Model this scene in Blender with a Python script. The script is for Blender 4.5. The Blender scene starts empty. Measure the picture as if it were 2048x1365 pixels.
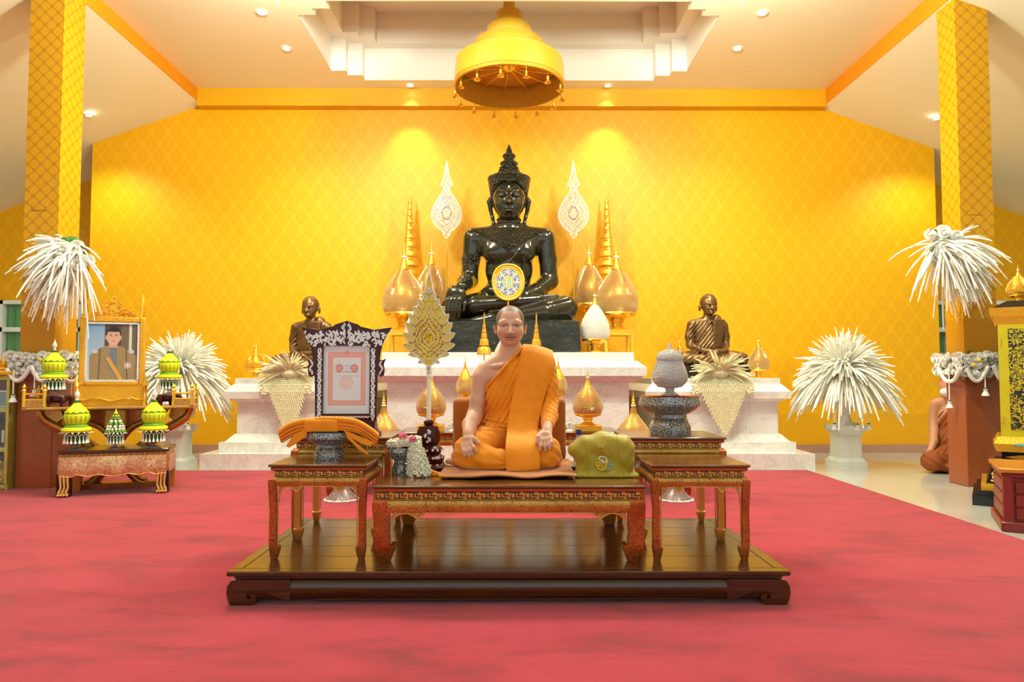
import bpy, math, random
import numpy as np
from mathutils import Vector, Matrix, Euler
random.seed(7); np.random.seed(7)
PI = math.pi
SC = bpy.context.scene
COL = SC.collection

# ------------------------------------------------------------------ camera
CAM_H = 0.95; FOC = 1420.0
cd = bpy.data.cameras.new('camera'); cam = bpy.data.objects.new('camera', cd); COL.objects.link(cam)
cd.sensor_width = 36.0; cd.lens = 36.0 * FOC / 2048.0; cd.clip_start = 0.05; cd.clip_end = 200
TILT = math.atan((748 - 682.5) / FOC); YAW = math.atan(6 / FOC)
cam.location = (0, 0, CAM_H); cam.rotation_euler = (PI / 2 + TILT, 0, -YAW)
SC.camera = cam
# ------------------------------------------------------------------ world: soft daylight entering by the open front of the hall
wd = bpy.data.worlds.new('daylight'); SC.world = wd; wd.use_nodes = True
wd.node_tree.nodes['Background'].inputs[0].default_value = (0.86, 1.0, 0.99, 1)
wd.node_tree.nodes['Background'].inputs[1].default_value = 1.0
# ------------------------------------------------------------------ ceiling lamps (their fittings are built further down)
CEIL = 4.40                      # flat central ceiling
LAMP_WARM = (0.96, 0.96, 0.76); LAMP_COOL = (0.82, 1.0, 0.96)
def spot(name, loc, energy, color, angle=110, blend=0.6, radius=0.05, target=None):
    l = bpy.data.lights.new(name, 'SPOT'); l.energy = energy; l.color = color
    l.spot_size = math.radians(angle); l.spot_blend = blend; l.shadow_soft_size = radius
    o = bpy.data.objects.new(name, l); COL.objects.link(o); o.location = loc
    if target is not None:
        d = Vector(target) - Vector(loc); o.rotation_euler = d.to_track_quat('-Z', 'Y').to_euler()
    return o
# x, y of the downlights seen in the ceiling, then those of the same grid nearer the camera
DOWNLIGHTS = [(-1.18, 8.33, 60, 75), (1.18, 8.33, 60, 75), (-2.36, 7.38, 90, 120), (2.42, 7.36, 90, 120),
              (-2.36, 6.63, 90, 120), (2.42, 6.62, 90, 120),
              (-2.2, 4.4, 50, 130), (2.2, 4.4, 50, 130), (-0.8, 4.6, 60, 130), (0.8, 4.6, 60, 130), (-2.2, 2.2, 50, 130), (2.2, 2.2, 50, 130),
              (0.0, 1.9, 60, 130)]
for i, (x, y, e, a) in enumerate(DOWNLIGHTS):
    spot('downlight_lamp', (x, y, CEIL - 0.03), e, LAMP_WARM if y > 6 else LAMP_COOL, a, 0.7, 0.045, (x, y + (0.1 if i < 2 else 0), 0))
def slope_z(x): return 4.226 - 0.36 * (abs(x) - 3.81)
AISLE_LIGHTS = [(-4.75, 7.92), (4.84, 7.9), (-5.2, 4.6), (5.2, 4.6)]
for x, y in AISLE_LIGHTS:
    spot('downlight_lamp', (x, y, slope_z(x) - 0.04), 85, LAMP_COOL, 125, 0.7, 0.045, (x, y, 0))
# two hanging crystal chandeliers, nearly out of the frame above
CHANDELIERS = [P2 for P2 in ((-1.70, 5.1, 3.82), (1.72, 5.1, 3.82))]
for c in CHANDELIERS:
    l = bpy.data.lights.new('chandelier_lamp', 'POINT'); l.energy = 360; l.color = (0.90, 1.0, 0.86); l.shadow_soft_size = .16
    o = bpy.data.objects.new('chandelier_lamp', l); COL.objects.link(o); o.location = (c[0], c[1], c[2] + .28)
SC.view_settings.view_transform = 'Standard'; SC.view_settings.look = 'None'
SC.view_settings.exposure = 0.12; SC.view_settings.gamma = 1.0; SC.view_settings.use_curve_mapping = False

# ------------------------------------------------------------------ helpers: picture measure -> place
def ray(u, v):
    x = (u - 1024) / FOC; y = -(v - 682.5) / FOC
    d = (x, math.cos(TILT) - y * math.sin(TILT), math.sin(TILT) + y * math.cos(TILT))
    c, s = math.cos(-YAW), math.sin(-YAW)
    return (c * d[0] - s * d[1], s * d[0] + c * d[1], d[2])
def P(u, v, Y):
    d = ray(u, v); t = Y / d[1]
    return Vector((d[0] * t, Y, CAM_H + d[2] * t))
def G(u, v, z=0.0):
    d = ray(u, v); t = (z - CAM_H) / d[2]
    return Vector((d[0] * t, d[1] * t, z))
def S(px, Y): return px * Y / FOC

# ------------------------------------------------------------------ helpers: mesh
class MB:
    def __init__(s): s.v = []; s.f = []; s.M = None; s.hard = False
    def add(s, vs, fs, hard=True):
        n = len(s.v); s.hard = s.hard or hard
        if s.M is not None: vs = [tuple(s.M @ Vector(p)) for p in vs]
        s.v.extend(tuple(p) for p in vs); s.f.extend(tuple(i + n for i in f) for f in fs); return s
    def box(s, c, d, rz=0.0, taper=1.0):
        hx, hy, hz = d[0] / 2, d[1] / 2, d[2] / 2; cr, sr = math.cos(rz), math.sin(rz); vs = []
        for z, k in ((-hz, 1.0), (hz, taper)):
            for x, y in ((-hx, -hy), (hx, -hy), (hx, hy), (-hx, hy)):
                x *= k; y *= k; vs.append((c[0] + x * cr - y * sr, c[1] + x * sr + y * cr, c[2] + z))
        return s.add(vs, [(3, 2, 1, 0), (4, 5, 6, 7), (0, 1, 5, 4), (1, 2, 6, 5), (2, 3, 7, 6), (3, 0, 4, 7)])
    def b(s, x0, x1, y0, y1, z0, z1): return s.box(((x0 + x1) / 2, (y0 + y1) / 2, (z0 + z1) / 2), (x1 - x0, y1 - y0, z1 - z0))
    def rbox(s, c, d, r=0.004):           # box with chamfered edges (loft of rounded rectangles)
        hx, hy, hz = d[0] / 2, d[1] / 2, d[2] / 2; r = min(r, hx * .9, hy * .9, hz * .9)
        def ring(ix, z):
            a, b2 = hx - ix, hy - ix; q = r
            return [(c[0] + x, c[1] + y, c[2] + z) for x, y in ((-a + q, -b2), (a - q, -b2), (a, -b2 + q), (a, b2 - q), (a - q, b2), (-a + q, b2), (-a, b2 - q), (-a, -b2 + q))]
        return s.loft([ring(r * .999, -hz), ring(0, -hz + r), ring(0, hz - r), ring(r * .999, hz)])
    def loft(s, rings, cap=True, close=True, hard=True):
        n = len(rings[0]); vs = [p for r in rings for p in r]; fs = []
        for i in range(len(rings) - 1):
            for j in range(n if close else n - 1):
                k = (j + 1) % n; fs.append((i * n + j, i * n + k, (i + 1) * n + k, (i + 1) * n + j))
        if cap and close:
            fs.append(tuple(reversed(range(n)))); fs.append(tuple(range((len(rings) - 1) * n, len(rings) * n)))
        return s.add(vs, fs, hard)
    def lathe(s, prof, c=(0, 0, 0), n=24, rf=None, sq=None):   # prof [(r, z)], rf(theta, z) multiplies r
        rings = []
        for r, z in prof:
            ring = []
            for j in range(n):
                t = 2 * PI * j / n + (PI / n if sq else 0); k = rf(t, z) if rf else 1.0
                ring.append((c[0] + r * k * math.cos(t), c[1] + r * k * math.sin(t), c[2] + z))
            rings.append(ring)
        return s.loft(rings)
    def tube(s, path, r, n=8, cap=True, closed=False):
        path = [Vector(p) for p in path]; m = len(path); rr = r if hasattr(r, '__len__') else [r] * m; rings = []; ref = None
        for i, p in enumerate(path):
            a = path[i - 1] if (i > 0 or closed) else p; b2 = path[(i + 1) % m] if (i < m - 1 or closed) else p
            t = (b2 - a)
            t = t.normalized() if t.length > 1e-9 else Vector((0, 0, 1))
            if ref is None: ref = t.orthogonal().normalized()
            else:
                ref = ref - t * ref.dot(t); ref = ref.normalized() if ref.length > 1e-6 else t.orthogonal().normalized()
            q = t.cross(ref)
            rings.append([tuple(p + (ref * math.cos(2 * PI * j / n) + q * math.sin(2 * PI * j / n)) * rr[i]) for j in range(n)])
        if closed: rings.append(rings[0]); return s.loft(rings, cap=False, hard=False)
        return s.loft(rings, cap=cap, hard=False)
    def prism(s, poly, o, ax, ay, depth):  # 2-D outline in the plane (ax, ay) at o, extruded by the vector depth
        o, ax, ay, depth = Vector(o), Vector(ax), Vector(ay), Vector(depth)
        a = [tuple(o + ax * x + ay * y) for x, y in poly]; b2 = [tuple(Vector(p) + depth) for p in a]; n = len(poly)
        return s.add(a + b2, [tuple(reversed(range(n))), tuple(range(n, 2 * n))] + [(i, (i + 1) % n, (i + 1) % n + n, i + n) for i in range(n)])
    def ball(s, c, r, n=12, m=8):
        rx, ry, rz = r if hasattr(r, '__len__') else (r, r, r); rings = []
        for i in range(m + 1):
            a = -PI / 2 + PI * i / m; k = max(math.cos(a), .02)
            rings.append([(c[0] + rx * k * math.cos(2 * PI * j / n), c[1] + ry * k * math.sin(2 * PI * j / n), c[2] + rz * math.sin(a)) for j in range(n)])
        return s.loft(rings)
    def gem(s, c, nrm, r, h):             # little faceted stud
        nrm = Vector(nrm).normalized(); a = nrm.orthogonal().normalized(); q = nrm.cross(a); c = Vector(c)
        vs = [tuple(c + a * r), tuple(c + q * r), tuple(c - a * r), tuple(c - q * r), tuple(c + nrm * h)]
        return s.add(vs, [(0, 1, 4), (1, 2, 4), (2, 3, 4), (3, 0, 4)])
    def mesh(s, name, mat=None, smooth=None):
        if smooth is None: smooth = 33 if s.hard else 75
        me = bpy.data.meshes.new(name); me.from_pydata(s.v, [], s.f)
        if mat is not None: me.materials.append(mat)
        if smooth:
            me.polygons.foreach_set('use_smooth', [True] * len(me.polygons)); me.set_sharp_from_angle(angle=math.radians(smooth))
        me.update(); return me
    def build(s, name, mat=None, parent=None, smooth=None, kind=None, label=None):
        return link(name, s.mesh(name, mat, smooth), parent, kind, label)
def link(name, me, parent=None, kind=None, label=None):
    o = bpy.data.objects.new(name, me); COL.objects.link(o)
    if parent is not None: o.parent = parent
    if kind: o['kind'] = kind
    if label: o['label'] = label
    return o
def empty(name, loc, label, cat, rz=0.0, group=None):
    o = bpy.data.objects.new(name, None); COL.objects.link(o); o.location = loc; o.rotation_euler = (0, 0, rz); o.empty_display_size = .05
    o['label'] = label; o['category'] = cat
    if group: o['group'] = group
    return o
def tag(o, label, cat, group=None):
    o['label'] = label; o['category'] = cat
    if group: o['group'] = group
    return o
def struct(name, mb, mat, parent=None, smooth=None):
    return mb.build(name, mat, parent, smooth, 'structure' if parent is None else None)
def copy_tree(o, loc=None, rz=None, label=None, parent=None, scale=None):
    c = o.copy(); COL.objects.link(c); c.parent = parent
    if loc is not None: c.location = loc
    if rz is not None: c.rotation_euler = (0, 0, rz)
    if scale is not None: c.scale = scale
    if label: c['label'] = label
    for ch in [x for x in bpy.data.objects if x.parent == o]: copy_tree(ch, parent=c)
    return c
def crv(pts, n=8):                        # Catmull-Rom through 2-D / 3-D points
    pts = [np.array(p, float) for p in pts]; out = []
    for i in range(len(pts) - 1):
        p0 = pts[max(i - 1, 0)]; p1 = pts[i]; p2 = pts[i + 1]; p3 = pts[min(i + 2, len(pts) - 1)]
        for k in range(n):
            t = k / n
            out.append(tuple(.5 * ((2 * p1) + (-p0 + p2) * t + (2 * p0 - 5 * p1 + 4 * p2 - p3) * t * t + (-p0 + 3 * p1 - 3 * p2 + p3) * t ** 3)))
    out.append(tuple(pts[-1])); return out

# ------------------------------------------------------------------ helpers: sculpted bodies (distance field -> continuous surface)
class SDF:
    def __init__(s, lo, hi, h):
        s.h = h; s.lo = np.array(lo, float)
        s.ax = [np.arange(lo[i], hi[i] + h, h, dtype=np.float32) for i in range(3)]
        s.D = np.full([len(a) for a in s.ax], 50.0, np.float32)
    def win(s, lo, hi):
        sl = []
        for i in range(3):
            a = int(max(0, math.floor((lo[i] - s.lo[i]) / s.h))); b2 = int(min(len(s.ax[i]), math.ceil((hi[i] - s.lo[i]) / s.h) + 1)); sl.append(slice(a, max(a, b2)))
        g = (s.ax[0][sl[0]][:, None, None], s.ax[1][sl[1]][None, :, None], s.ax[2][sl[2]][None, None, :])
        return tuple(sl), g
    def put(s, sl, d, k, op):
        a = s.D[sl]
        if d.size == 0: return s
        if op == 'sub': d = -d
        if op == 'u':
            if k > 0:
                h = np.clip(.5 + .5 * (d - a) / k, 0, 1); s.D[sl] = d + (a - d) * h - k * h * (1 - h)
            else: s.D[sl] = np.minimum(a, d)
        else:
            if k > 0:
                h = np.clip(.5 - .5 * (d - a) / k, 0, 1); s.D[sl] = d + (a - d) * h + k * h * (1 - h)
            else: s.D[sl] = np.maximum(a, d)
        return s
    def ell(s, c, r, k=0, op='u', R=None, pad=None):
        m = max(r); p = (pad or k) + 3 * s.h
        if R is None: lo = [c[i] - r[i] - p for i in range(3)]; hi = [c[i] + r[i] + p for i in range(3)]
        else: lo = [c[i] - m - p for i in range(3)]; hi = [c[i] + m + p for i in range(3)]
        sl, (X, Y, Z) = s.win(lo, hi); x, y, z = X - c[0], Y - c[1], Z - c[2]
        if R is not None:
            T = Euler(R).to_matrix().transposed(); x, y, z = (T[0][0] * x + T[0][1] * y + T[0][2] * z, T[1][0] * x + T[1][1] * y + T[1][2] * z, T[2][0] * x + T[2][1] * y + T[2][2] * z)
        k0 = np.sqrt((x / r[0]) ** 2 + (y / r[1]) ** 2 + (z / r[2]) ** 2); k1 = np.sqrt((x / r[0] ** 2) ** 2 + (y / r[1] ** 2) ** 2 + (z / r[2] ** 2) ** 2) + 1e-9
        return s.put(sl, k0 * (k0 - 1) / k1, k, op)
    def cap(s, a, b2, ra, rb=None, k=0, op='u'):
        rb = ra if rb is None else rb; m = max(ra, rb) + k + 3 * s.h
        sl, (X, Y, Z) = s.win([min(a[i], b2[i]) - m for i in range(3)], [max(a[i], b2[i]) + m for i in range(3)])
        d = [b2[i] - a[i] for i in range(3)]; L = sum(q * q for q in d) + 1e-9
        x, y, z = X - a[0], Y - a[1], Z - a[2]; t = np.clip((x * d[0] + y * d[1] + z * d[2]) / L, 0, 1)
        q = np.sqrt((x - t * d[0]) ** 2 + (y - t * d[1]) ** 2 + (z - t * d[2]) ** 2) - (ra + (rb - ra) * t)
        return s.put(sl, q, k, op)
    def chain(s, pts, rs, k=0, op='u'):
        for i in range(len(pts) - 1): s.cap(pts[i], pts[i + 1], rs[i], rs[i + 1], k, op)
        return s
    def box(s, c, hf, rd=1.0, k=0, op='u', R=None):
        m = [q + k + 3 * s.h for q in hf]
        if R is not None: m = [math.sqrt(sum(q * q for q in hf)) + k + 3 * s.h] * 3
        sl, (X, Y, Z) = s.win([c[i] - m[i] for i in range(3)], [c[i] + m[i] for i in range(3)]); x, y, z = X - c[0], Y - c[1], Z - c[2]
        if R is not None:
            T = Euler(R).to_matrix().transposed(); x, y, z = (T[0][0] * x + T[0][1] * y + T[0][2] * z, T[1][0] * x + T[1][1] * y + T[1][2] * z, T[2][0] * x + T[2][1] * y + T[2][2] * z)
        x, y, z = np.abs(x) - hf[0] + rd, np.abs(y) - hf[1] + rd, np.abs(z) - hf[2] + rd
        q = np.sqrt(np.maximum(x, 0) ** 2 + np.maximum(y, 0) ** 2 + np.maximum(z, 0) ** 2) + np.minimum(np.maximum(np.maximum(x, y), z), 0) - rd
        return s.put(sl, q, k, op)
    def rev(s, c, zs, rs, k=0, op='u', ey=1.0):   # body of revolution, radius rs over heights zs
        m = max(rs) * max(1, 1 / ey) + k + 3 * s.h
        sl, (X, Y, Z) = s.win([c[0] - m, c[1] - m, c[2] + zs[0] - k - 3 * s.h], [c[0] + m, c[1] + m, c[2] + zs[-1] + k + 3 * s.h])
        z = Z - c[2]; r = np.interp(z, zs, rs); q = np.sqrt((X - c[0]) ** 2 + ((Y - c[1]) * ey) ** 2) - r
        return s.put(sl, np.maximum(np.maximum(q * .85, zs[0] - z), z - zs[-1]).astype(np.float32), k, op)
    def warp(s, lo, hi, fn):               # add a displacement fn(X, Y, Z) inside a window
        sl, g = s.win(lo, hi); s.D[sl] += fn(*g).astype(np.float32); return s
    def surf(s):
        D = s.D; ins = D < 0; nx, ny, nz = D.shape
        c = np.zeros((nx - 1, ny - 1, nz - 1), np.int8)
        for i in (0, 1):
            for j in (0, 1):
                for k in (0, 1): c += ins[i:nx - 1 + i, j:ny - 1 + j, k:nz - 1 + k]
        act = np.argwhere((c > 0) & (c < 8)); idx = np.full(c.shape, -1, np.int32); idx[act[:, 0], act[:, 1], act[:, 2]] = np.arange(len(act))
        acc = np.zeros((len(act), 3)); cnt = np.zeros(len(act)); cor = [(i, j, k) for i in (0, 1) for j in (0, 1) for k in (0, 1)]
        val = {q: D[act[:, 0] + q[0], act[:, 1] + q[1], act[:, 2] + q[2]].astype(float) for q in cor}
        for q in cor:
            for a in range(3):
                if q[a] == 0:
                    w = list(q); w[a] = 1; w = tuple(w); m = (val[q] < 0) != (val[w] < 0); t = np.where(m, val[q] / np.where(m, val[q] - val[w], 1), 0)
                    p = np.tile(np.array(q, float), (len(act), 1)); p[:, a] += t; acc[m] += p[m]; cnt[m] += 1
        V = (act + acc / np.maximum(cnt, 1)[:, None]) * s.h + s.lo; F = []
        for a in range(3):
            sl0 = [slice(None)] * 3; sl1 = [slice(None)] * 3; sl0[a] = slice(0, -1); sl1[a] = slice(1, None)
            e = np.argwhere(ins[tuple(sl0)] != ins[tuple(sl1)]); b2, c2 = (a + 1) % 3, (a + 2) % 3
            e = e[(e[:, b2] > 0) & (e[:, c2] > 0) & (e[:, b2] < D.shape[b2] - 1) & (e[:, c2] < D.shape[c2] - 1)]
            def cell(db, dc):
                q = e.copy(); q[:, b2] += db; q[:, c2] += dc; return idx[q[:, 0], q[:, 1], q[:, 2]]
            quad = np.stack([cell(-1, -1), cell(0, -1), cell(0, 0), cell(-1, 0)], 1); fl = ~ins[e[:, 0], e[:, 1], e[:, 2]]
            quad[fl] = quad[fl][:, ::-1]; F.append(quad)
        F = np.concatenate(F); F = F[(F >= 0).all(1)]
        return V, F
    def mesh(s, name, mat, scale=1.0, relax=1, color=None):
        V, F = s.surf()
        if relax:
            E = np.concatenate([F[:, [0, 1]], F[:, [1, 2]], F[:, [2, 3]], F[:, [3, 0]]])
            for _ in range(relax):
                for lam in (.5, -.52):
                    a = np.zeros_like(V); n = np.zeros(len(V)); np.add.at(a, E[:, 0], V[E[:, 1]]); np.add.at(n, E[:, 0], 1); np.add.at(a, E[:, 1], V[E[:, 0]]); np.add.at(n, E[:, 1], 1)
                    V = V + lam * (a / np.maximum(n, 1)[:, None] - V)
        return raw_mesh(name, V * scale, F, mat, None if color is None else color(V))
def raw_mesh(name, V, F, mat, cols=None):
    me = bpy.data.meshes.new(name); me.vertices.add(len(V)); me.vertices.foreach_set('co', np.asarray(V, np.float32).ravel())
    n = F.shape[1]; me.loops.add(F.size); me.loops.foreach_set('vertex_index', F.ravel().astype(np.int32)); me.polygons.add(len(F))
    me.polygons.foreach_set('loop_start', np.arange(0, F.size, n, dtype=np.int32)); me.update(calc_edges=True); me.validate()
    me.polygons.foreach_set('use_smooth', np.ones(len(me.polygons), bool)); me.materials.append(mat)
    if cols is not None:
        a = me.color_attributes.new('Col', 'FLOAT_COLOR', 'POINT'); c = np.ones((len(V), 4), np.float32); c[:, :3] = cols; a.data.foreach_set('color', c.ravel())
    me.update(); return me
def sstep(a, b2, x): t = np.clip((x - a) / (b2 - a), 0, 1); return t * t * (3 - 2 * t)
def lin(c):                                # sRGB 0-255 -> linear
    return tuple(((q / 255) / 12.92 if q / 255 <= .04045 else ((q / 255 + .055) / 1.055) ** 2.4) for q in c)
def print_mesh(name, w, h, nx, ny, fn, mat):   # a flat print in the XZ plane (facing -Y): fn(x, z in 0..1) -> linear rgb
    xs = (np.arange(nx) / (nx - 1)); zs = (np.arange(ny) / (ny - 1)); X, Z = np.meshgrid(xs, zs, indexing='ij')
    V = np.stack([(X - .5) * w, X * 0, Z * h], -1).reshape(-1, 3); i = np.arange(nx * ny).reshape(nx, ny)
    F = np.stack([i[:-1, :-1], i[1:, :-1], i[1:, 1:], i[:-1, 1:]], -1).reshape(-1, 4)
    return raw_mesh(name, V, F, mat, fn(X.ravel(), Z.ravel()))

# ------------------------------------------------------------------ materials
class NT:
    def __init__(s, name):
        s.m = bpy.data.materials.new(name); s.m.use_nodes = True; s.t = s.m.node_tree; s.p = s.t.nodes['Principled BSDF']; s._tc = None
    def n(s, typ, ins=None, **kw):
        q = s.t.nodes.new(typ)
        for k, v in kw.items(): setattr(q, k, v)
        for k, v in (ins or {}).items():
            if hasattr(v, 'is_output'): s.t.links.new(v, q.inputs[k])
            else: q.inputs[k].default_value = v
        return q
    def obj(s):
        if s._tc is None: s._tc = s.n('ShaderNodeTexCoord').outputs['Object']
        return s._tc
    def math(s, op, a, b2=0.0, c=0.0, clamp=False):
        q = s.n('ShaderNodeMath', {0: a, 1: b2, 2: c}, operation=op); q.use_clamp = clamp; return q.outputs[0]
    def noise(s, scale, detail=3, vec=None, rough=.5, dist=0.0): return s.n('ShaderNodeTexNoise', {'Vector': vec or s.obj(), 'Scale': scale, 'Detail': detail, 'Roughness': rough, 'Distortion': dist}).outputs[0]
    def voro(s, scale, feature='F1', vec=None): return s.n('ShaderNodeTexVoronoi', {'Vector': vec or s.obj(), 'Scale': scale}, feature=feature)
    def mapv(s, scale=(1, 1, 1), loc=(0, 0, 0), rot=(0, 0, 0)): return s.n('ShaderNodeMapping', {'Vector': s.obj(), 'Scale': scale, 'Location': loc, 'Rotation': rot}).outputs[0]
    def ramp(s, fac, stops, interp='LINEAR'):
        q = s.n('ShaderNodeValToRGB', {0: fac}); r = q.color_ramp; r.interpolation = interp
        while len(r.elements) < len(stops): r.elements.new(.5)
        for e, (p, c) in zip(r.elements, stops): e.position = p; e.color = (*c, 1)
        return q.outputs[0]
    def mix(s, fac, a, b2):
        q = s.n('ShaderNodeMix', data_type='RGBA'); 
        for i, v in ((0, fac), (6, a), (7, b2)):
            if hasattr(v, 'is_output'): s.t.links.new(v, q.inputs[i])
            else: q.inputs[i].default_value = (*v, 1) if isinstance(v, tuple) and len(v) == 3 else v
        return q.outputs[2]
    def set(s, **kw):
        names = dict(color='Base Color', rough='Roughness', metal='Metallic', normal='Normal', spec='Specular IOR Level', trans='Transmission Weight', ior='IOR', coat='Coat Weight', sheen='Sheen Weight', sss='Subsurface Weight', alpha='Alpha', emit='Emission Color', es='Emission Strength', coatr='Coat Roughness')
        for k, v in kw.items():
            i = s.p.inputs[names[k]]
            if hasattr(v, 'is_output'): s.t.links.new(v, i)
            elif isinstance(v, tuple): i.default_value = (*v, 1)
            else: i.default_value = v
        return s
    def bump(s, h, strength=.3, dist=.01):
        s.set(normal=s.n('ShaderNodeBump', {'Height': h, 'Strength': strength, 'Distance': dist}).outputs[0]); return s
def plain(name, c, rough=.5, metal=0.0, var=.0, vs=8.0, bump=0.0, bs=60.0, bd=.004, **kw):
    m = NT(name); c = lin(c)
    if var:
        d = tuple(q * (1 - var) for q in c); e = tuple(min(1, q * (1 + var)) for q in c); m.set(color=m.ramp(m.noise(vs), [(.3, d), (.7, e)]))
    else: m.set(color=c)
    m.set(rough=rough, metal=metal, **kw)
    if bump: m.bump(m.noise(bs, 2), bump, bd)
    return m.m
def vcol(name, rough=.6, **kw):
    m = NT(name); m.set(color=m.n('ShaderNodeVertexColor', layer_name='Col').outputs[0], rough=rough, **kw); return m.m
# ------------------------------------------------------------------ the materials of the place
M = {}
def ogee(name, c0, cline, cdark, a, b2, band=None, rough=.45, lw=.16):
    m = NT(name); sp = m.n('ShaderNodeSeparateXYZ', {0: m.obj()}); u = m.math('ADD', sp.outputs[0], sp.outputs[1]); z = sp.outputs[2]
    cu = m.math('COSINE', m.math('MULTIPLY', u, 2 * PI / a)); cz = m.math('COSINE', m.math('MULTIPLY', z, 2 * PI / b2))
    f = m.math('ABSOLUTE', m.math('ADD', cu, cz))
    line = m.math('SUBTRACT', 1.0, m.math('DIVIDE', f, lw * 2.2), clamp=True)
    ring = m.math('SUBTRACT', 1.0, m.math('MULTIPLY', m.math('ABSOLUTE', m.math('SUBTRACT', f, .95)), 5.0), clamp=True)
    ring2 = m.math('SUBTRACT', 1.0, m.math('MULTIPLY', m.math('ABSOLUTE', m.math('SUBTRACT', f, 1.6)), 6.0), clamp=True)
    fine = m.noise(260, 2)
    c = m.mix(m.math('MULTIPLY', line, .8), lin(c0), lin(cline)); c = m.mix(m.math('MULTIPLY', ring, .75), c, lin(cdark)); c = m.mix(m.math('MULTIPLY', ring2, .5), c, lin(cdark))
    c = m.mix(m.math('MULTIPLY', fine, .18), c, lin(cdark))
    if band is not None:
        zb, cb = band; w = m.math('SINE', m.math('MULTIPLY', z, 2 * PI / .033)); zig = m.math('SINE', m.math('MULTIPLY', u, 2 * PI / .05))
        st = m.math('MULTIPLY', m.math('ADD', m.math('MULTIPLY', w, zig), 1.0), .3, clamp=True)
        c = m.mix(m.math('LESS_THAN', z, zb), c, m.mix(st, lin(cb), lin(cdark)))
    m.set(color=c, rough=rough, spec=.4); m.bump(m.math('ADD', line, m.math('MULTIPLY', ring, -.6)), .25, .002); return m.m
M['wallpaper'] = ogee('gold_wallpaper', (240, 174, 2), (244, 185, 16), (224, 158, 2), .205, .30, (.47, (230, 168, 6)))
M['trim'] = ogee('gold_brocade_trim', (232, 170, 8), (240, 184, 34), (206, 144, 4), .05, .045)
M['beam'] = ogee('orange_brocade_trim', (226, 140, 4), (232, 150, 16), (200, 116, 2), .05, .045)
def lattice(name, c0, cl, a, zb, cb, rough=.45):
    m = NT(name); sp = m.n('ShaderNodeSeparateXYZ', {0: m.obj()}); u = m.math('ADD', sp.outputs[0], sp.outputs[1]); z = sp.outputs[2]
    f = m.math('ABSOLUTE', m.math('ADD', m.math('COSINE', m.math('MULTIPLY', u, 2 * PI / a)), m.math('COSINE', m.math('MULTIPLY', z, 2 * PI / a))))
    ln = m.math('MULTIPLY', m.math('LESS_THAN', f, .40), .55); ln2 = m.math('MULTIPLY', m.math('LESS_THAN', m.math('ABSOLUTE', m.math('SUBTRACT', f, 1.55)), .12), .15)
    c = m.mix(ln, lin(c0), lin(cl)); c = m.mix(ln2, c, lin(cl)); c = m.mix(m.math('MULTIPLY', m.noise(300, 2), .25), c, lin(cl))
    w = m.math('MULTIPLY', m.math('ADD', m.math('MULTIPLY', m.math('SINE', m.math('MULTIPLY', z, 2 * PI / .03)), m.math('SINE', m.math('MULTIPLY', u, 2 * PI / .035))), 1.0), .3)
    c = m.mix(m.math('LESS_THAN', z, zb), c, m.mix(w, lin(cb), lin(cl))); m.set(color=c, rough=rough, spec=.4); return m.m
M['pillar'] = lattice('gold_lattice_paper', (212, 158, 8), (166, 98, 6), .108, 1.42, (204, 148, 8))
M['ceiling'] = plain('cream_ceiling_paint', (246, 236, 204), .7)
M['coffer'] = plain('white_coffer_paint', (240, 234, 222), .7)
M['white_paint'] = plain('white_frame_paint', (235, 238, 235), .5)
m = NT('polished_terrazzo'); v = m.voro(90).outputs['Color']; m.set(color=m.mix(m.math('MULTIPLY', m.noise(120, 2), .35), m.mix(.12, lin((206, 204, 190)), v), lin((170, 172, 162))), rough=.09, spec=.6); M['terrazzo'] = m.m
m = NT('red_carpet'); big = m.noise(1.5, 5, m.mapv((1, 2.4, 1)), .66, .8); fib = m.noise(420, 2)
c = m.ramp(big, [(.32, lin((138, 3, 28))), (.44, lin((164, 10, 38))), (.52, lin((178, 20, 48))), (.70, lin((188, 30, 58)))])
m.set(color=m.mix(m.math('MULTIPLY', fib, .25), c, lin((130, 8, 32))), rough=.95, spec=.1, sheen=.35); m.bump(m.math('ADD', fib, m.math('MULTIPLY', big, 2.0)), .5, .006); M['carpet'] = m.m
m = NT('white_marble'); vein = m.noise(2.6, 6, None, .6, 1.6); m.set(color=m.ramp(vein, [(.36, lin((232, 230, 222))), (.46, lin((236, 234, 226))), (.5, lin((220, 216, 208))), (.54, lin((236, 234, 226))), (.7, lin((240, 238, 230)))]), rough=.22); M['marble'] = m.m
def granite(name, a, b2):
    m = NT(name); m.set(color=m.ramp(m.noise(170, 3, None, .7), [(.3, lin(a)), (.7, lin(b2))]), rough=.16); return m.m
M['granite'] = granite('red_brown_granite', (138, 66, 34), (176, 98, 58)); M['pink_granite'] = granite('pink_granite', (158, 110, 92), (196, 150, 130))
m = NT('dark_wood'); g = m.noise(3, 5, m.mapv((1.2, 22, 22)), .6, .4); m.set(color=m.ramp(g, [(.3, lin((46, 26, 8))), (.7, lin((78, 48, 16)))]), rough=.2, coat=.3, coatr=.12); M['dark_wood'] = m.m
m = NT('brown_lacquer_wood'); g = m.noise(3, 5, m.mapv((1.2, 20, 20)), .6, .4); m.set(color=m.ramp(g, [(.3, lin((84, 46, 12))), (.7, lin((124, 74, 22)))]), rough=.2, coat=.4, coatr=.1); M['table_wood'] = m.m
M['dark_red_wood'] = plain('dark_red_lacquer', (66, 10, 14), .3, var=.2, spec=.35)
M['red_wood'] = plain('red_brown_cabinet_wood', (122, 26, 8), .35, var=.18, vs=5)
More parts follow.
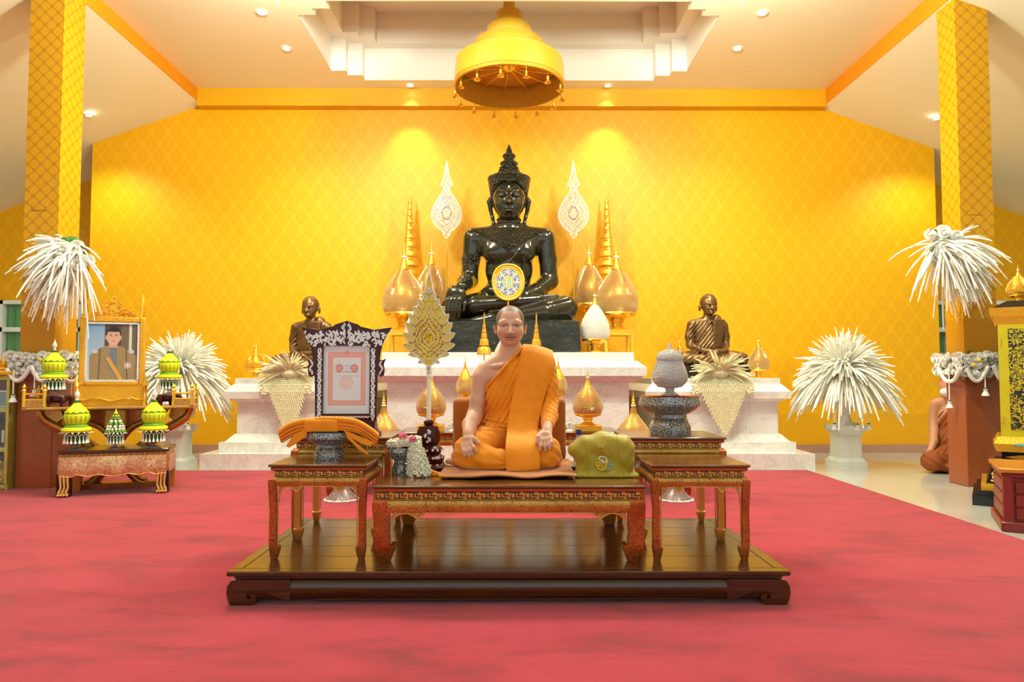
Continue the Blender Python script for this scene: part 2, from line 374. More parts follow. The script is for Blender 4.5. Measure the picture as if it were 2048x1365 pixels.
def swirl(name, ground, ink, scale, th, rough=.3, metal=.6, dist=2.2):
    m = NT(name); q = m.noise(scale, 3, None, .55, dist); w = m.math('ABSOLUTE', m.math('SUBTRACT', q, .5))
    k = m.math('LESS_THAN', w, th); m.set(color=m.mix(k, m.ramp(m.noise(7, 2), [(.3, lin(ground[0])), (.7, lin(ground[1]))]), lin(ink)), rough=rough, metal=m.math('SUBTRACT', metal, m.math('MULTIPLY', k, metal))); return m.m
M['lacquer_gold'] = swirl('gold_leaf_lacquer', ((190, 132, 40), (214, 168, 82)), (46, 22, 10), 55, .020)
M['lacquer_red'] = swirl('copper_gold_lacquer', ((176, 82, 20), (206, 116, 38)), (46, 18, 8), 60, .026)
M['lacquer_fade'] = swirl('faded_gold_red_lacquer', ((204, 130, 84), (240, 206, 148)), (150, 66, 40), 38, .035)
M['gold_edge'] = plain('pale_gold_edge', (232, 186, 106), .32, .75)
M['fret'] = plain('dark_fret', (52, 26, 12), .5); M['fret_ground'] = plain('gold_fret_ground', (214, 152, 62), .4, .5); M['red_moulding'] = plain('copper_moulding', (176, 78, 24), .4, .4)
M['leg_inner'] = plain('orange_gold_paint', (206, 128, 44), .38, .45)
M['gold'] = plain('polished_gold', (255, 206, 74), .26, .82, bump=.12, bs=40)
M['gold_relief'] = plain('chased_gold', (240, 186, 56), .36, .75, bump=.9, bs=150, bd=.006)
M['gold_pale'] = plain('pale_gold_crystal_mount', (206, 150, 62), .3, .75)
M['crystal_gold'] = plain('champagne_crystal', (240, 206, 142), .1, .45); M['crystal'] = plain('clear_white_crystal', (246, 244, 238), .08, .25)
M['pearl'] = plain('white_pearl_beads', (244, 238, 224), .25)
M['glass'] = NT('clear_glass').set(color=(.93, .96, .97), rough=.05, trans=.85, ior=1.35).m
m = NT('cut_crystal_bowl'); m.set(color=(.92, .94, .95), rough=.12, trans=.45, ior=1.4); m.bump(m.voro(130).outputs['Distance'], .9, .01); M['glass_cut'] = m.m
m = NT('mother_of_pearl_lacquer'); vv = m.voro(420); k = m.math('GREATER_THAN', m.n('ShaderNodeSeparateColor', {0: vv.outputs['Color']}).outputs[0], .52)
m.set(color=m.mix(k, (.012, .014, .015), m.mix(.25, lin((168, 188, 184)), vv.outputs['Color'])), rough=.2, metal=m.math('MULTIPLY', k, .3), coat=.5); M['pearl_lacquer'] = m.m
m = NT('inlaid_dark_red'); vv = m.voro(60); k = m.math('LESS_THAN', m.math('ABSOLUTE', m.math('SUBTRACT', m.math('FRACT', m.math('MULTIPLY', vv.outputs['Distance'], 4.0)), .5)), .2)
m.set(color=m.mix(k, lin((86, 18, 16)), lin((214, 196, 186))), rough=.25); M['inlay_red'] = m.m
M['inlay'] = plain('mother_of_pearl_inlay', (226, 226, 226), .22, .15, var=.12, vs=90)
m = NT('dark_green_stone'); m.set(color=m.ramp(m.noise(6, 5, None, .6), [(.3, lin((22, 23, 14))), (.7, lin((40, 38, 24)))]), rough=.11, spec=.65, coat=.25, coatr=.05); M['stone'] = m.m
m = NT('carved_dark_stone'); m.set(color=m.ramp(m.noise(6, 5, None, .6), [(.3, lin((34, 32, 20))), (.7, lin((60, 54, 34)))]), rough=.22, spec=.65); m.bump(m.voro(52).outputs['Distance'], 1.0, .06); M['stone_carved'] = m.m  # paler than the smooth stone: bright glints off the carving put into the colour
m = NT('rough_dark_stone'); m.set(color=m.ramp(m.noise(6, 5, None, .6), [(.3, lin((22, 24, 18))), (.7, lin((40, 42, 32)))]), rough=.2, spec=.6); m.bump(m.noise(9, 4, None, .6), .6, .05); M['stone_rough'] = m.m
M['bronze'] = plain('aged_bronze', (120, 90, 56), .36, .65, var=.25, vs=14); M['black_base'] = plain('black_lacquer_base', (24, 20, 16), .3)
M['lacquer_black'] = plain('black_lacquer', (12, 11, 10), .22)
M['robe'] = plain('orange_robe_cloth', (242, 148, 0), .75, var=.06, vs=20, bump=.15, bs=500, bd=.001, sheen=.15)
M['cushion'] = plain('rust_brown_velvet', (166, 94, 14), .85, var=.1, vs=25, sheen=.3)
M['cushion_side'] = plain('dark_brown_cushion_side', (52, 28, 12), .85)
M['brown_robe'] = plain('brown_robe_cloth', (142, 66, 14), .8, var=.1, vs=15)
M['skin'] = vcol('skin', .5, sss=.06); M['skin'].node_tree.nodes['Principled BSDF'].inputs['Subsurface Radius'].default_value = (.01, .004, .002)
M['print'] = vcol('printed_paper', .45); M['bag'] = plain('olive_yellow_satin', (172, 150, 8), .5, var=.08, vs=12, sheen=.3)
M['flower'] = plain('ivory_tuberose_petals', (250, 247, 232), .6, var=.04, vs=60, bump=.6, bs=120, bd=.006); M['jasmine'] = plain('jasmine_buds', (238, 236, 212), .55, var=.05, vs=80)
M['cream_flower'] = plain('cream_woven_buds', (240, 232, 190), .6, var=.06, vs=60)
M['rose'] = plain('white_rose_petals', (248, 246, 238), .6); M['leaf'] = plain('green_leaf', (66, 104, 40), .6); M['pink'] = plain('pink_petals', (232, 120, 148), .6, var=.15, vs=60)
M['lime'] = plain('lime_yellow_flowers', (226, 234, 20), .6, var=.08, vs=60, bump=.5, bs=400, bd=.002); M['lime_green'] = plain('fresh_green_trim', (120, 170, 24), .6, var=.1, vs=60); M['dark_green'] = plain('dark_green_trim', (40, 92, 24), .6)
M['window_glass'] = NT('window_glass').set(color=(.9, .95, .93), rough=.2, spec=.2, alpha=.06).m
M['curtain'] = plain('green_curtain', (40, 140, 54), .8, var=.15, vs=4); M['daylit'] = plain('window_pane', (200, 214, 210), .1)
m = NT('yellow_parasol_cloth'); g = m.noise(30, 3, m.mapv((6, 6, .6))); m.set(color=m.ramp(g, [(.3, lin((200, 150, 16))), (.7, lin((220, 172, 34)))]), rough=.5, trans=.0, sheen=.2); M['parasol'] = m.m
m = NT('gold_scroll_on_black'); q = m.noise(26, 3, None, .5, 1.6); k = m.math('LESS_THAN', m.math('ABSOLUTE', m.math('SUBTRACT', q, .5)), .045); m.set(color=m.mix(k, (.010, .010, .006), lin((214, 190, 14))), rough=.3, metal=m.math('MULTIPLY', k, .4)); M['scroll_door'] = m.m
M['yellow_gilt'] = plain('yellow_gilt_panel', (214, 196, 20), .35, .35, var=.06); M['green_gilt'] = plain('greenish_gilt_frame', (190, 190, 96), .4, .4, var=.1, vs=30)
M['blue'] = plain('blue_plastic', (20, 70, 170), .35); M['water'] = NT('pet_bottle').set(color=(.85, .92, .95), rough=.08, trans=.8, ior=1.3).m
M['emit'] = NT('lamp_lens').set(color=(1, 1, 1), emit=(1.0, .93, .78), es=18.0).m
M['mask'] = plain('white_face_mask', (232, 232, 228), .8); M['black'] = plain('black_plastic', (16, 16, 18), .4); M['eye_white'] = plain('eye_white', (226, 218, 210), .3); M['iris'] = plain('dark_iris', (26, 14, 10), .15)
M['wire'] = plain('glasses_wire', (190, 180, 170), .25, .9); M['lens'] = NT('spectacle_lens').set(color=(1, 1, 1), rough=.02, trans=1.0, ior=1.01).m
M['book_dark'] = plain('dark_blue_book_cloth', (24, 40, 58), .5); M['silver'] = plain('silver_metal', (206, 206, 204), .25, .9)
M['thread_white'] = plain('white_thread', (240, 236, 226), .6); M['thread_yellow'] = plain('yellow_thread', (244, 206, 30), .6); M['thread_blue'] = plain('light_blue_thread', (130, 170, 200), .6); M['thread_red'] = plain('red_thread', (206, 70, 40), .6); M['thread_gold'] = plain('pale_gold_thread', (226, 200, 100), .5)
M['fan_white'] = plain('white_fan_thread', (240, 238, 222), .5); M['fan_gold'] = plain('gold_fan_embroidery', (232, 208, 62), .45, .2, bump=.8, bs=220, bd=.004); M['red_lacquer_tray'] = plain('red_lacquer_inside', (150, 26, 22), .25)
M['umbrella_inner'] = plain('parasol_lining', (206, 140, 40), .6); M['pale_stone'] = plain('white_plaster_urn', (226, 226, 216), .4)
# ------------------------------------------------------------------ the room
WALL_Y = 8.58; FAR_Y = 9.5; XL, XR = -3.77, 3.845
struct('floor', MB().b(-9, 9, -4, FAR_Y + .2, -.1, 0), M['terrazzo'])
tag(MB().b(-5.2, 2.9, -3.5, 6.95, .0, .014).build('carpet', M['carpet']), 'large plain red carpet covering the hall floor', 'carpet')
FLOOR = .014                                   # top of the carpet
wp = [(-5.09, 0), (5.22, 0), (5.22, slope_z(5.22) + .02), (3.81, 4.25), (3.81, 4.5), (-3.81, 4.5), (-3.81, 4.25), (-5.09, slope_z(5.09) + .02)]
struct('wall_back', MB().prism(wp, (0, WALL_Y, 0), (1, 0, 0), (0, 0, 1), (0, .3, 0)), M['wallpaper'])
struct('baseboard_back', MB().b(-5.10, 5.23, WALL_Y - .03, WALL_Y + .31, 0, .10), M['pink_granite'])
fw = MB()                                      # farther wall with the windows, in pieces around the openings
WIN = [(-7.35, -5.15), (5.35, 7.5)]; WZ = (.72, 1.93)
xs = [-9, WIN[0][0], WIN[0][1], WIN[1][0], WIN[1][1], 9]
for a, b2 in ((0, 1), (2, 3), (4, 5)): fw.b(xs[a], xs[b2], FAR_Y, FAR_Y + .15, 0, 4.6)
for a, b2 in WIN: fw.b(a, b2, FAR_Y, FAR_Y + .15, 0, WZ[0]); fw.b(a, b2, FAR_Y, FAR_Y + .15, WZ[1], 4.6)
struct('wall_far', fw, M['wallpaper'])
struct('wall_left', MB().b(-9.1, -9, -4, FAR_Y + .2, 0, 3), M['ceiling']); struct('wall_right', MB().b(9, 9.1, -4, FAR_Y + .2, 0, 3), M['ceiling'])
for i, (a, b2) in enumerate(WIN):
    w = empty_w = bpy.data.objects.new('window_%d' % (i + 1), None); COL.objects.link(w); w['kind'] = 'structure'; w.location = ((a + b2) / 2, FAR_Y, WZ[0])
    hw = (b2 - a) / 2; hh = WZ[1] - WZ[0]
    fr = MB()
    fr.b(-hw, hw, -.03, .05, -.02, .05); fr.b(-hw, hw, -.03, .05, hh - .05, hh); fr.b(-hw, hw, -.03, .05, hh - .42, hh - .36)
    n = 4
    for k in range(n + 1): x = -hw + k * (2 * hw - .06) / n; fr.b(x, x + .06, -.03, .05, 0, hh)
    fr.build('window_frame', M['white_paint'], w)
    for k in range(n):
        x0 = -hw + k * (2 * hw - .06) / n + .06; x1 = -hw + (k + 1) * (2 * hw - .06) / n
        MB().b(x0, x1, .01, .018, .05, hh - .42).build('pane', M['window_glass'], w); MB().b(x0, x1, .01, .018, hh - .36, hh - .05).build('pane', M['window_glass'], w)
    cu = MB(); pts = []
    for k in range(161):
        x = -hw + 2 * hw * k / 160; pts.append((x, .055 + .02 * math.sin(k * .9) + .008 * math.sin(k * 2.3)))
    cu.loft([[(x, y, z) for x, y in pts] + [(x, y + .004, z) for x, y in reversed(pts)] for z in (-.03, hh)])
    c = cu.build('curtain', M['curtain']); c.location = w.location; tag(c, 'green pleated curtain behind the window beside the %s' % ('portrait altar' if i == 0 else 'kneeling monk'), 'curtain')
    MB().b(a, b2, FAR_Y + .16, FAR_Y + .2, WZ[0] - .05, WZ[1] + .05).build('trim_%d' % (i + 11), M['daylit'], None, 0, 'structure')
# ceilings
R3 = [(1.70, .89), (1.865, .75), (2.03, .63)]; CY = 7.315     # redented coffer: half widths and half depths
ce = MB(); T = .03
ce.b(XL, XR, -4, CY - .89, CEIL, CEIL + T); ce.b(XL, XR, CY + .89, WALL_Y, CEIL, CEIL + T)
ce.b(XL, -2.03, CY - .89, CY + .89, CEIL, CEIL + T); ce.b(2.03, XR, CY - .89, CY + .89, CEIL, CEIL + T)
for s in (-1, 1):
    for t in (-1, 1):
        def q(x0, x1, y0, y1): ce.b(min(s * x0, s * x1), max(s * x0, s * x1), CY + min(t * y0, t * y1), CY + max(t * y0, t * y1), CEIL, CEIL + T)
        q(1.70, 2.03, .75, .89); q(1.865, 2.03, .63, .75)
struct('ceiling', ce, M['ceiling'])
def redent(k, dx=0.0, dy=0.0):
    q = [(1.70 - dx, .89 - dy), (1.70 - dx, .75 - dy), (1.865 - dx, .75 - dy), (1.865 - dx, .63 - dy), (2.03 - dx, .63 - dy)]
    out = list(q) + [(x, -y) for x, y in reversed(q)] + [(-x, -y) for x, y in q] + [(-x, y) for x, y in reversed(q)]
    return [(x, y + CY) for x, y in out]
co = MB(); r0 = redent(0, .004, .004); r1 = redent(0, .16, .14); n = len(r0)
co.loft([[(x, y, CEIL + .001) for x, y in r0], [(x, y, 4.78) for x, y in r0], [(x, y, 4.78) for x, y in r1], [(x, y, 5.14) for x, y in r1]], cap=False)
co.add([(x, y, 5.14) for x, y in r1], [tuple(range(n))])
struct('trim_1', co, M['coffer'], smooth=0)
sl = MB()
for s, x0 in ((-1, XL), (1, XR)):
    a, b2 = (x0, s * 9.05)
    for y0, y1 in ((-4, FAR_Y + .2),): sl.add([(a, y0, slope_z(a)), (b2, y0, slope_z(b2)), (b2, y1, slope_z(b2)), (a, y1, slope_z(a)), (a, y0, slope_z(a) + .04), (b2, y0, slope_z(b2) + .04), (b2, y1, slope_z(b2) + .04), (a, y1, slope_z(a) + .04)], [(0, 1, 2, 3), (7, 6, 5, 4), (0, 4, 5, 1), (1, 5, 6, 2), (2, 6, 7, 3), (3, 7, 4, 0)])
struct('ceiling_aisles', sl, M['ceiling'])
BZ = 4.185
struct('trim_2', MB().b(XL, XR, WALL_Y - .14, WALL_Y, BZ, CEIL + .01), M['trim'])
struct('trim_3', MB().b(XL, XL + .006, -4, WALL_Y - .0, slope_z(XL), CEIL + .01), M['beam']); struct('trim_4', MB().b(XR - .006, XR, -4, WALL_Y, slope_z(XR), CEIL + .01), M['beam'])
# pillars
for i, (x0, x1, y0, y1, gx) in enumerate(((-4.035, -3.75, 5.87, 6.16, .02), (3.86, 4.145, 6.0, 6.25, .02))):
    p = bpy.data.objects.new('pillar', None); COL.objects.link(p); p['kind'] = 'structure'; p.location = ((x0 + x1) / 2, (y0 + y1) / 2, 0)
    hx, hy = (x1 - x0) / 2, (y1 - y0) / 2
    MB().b(-hx, hx, -hy, hy, .95, 4.6).build('shaft', M['pillar'], p)
    MB().rbox((0, 0, .5), (2 * hx + .012, 2 * hy + .012, 1.0), .006).build('granite_base', M['granite'], p)
    MB().rbox((0, 0, 1.006), (2 * hx + .004, 2 * hy + .004, .03), .006).build('base_cap', M['granite'], p)
    MB().b(-.07, .05, -hy - .004, -hy + .002, 2.31, 2.37).build('cover_plate', M['pillar'], p)
# downlight fittings
def downlight(loc, label):
    o = empty('downlight', loc, label, 'light', group='recessed ceiling downlights')
    MB().lathe([(.034, -.002), (.052, -.004), (.055, -.010), (.040, -.014), (.034, -.010)], n=20).build('trim_ring', M['white_paint'], o)
    MB().lathe([(.001, -.010), (.030, -.011), (.036, -.007), (.036, 0)], n=16).build('lens', M['emit'], o)
for i, (x, y, e, a) in enumerate(DOWNLIGHTS):
    sd = 'portrait altar' if x < 0 else 'scripture cabinet'
    lab = ['small round downlight at the gold trim, on the %s side of hanging parasol', 'small round downlight beside the rear corner of the coffer, %s side', 'small round downlight beside the front corner of the coffer, %s side'][i // 2] % sd if i < 6 else 'small round downlight in the plain ceiling over the carpet'
    downlight((x, y, CEIL), lab)
for i, (x, y) in enumerate(AISLE_LIGHTS): downlight((x, y, slope_z(x) - .01), 'small round downlight in the sloping aisle ceiling %s, %s side' % ('beside the pillar' if i < 2 else 'toward the open front', 'portrait altar' if x < 0 else 'scripture cabinet'))
# ------------------------------------------------------------------ low wooden platform
PZ = .152                                       # platform top
PX, PY0, PY1 = 1.14, 2.905, 3.965
pf = empty('platform', (0, (PY0 + PY1) / 2, FLOOR), 'low dark wooden platform with scrolled feet, standing on red carpet', 'platform')
pc = (PY0 + PY1) / 2; hz = PZ - FLOOR; hy = (PY1 - PY0) / 2
nb = 5; bw = (2 * hy - .10) / nb
for k in range(nb):
    y0 = -hy + .05 + k * bw
    MB().rbox((0, y0 + bw / 2, hz - .009), (2 * PX - .10, bw - .0012, .018), .0015).build('board', M['dark_wood'], pf)
for s in (-1, 1):
    MB().rbox((0, s * (hy - .025), hz - .010), (2 * PX, .05, .020), .004).build('frame_rail', M['dark_wood'], pf)
    MB().rbox((s * (PX - .025), 0, hz - .010), (.05, 2 * hy - .10, .020), .004).build('frame_rail', M['dark_wood'], pf)
MB().b(-PX + .025, PX - .025, -hy + .025, hy - .025, hz - .034, hz - .019).build('waist', M['dark_wood'], pf)
prof = [(a, z * 1.36) for a, z in [(.0, 0), (.012, .004), (.021, .016), (.024, .032), (.020, .048), (.010, .058), (0, .060), (-.02, .060), (-.02, 0)]]
for s in (-1, 1):
    MB().loft([[(x, s * (hy - .035 + a), hz - .117 + b2) for a, b2 in prof] for x in (-PX + .03, PX - .03)]).build('apron', M['dark_wood'], pf)
    MB().loft([[(s * (PX - .035 + a), y, hz - .117 + b2) for a, b2 in prof] for y in (-hy + .03, hy - .03)]).build('apron', M['dark_wood'], pf)
    MB().tube([(x, s * (hy - .030), hz - .118) for x in (-PX + .36, PX - .36)], .0035, 6).build('bead', M['dark_wood'], pf)
foot = [(-.01, .102), (-.035, .098), (-.05, .075), (-.052, .045), (-.045, .018), (-.036, .0), (.052, 0), (.062, .008), (.07, .022), (.068, .036), (.06, .044), (.05, .044), (.044, .036), (.046, .028), (.038, .024), (.028, .034), (.028, .050), (.042, .060), (.07, .060), (.11, .050), (.15, .034), (.19, .018), (.206, .020), (.206, .102)]
for s in (-1, 1):
    for t in (-1, 1):
        q = [(s * (PX - .05) - s * x, z) for x, z in foot]
        MB().prism(q, (0, t * (hy - .012), 0), (1, 0, 0), (0, 0, 1), (0, -t * .07, 0)).build('foot', M['dark_wood'], pf, 30)

# ------------------------------------------------------------------ gilt lacquer tables
def fretwork(mb, L, h, o, ax, dep):
    o = Vector(o); ax = Vector(ax); up = Vector((0, 0, 1)); t = h * .16; n = max(3, int(L / (h * 2.1))); w = L / n
    def bar(x0, x1, z0, z1): mb.prism([(x0, z0), (x1, z0), (x1, z1), (x0, z1)], o, ax, up, dep)
    for k in range(n):
        x = k * w
        bar(x, x + w * .78, h * .84, h); bar(x + w * .1, x + w * .9, 0, h * .16); bar(x + w * .42, x + w * .42 + t, h * .16, h * .84)
        bar(x + w * .62, x + w * .62 + t, h * .36, h * .84); bar(x + w * .1, x + w * .1 + t, h * .16, h * .6); bar(x + w * .62, x + w * .98, h * .36, h * .52)
def gilt_table(name, label, loc, w, d, h, leg=.05, panel='lacquer_gold', legm='lacquer_red', fret=.022, apron=.04, rz=0, group=None, inner=True, foot_h=.055, top='table_wood', bracket=.30):
    o = empty(name, loc, label, 'table', rz, group); hw, hd = w / 2, d / 2; th = .012
    tp = MB(); tp.rbox((0, 0, h - th / 2), (w, d, th), .003).build('tabletop', M[top], o)
    MB().rbox((0, 0, h - th - .008), (w - .016, d - .016, .016), .004).build('moulding', M['red_moulding'], o)
    z1 = h - th - .016; iw, idp = hw - .022, hd - .022
    MB().b(-iw, iw, -idp, idp, z1 - fret - .004, z1).build('waist', M['fret_ground'], o)
    fr = MB()
    fretwork(fr, 2 * iw, fret, (-iw, -idp - .0015, z1 - fret - .002), (1, 0, 0), (0, .002, 0)); fretwork(fr, 2 * idp, fret, (-iw - .0015, idp, z1 - fret - .002), (0, -1, 0), (.002, 0, 0)); fretwork(fr, 2 * idp, fret, (iw + .0015, -idp, z1 - fret - .002), (0, 1, 0), (-.002, 0, 0))
    fr.build('fret_band', M['fret'], o, 0, 'stuff')
    za = z1 - fret - .004                        # top of the apron
    pr = [(-.016, 0), (-.004, 0), (.004, -.006), (.007, -.018), (.005, -apron + .012), (0, -apron), (-.016, -apron)]
    ex, ey = hw - .012, hd - .012
    MB().loft([[(x, -ey - a + .0, za + b2) for a, b2 in pr] for x in (-ex + .01, ex - .01)]).build('apron', M[panel], o)
    MB().loft([[(x, ey + a, za + b2) for a, b2 in pr] for x in (-ex + .01, ex - .01)]).build('apron', M[panel], o)
    for s in (-1, 1): MB().loft([[(s * (ex + a), y, za + b2) for a, b2 in pr] for y in (-ey + .01, ey - .01)]).build('apron', M[panel], o)
    H = za                                        # legs run up to the waist
    for s in (-1, 1):
        for t in (-1, 1):
            cx, cy = s * (ex - leg / 2 + .005), t * (ey - leg / 2 + .005)
            def sec(z, i0, wd, o2=0.0):           # o2 pushes the outside out; wd is the size
                x1 = s * (leg / 2 + o2); x0 = x1 - s * wd; y1 = t * (leg / 2 + o2); y0 = y1 - t * wd
                return [(cx + x0, cy + y0, z), (cx + x1, cy + y0, z), (cx + x1, cy + y1, z), (cx + x0, cy + y1, z)]
            f = foot_h; L = leg
            secs = [sec(0, 0, L * .62, -L * .18), sec(.004, 0, L * .7, -L * .16), sec(f * .75, 0, L * 1.08, -L * .04), sec(f, 0, L * 1.14, -.0), sec(f + .006, 0, L * .86, .0), sec(f + .05, 0, L * .8, .001), sec(H * .6, 0, L * .8, .0), sec(H - .03, 0, L * .86, .006), sec(H - .012, 0, L * .84, .006), sec(H, 0, L * .74, -.004)]
            MB().loft(secs).build('leg', M[legm] if (t < 0 or not inner) else M['leg_inner'], o, 25)
    # cusped brackets under the apron with a pale gold bead
    zl = za - apron
    for t in (-1, 1):
        y = t * (ey - .004); span = 2 * (ex - leg + .005); br = min(bracket * span, .14)
        dz = min(.055, br * .55)
        left = [(0, -dz * 1.3), (.004, -dz * .62), (br * .2, -dz * .16), (br * .45, -dz * .04), (br * .62, -dz * .22), (br * .78, -dz * .42), (br * .86, -dz * .3), (br, 0)]
        lc = crv(left, 5); x0 = -span / 2
        full = [(x0 + a, zl + b2) for a, b2 in lc] + [(-x0 - a, zl + b2) for a, b2 in reversed(lc)]
        poly = full + [(-x0, zl + .012), (x0, zl + .012)]
        n = len(full); mb = MB()
        for k in range(n - 1):
            (xa, zaa), (xb, zb) = full[k], full[k + 1]
            mb.prism([(xa, zaa), (xb, zb), (xb, zl + .012), (xa, zl + .012)], (0, y, 0), (1, 0, 0), (0, 0, 1), (0, -t * .014, 0))
        mb.build('bracket', M[panel] if t < 0 else M['leg_inner'], o, 30)
        MB().tube([(x0 + .0, y + t * .002, max(f + .01, .02))] + [(a, y + t * .002, b2 - .001) for a, b2 in full] + [(-x0, y + t * .002, max(f + .01, .02))], .0028, 6).build('edge_bead', M['gold_edge'], o)
    return o
gilt_table('low_table', 'wide gilt lacquer low table carrying the seated monk', (0, (3.005 + 3.85) / 2, PZ), 1.15, .845, .328, leg=.075, apron=.055, fret=.028, foot_h=.075, bracket=.24)
TZ = PZ + .328                                    # monk table top
gilt_table('side_table', 'small square gilt table under the bowl of folded orange robes', (-.823, 3.275, PZ), .425, .40, .408, leg=.036)
gilt_table('side_table', 'small square gilt table with an empty top, beside the olive bag', (.822, 3.255, PZ), .425, .40, .408, leg=.036)
gilt_table('rear_side_table', 'taller gilt table carrying the inlaid certificate frame', (-.818, 3.69, PZ), .49, .42, .487, leg=.036)
gilt_table('rear_side_table', 'taller gilt table carrying the glass urn on its pearl bowl', (.818, 3.69, PZ), .49, .42, .487, leg=.036)
# long offering table between platform and altar
OT_Y = 5.79; oz = P(1018, 866, OT_Y - .3).z
gilt_table('offering_table', 'long gilt offering table standing behind the monk before the altar', (0, OT_Y, FLOOR), 1.74, .6, oz - FLOOR, leg=.06, legm='lacquer_gold', apron=.045)
gilt_table('offering_side_table', 'narrow gilt offering table behind the certificate, carrying a crystal cone', (-1.15, OT_Y, FLOOR), .52, .6, oz - .02 - FLOOR, leg=.05)
gilt_table('offering_side_table', 'narrow gilt offering table behind the glass urn, carrying a crystal cone', (1.15, OT_Y, FLOOR), .52, .6, oz - .02 - FLOOR, leg=.05)
# inlaid pedestal trays on the carpet
def pedestal_tray(loc, label):
    o = empty('pedestal_tray', loc, label, 'tray', group='inlaid pedestal trays')
    sc = lambda t, z: 1 + .05 * math.cos(12 * t)
    MB().lathe([(.02, .0), (.128, .0), (.130, .006), (.118, .012)], n=48, rf=sc).build('scalloped_rim', M['white_paint'], o)
    MB().lathe([(.118, .010), (.098, .03), (.07, .06), (.046, .095), (.036, .125), (.034, .15), (.045, .165), (.03, .19), (.03, .26), (.05, .30), (.09, .34)], n=32).build('stem', M['inlay_red'], o)
    MB().lathe([(.05, .335), (.12, .345), (.15, .37), (.155, .385), (.14, .385), (.12, .372), (.01, .36)], n=36).build('bowl', M['inlay_red'], o)
pedestal_tray(G(683, 1004), 'inlaid red pedestal tray on the carpet below the certificate')
pedestal_tray(G(1352, 1004), 'inlaid red pedestal tray on the carpet below the glass urn')
for o in bpy.data.objects:
    if o.name.startswith('pedestal_tray'): o.location.z = FLOOR

# ------------------------------------------------------------------ marble altar blocks
def altar(label, cx, y_front, y_back, top, w_body, mould, base, name='marble_altar', inner=0):
    o = empty(name, (cx, (y_front + y_back) / 2, 0), label, 'altar'); hb = w_body / 2; yf = y_front - o.location.y; yb = y_back - o.location.y
    def slab(nm, e, z0, z1, e2=None):             # e: how far it stands out from the body
        e2 = e if e2 is None else e2
        MB().loft([[(-hb - (min(a, .10) if inner < 0 else a), yf - a, z), (hb + (min(a, .10) if inner > 0 else a), yf - a, z), (hb + (min(a, .10) if inner > 0 else a), yb, z), (-hb - (min(a, .10) if inner < 0 else a), yb, z)] for a, z in ((e, z0), (e2, z1))]).build(nm, M['marble'], o, 20)
    for nm, z0, z1, e, e2 in mould: slab(nm, e, z0, z1, e2)
    for nm, z0, z1, e, e2 in base: slab(nm, e, z0, z1, e2)
    slab('body', 0, base[-1][2], mould[0][1])
    return o
AY = 7.02                                        # front plane of the altar base step
zt = P(1018, 704, 6.88).z
main = altar('broad white marble altar with stepped cornice under the dark Buddha', P(1016, 740, 7.0).x, 7.06, 8.5, zt, 2.40,
      [('bed_mould', zt - .30, zt - .265, .02, .10), ('cornice_lower', zt - .265, zt - .235, .10, .12), ('corona', zt - .235, zt - .15, .15, .155), ('cyma', zt - .15, zt - .085, .15, .07), ('top_slab', zt - .085, zt, .045, .045)],
      [('plinth', 0.0, .14, .0, .0), ('base_lower', .14, .22, .0, .0), ('base_upper', .22, .30, .0, .0)])
MB().b(-.62, .62, -.722, -.70, .36, zt - .40).build('panel_frame', M['marble'], main)
zs = P(500, 757, 7.05).z
sidew = 1.27
mould = [('bed_mould', zs - .24, zs - .205, .02, .07), ('corona', zs - .205, zs - .135, .10, .105), ('cyma', zs - .135, zs - .06, .10, .03), ('top_slab', zs - .06, zs, .02, .02)]
base = [('plinth', 0, .165, .26, .26), ('base_lower', .165, .265, .13, .13), ('base_upper', .265, .34, .09, .02)]
altar('white marble side altar under the bronze monk statue behind the certificate', -2.125, 7.25, 8.5, zs, sidew, mould, base, 'marble_side_altar', 1)
altar('white marble side altar under the bronze monk statue behind the glass urn', 2.105, 7.25, 8.5, zs, sidew, mould, base, 'marble_side_altar', -1)
# ------------------------------------------------------------------ carved and living figures
class Pix:                                        # measure a figure in picture units about (u0, v0) at depth Y0
    def __init__(s, u0, v0, Y0): s.Y0 = Y0; s.k = Y0 / FOC; s.o = P(u0, v0, Y0)
    def __call__(s, u, v, y=0.0):
        p = P(u, v, s.Y0 + y * s.k); return ((p.x - s.o.x) / s.k, y, (p.z - s.o.z) / s.k)
def part_mesh(name, sdf, mat, parent, k, color=None, relax=1, label=None): return link(name, sdf.mesh(name, mat, k, relax, color), parent, label=label)

# ---- the dark stone Buddha
BY = 7.58; q = Pix(1018, 650, BY)
ALTAR_TOP = P(1018, 704, 6.88).z
B = SDF((-156, -118, -4), (156, 62, 330), 1.6)
B.ell(q(1018, 396, -2), (33, 37, 36)); B.ell(q(1018, 410, -10), (30, 32, 30), 8); B.ell(q(1018, 428, -22), (17, 15, 13), 12)
B.cap(q(1018, 388, -38), q(1018, 403, -47), 3.0, 5.2, 4)
for s in (-1, 1):
    B.ell(q(1018 + 5 * s, 404, -43), (4.2, 4.5, 3.2), 2); B.chain([q(1018 + x * s, v, y) for x, v, y in ((4, 387, -39), (11, 381, -38), (19, 381, -34), (27, 387, -27))], [1.5, 2.2, 2.2, 1.2], 2)
    B.ell(q(1018 + 14 * s, 392, -36), (10, 6, 4), 3, 'sub'); B.ell(q(1018 + 14 * s, 391.5, -31.5), (9.5, 5.5, 4.4), 1.0); B.chain([q(1018 + x * s, v, y) for x, v, y in ((6, 394, -37), (14, 395.5, -38), (23, 392, -33))], [.7, 1.1, .7], .6, 'sub')
    B.chain([q(1018 + x * s, v, y) for x, v, y in ((36, 398, 6), (39, 404, 6), (37, 420, 6), (33, 436, 4), (30, 450, 2))], [5, 5.5, 4.2, 3.8, 3.2], 1.5)
    B.ell(q(1018 + 17 * s, 412, -26), (10, 9, 9), 7)
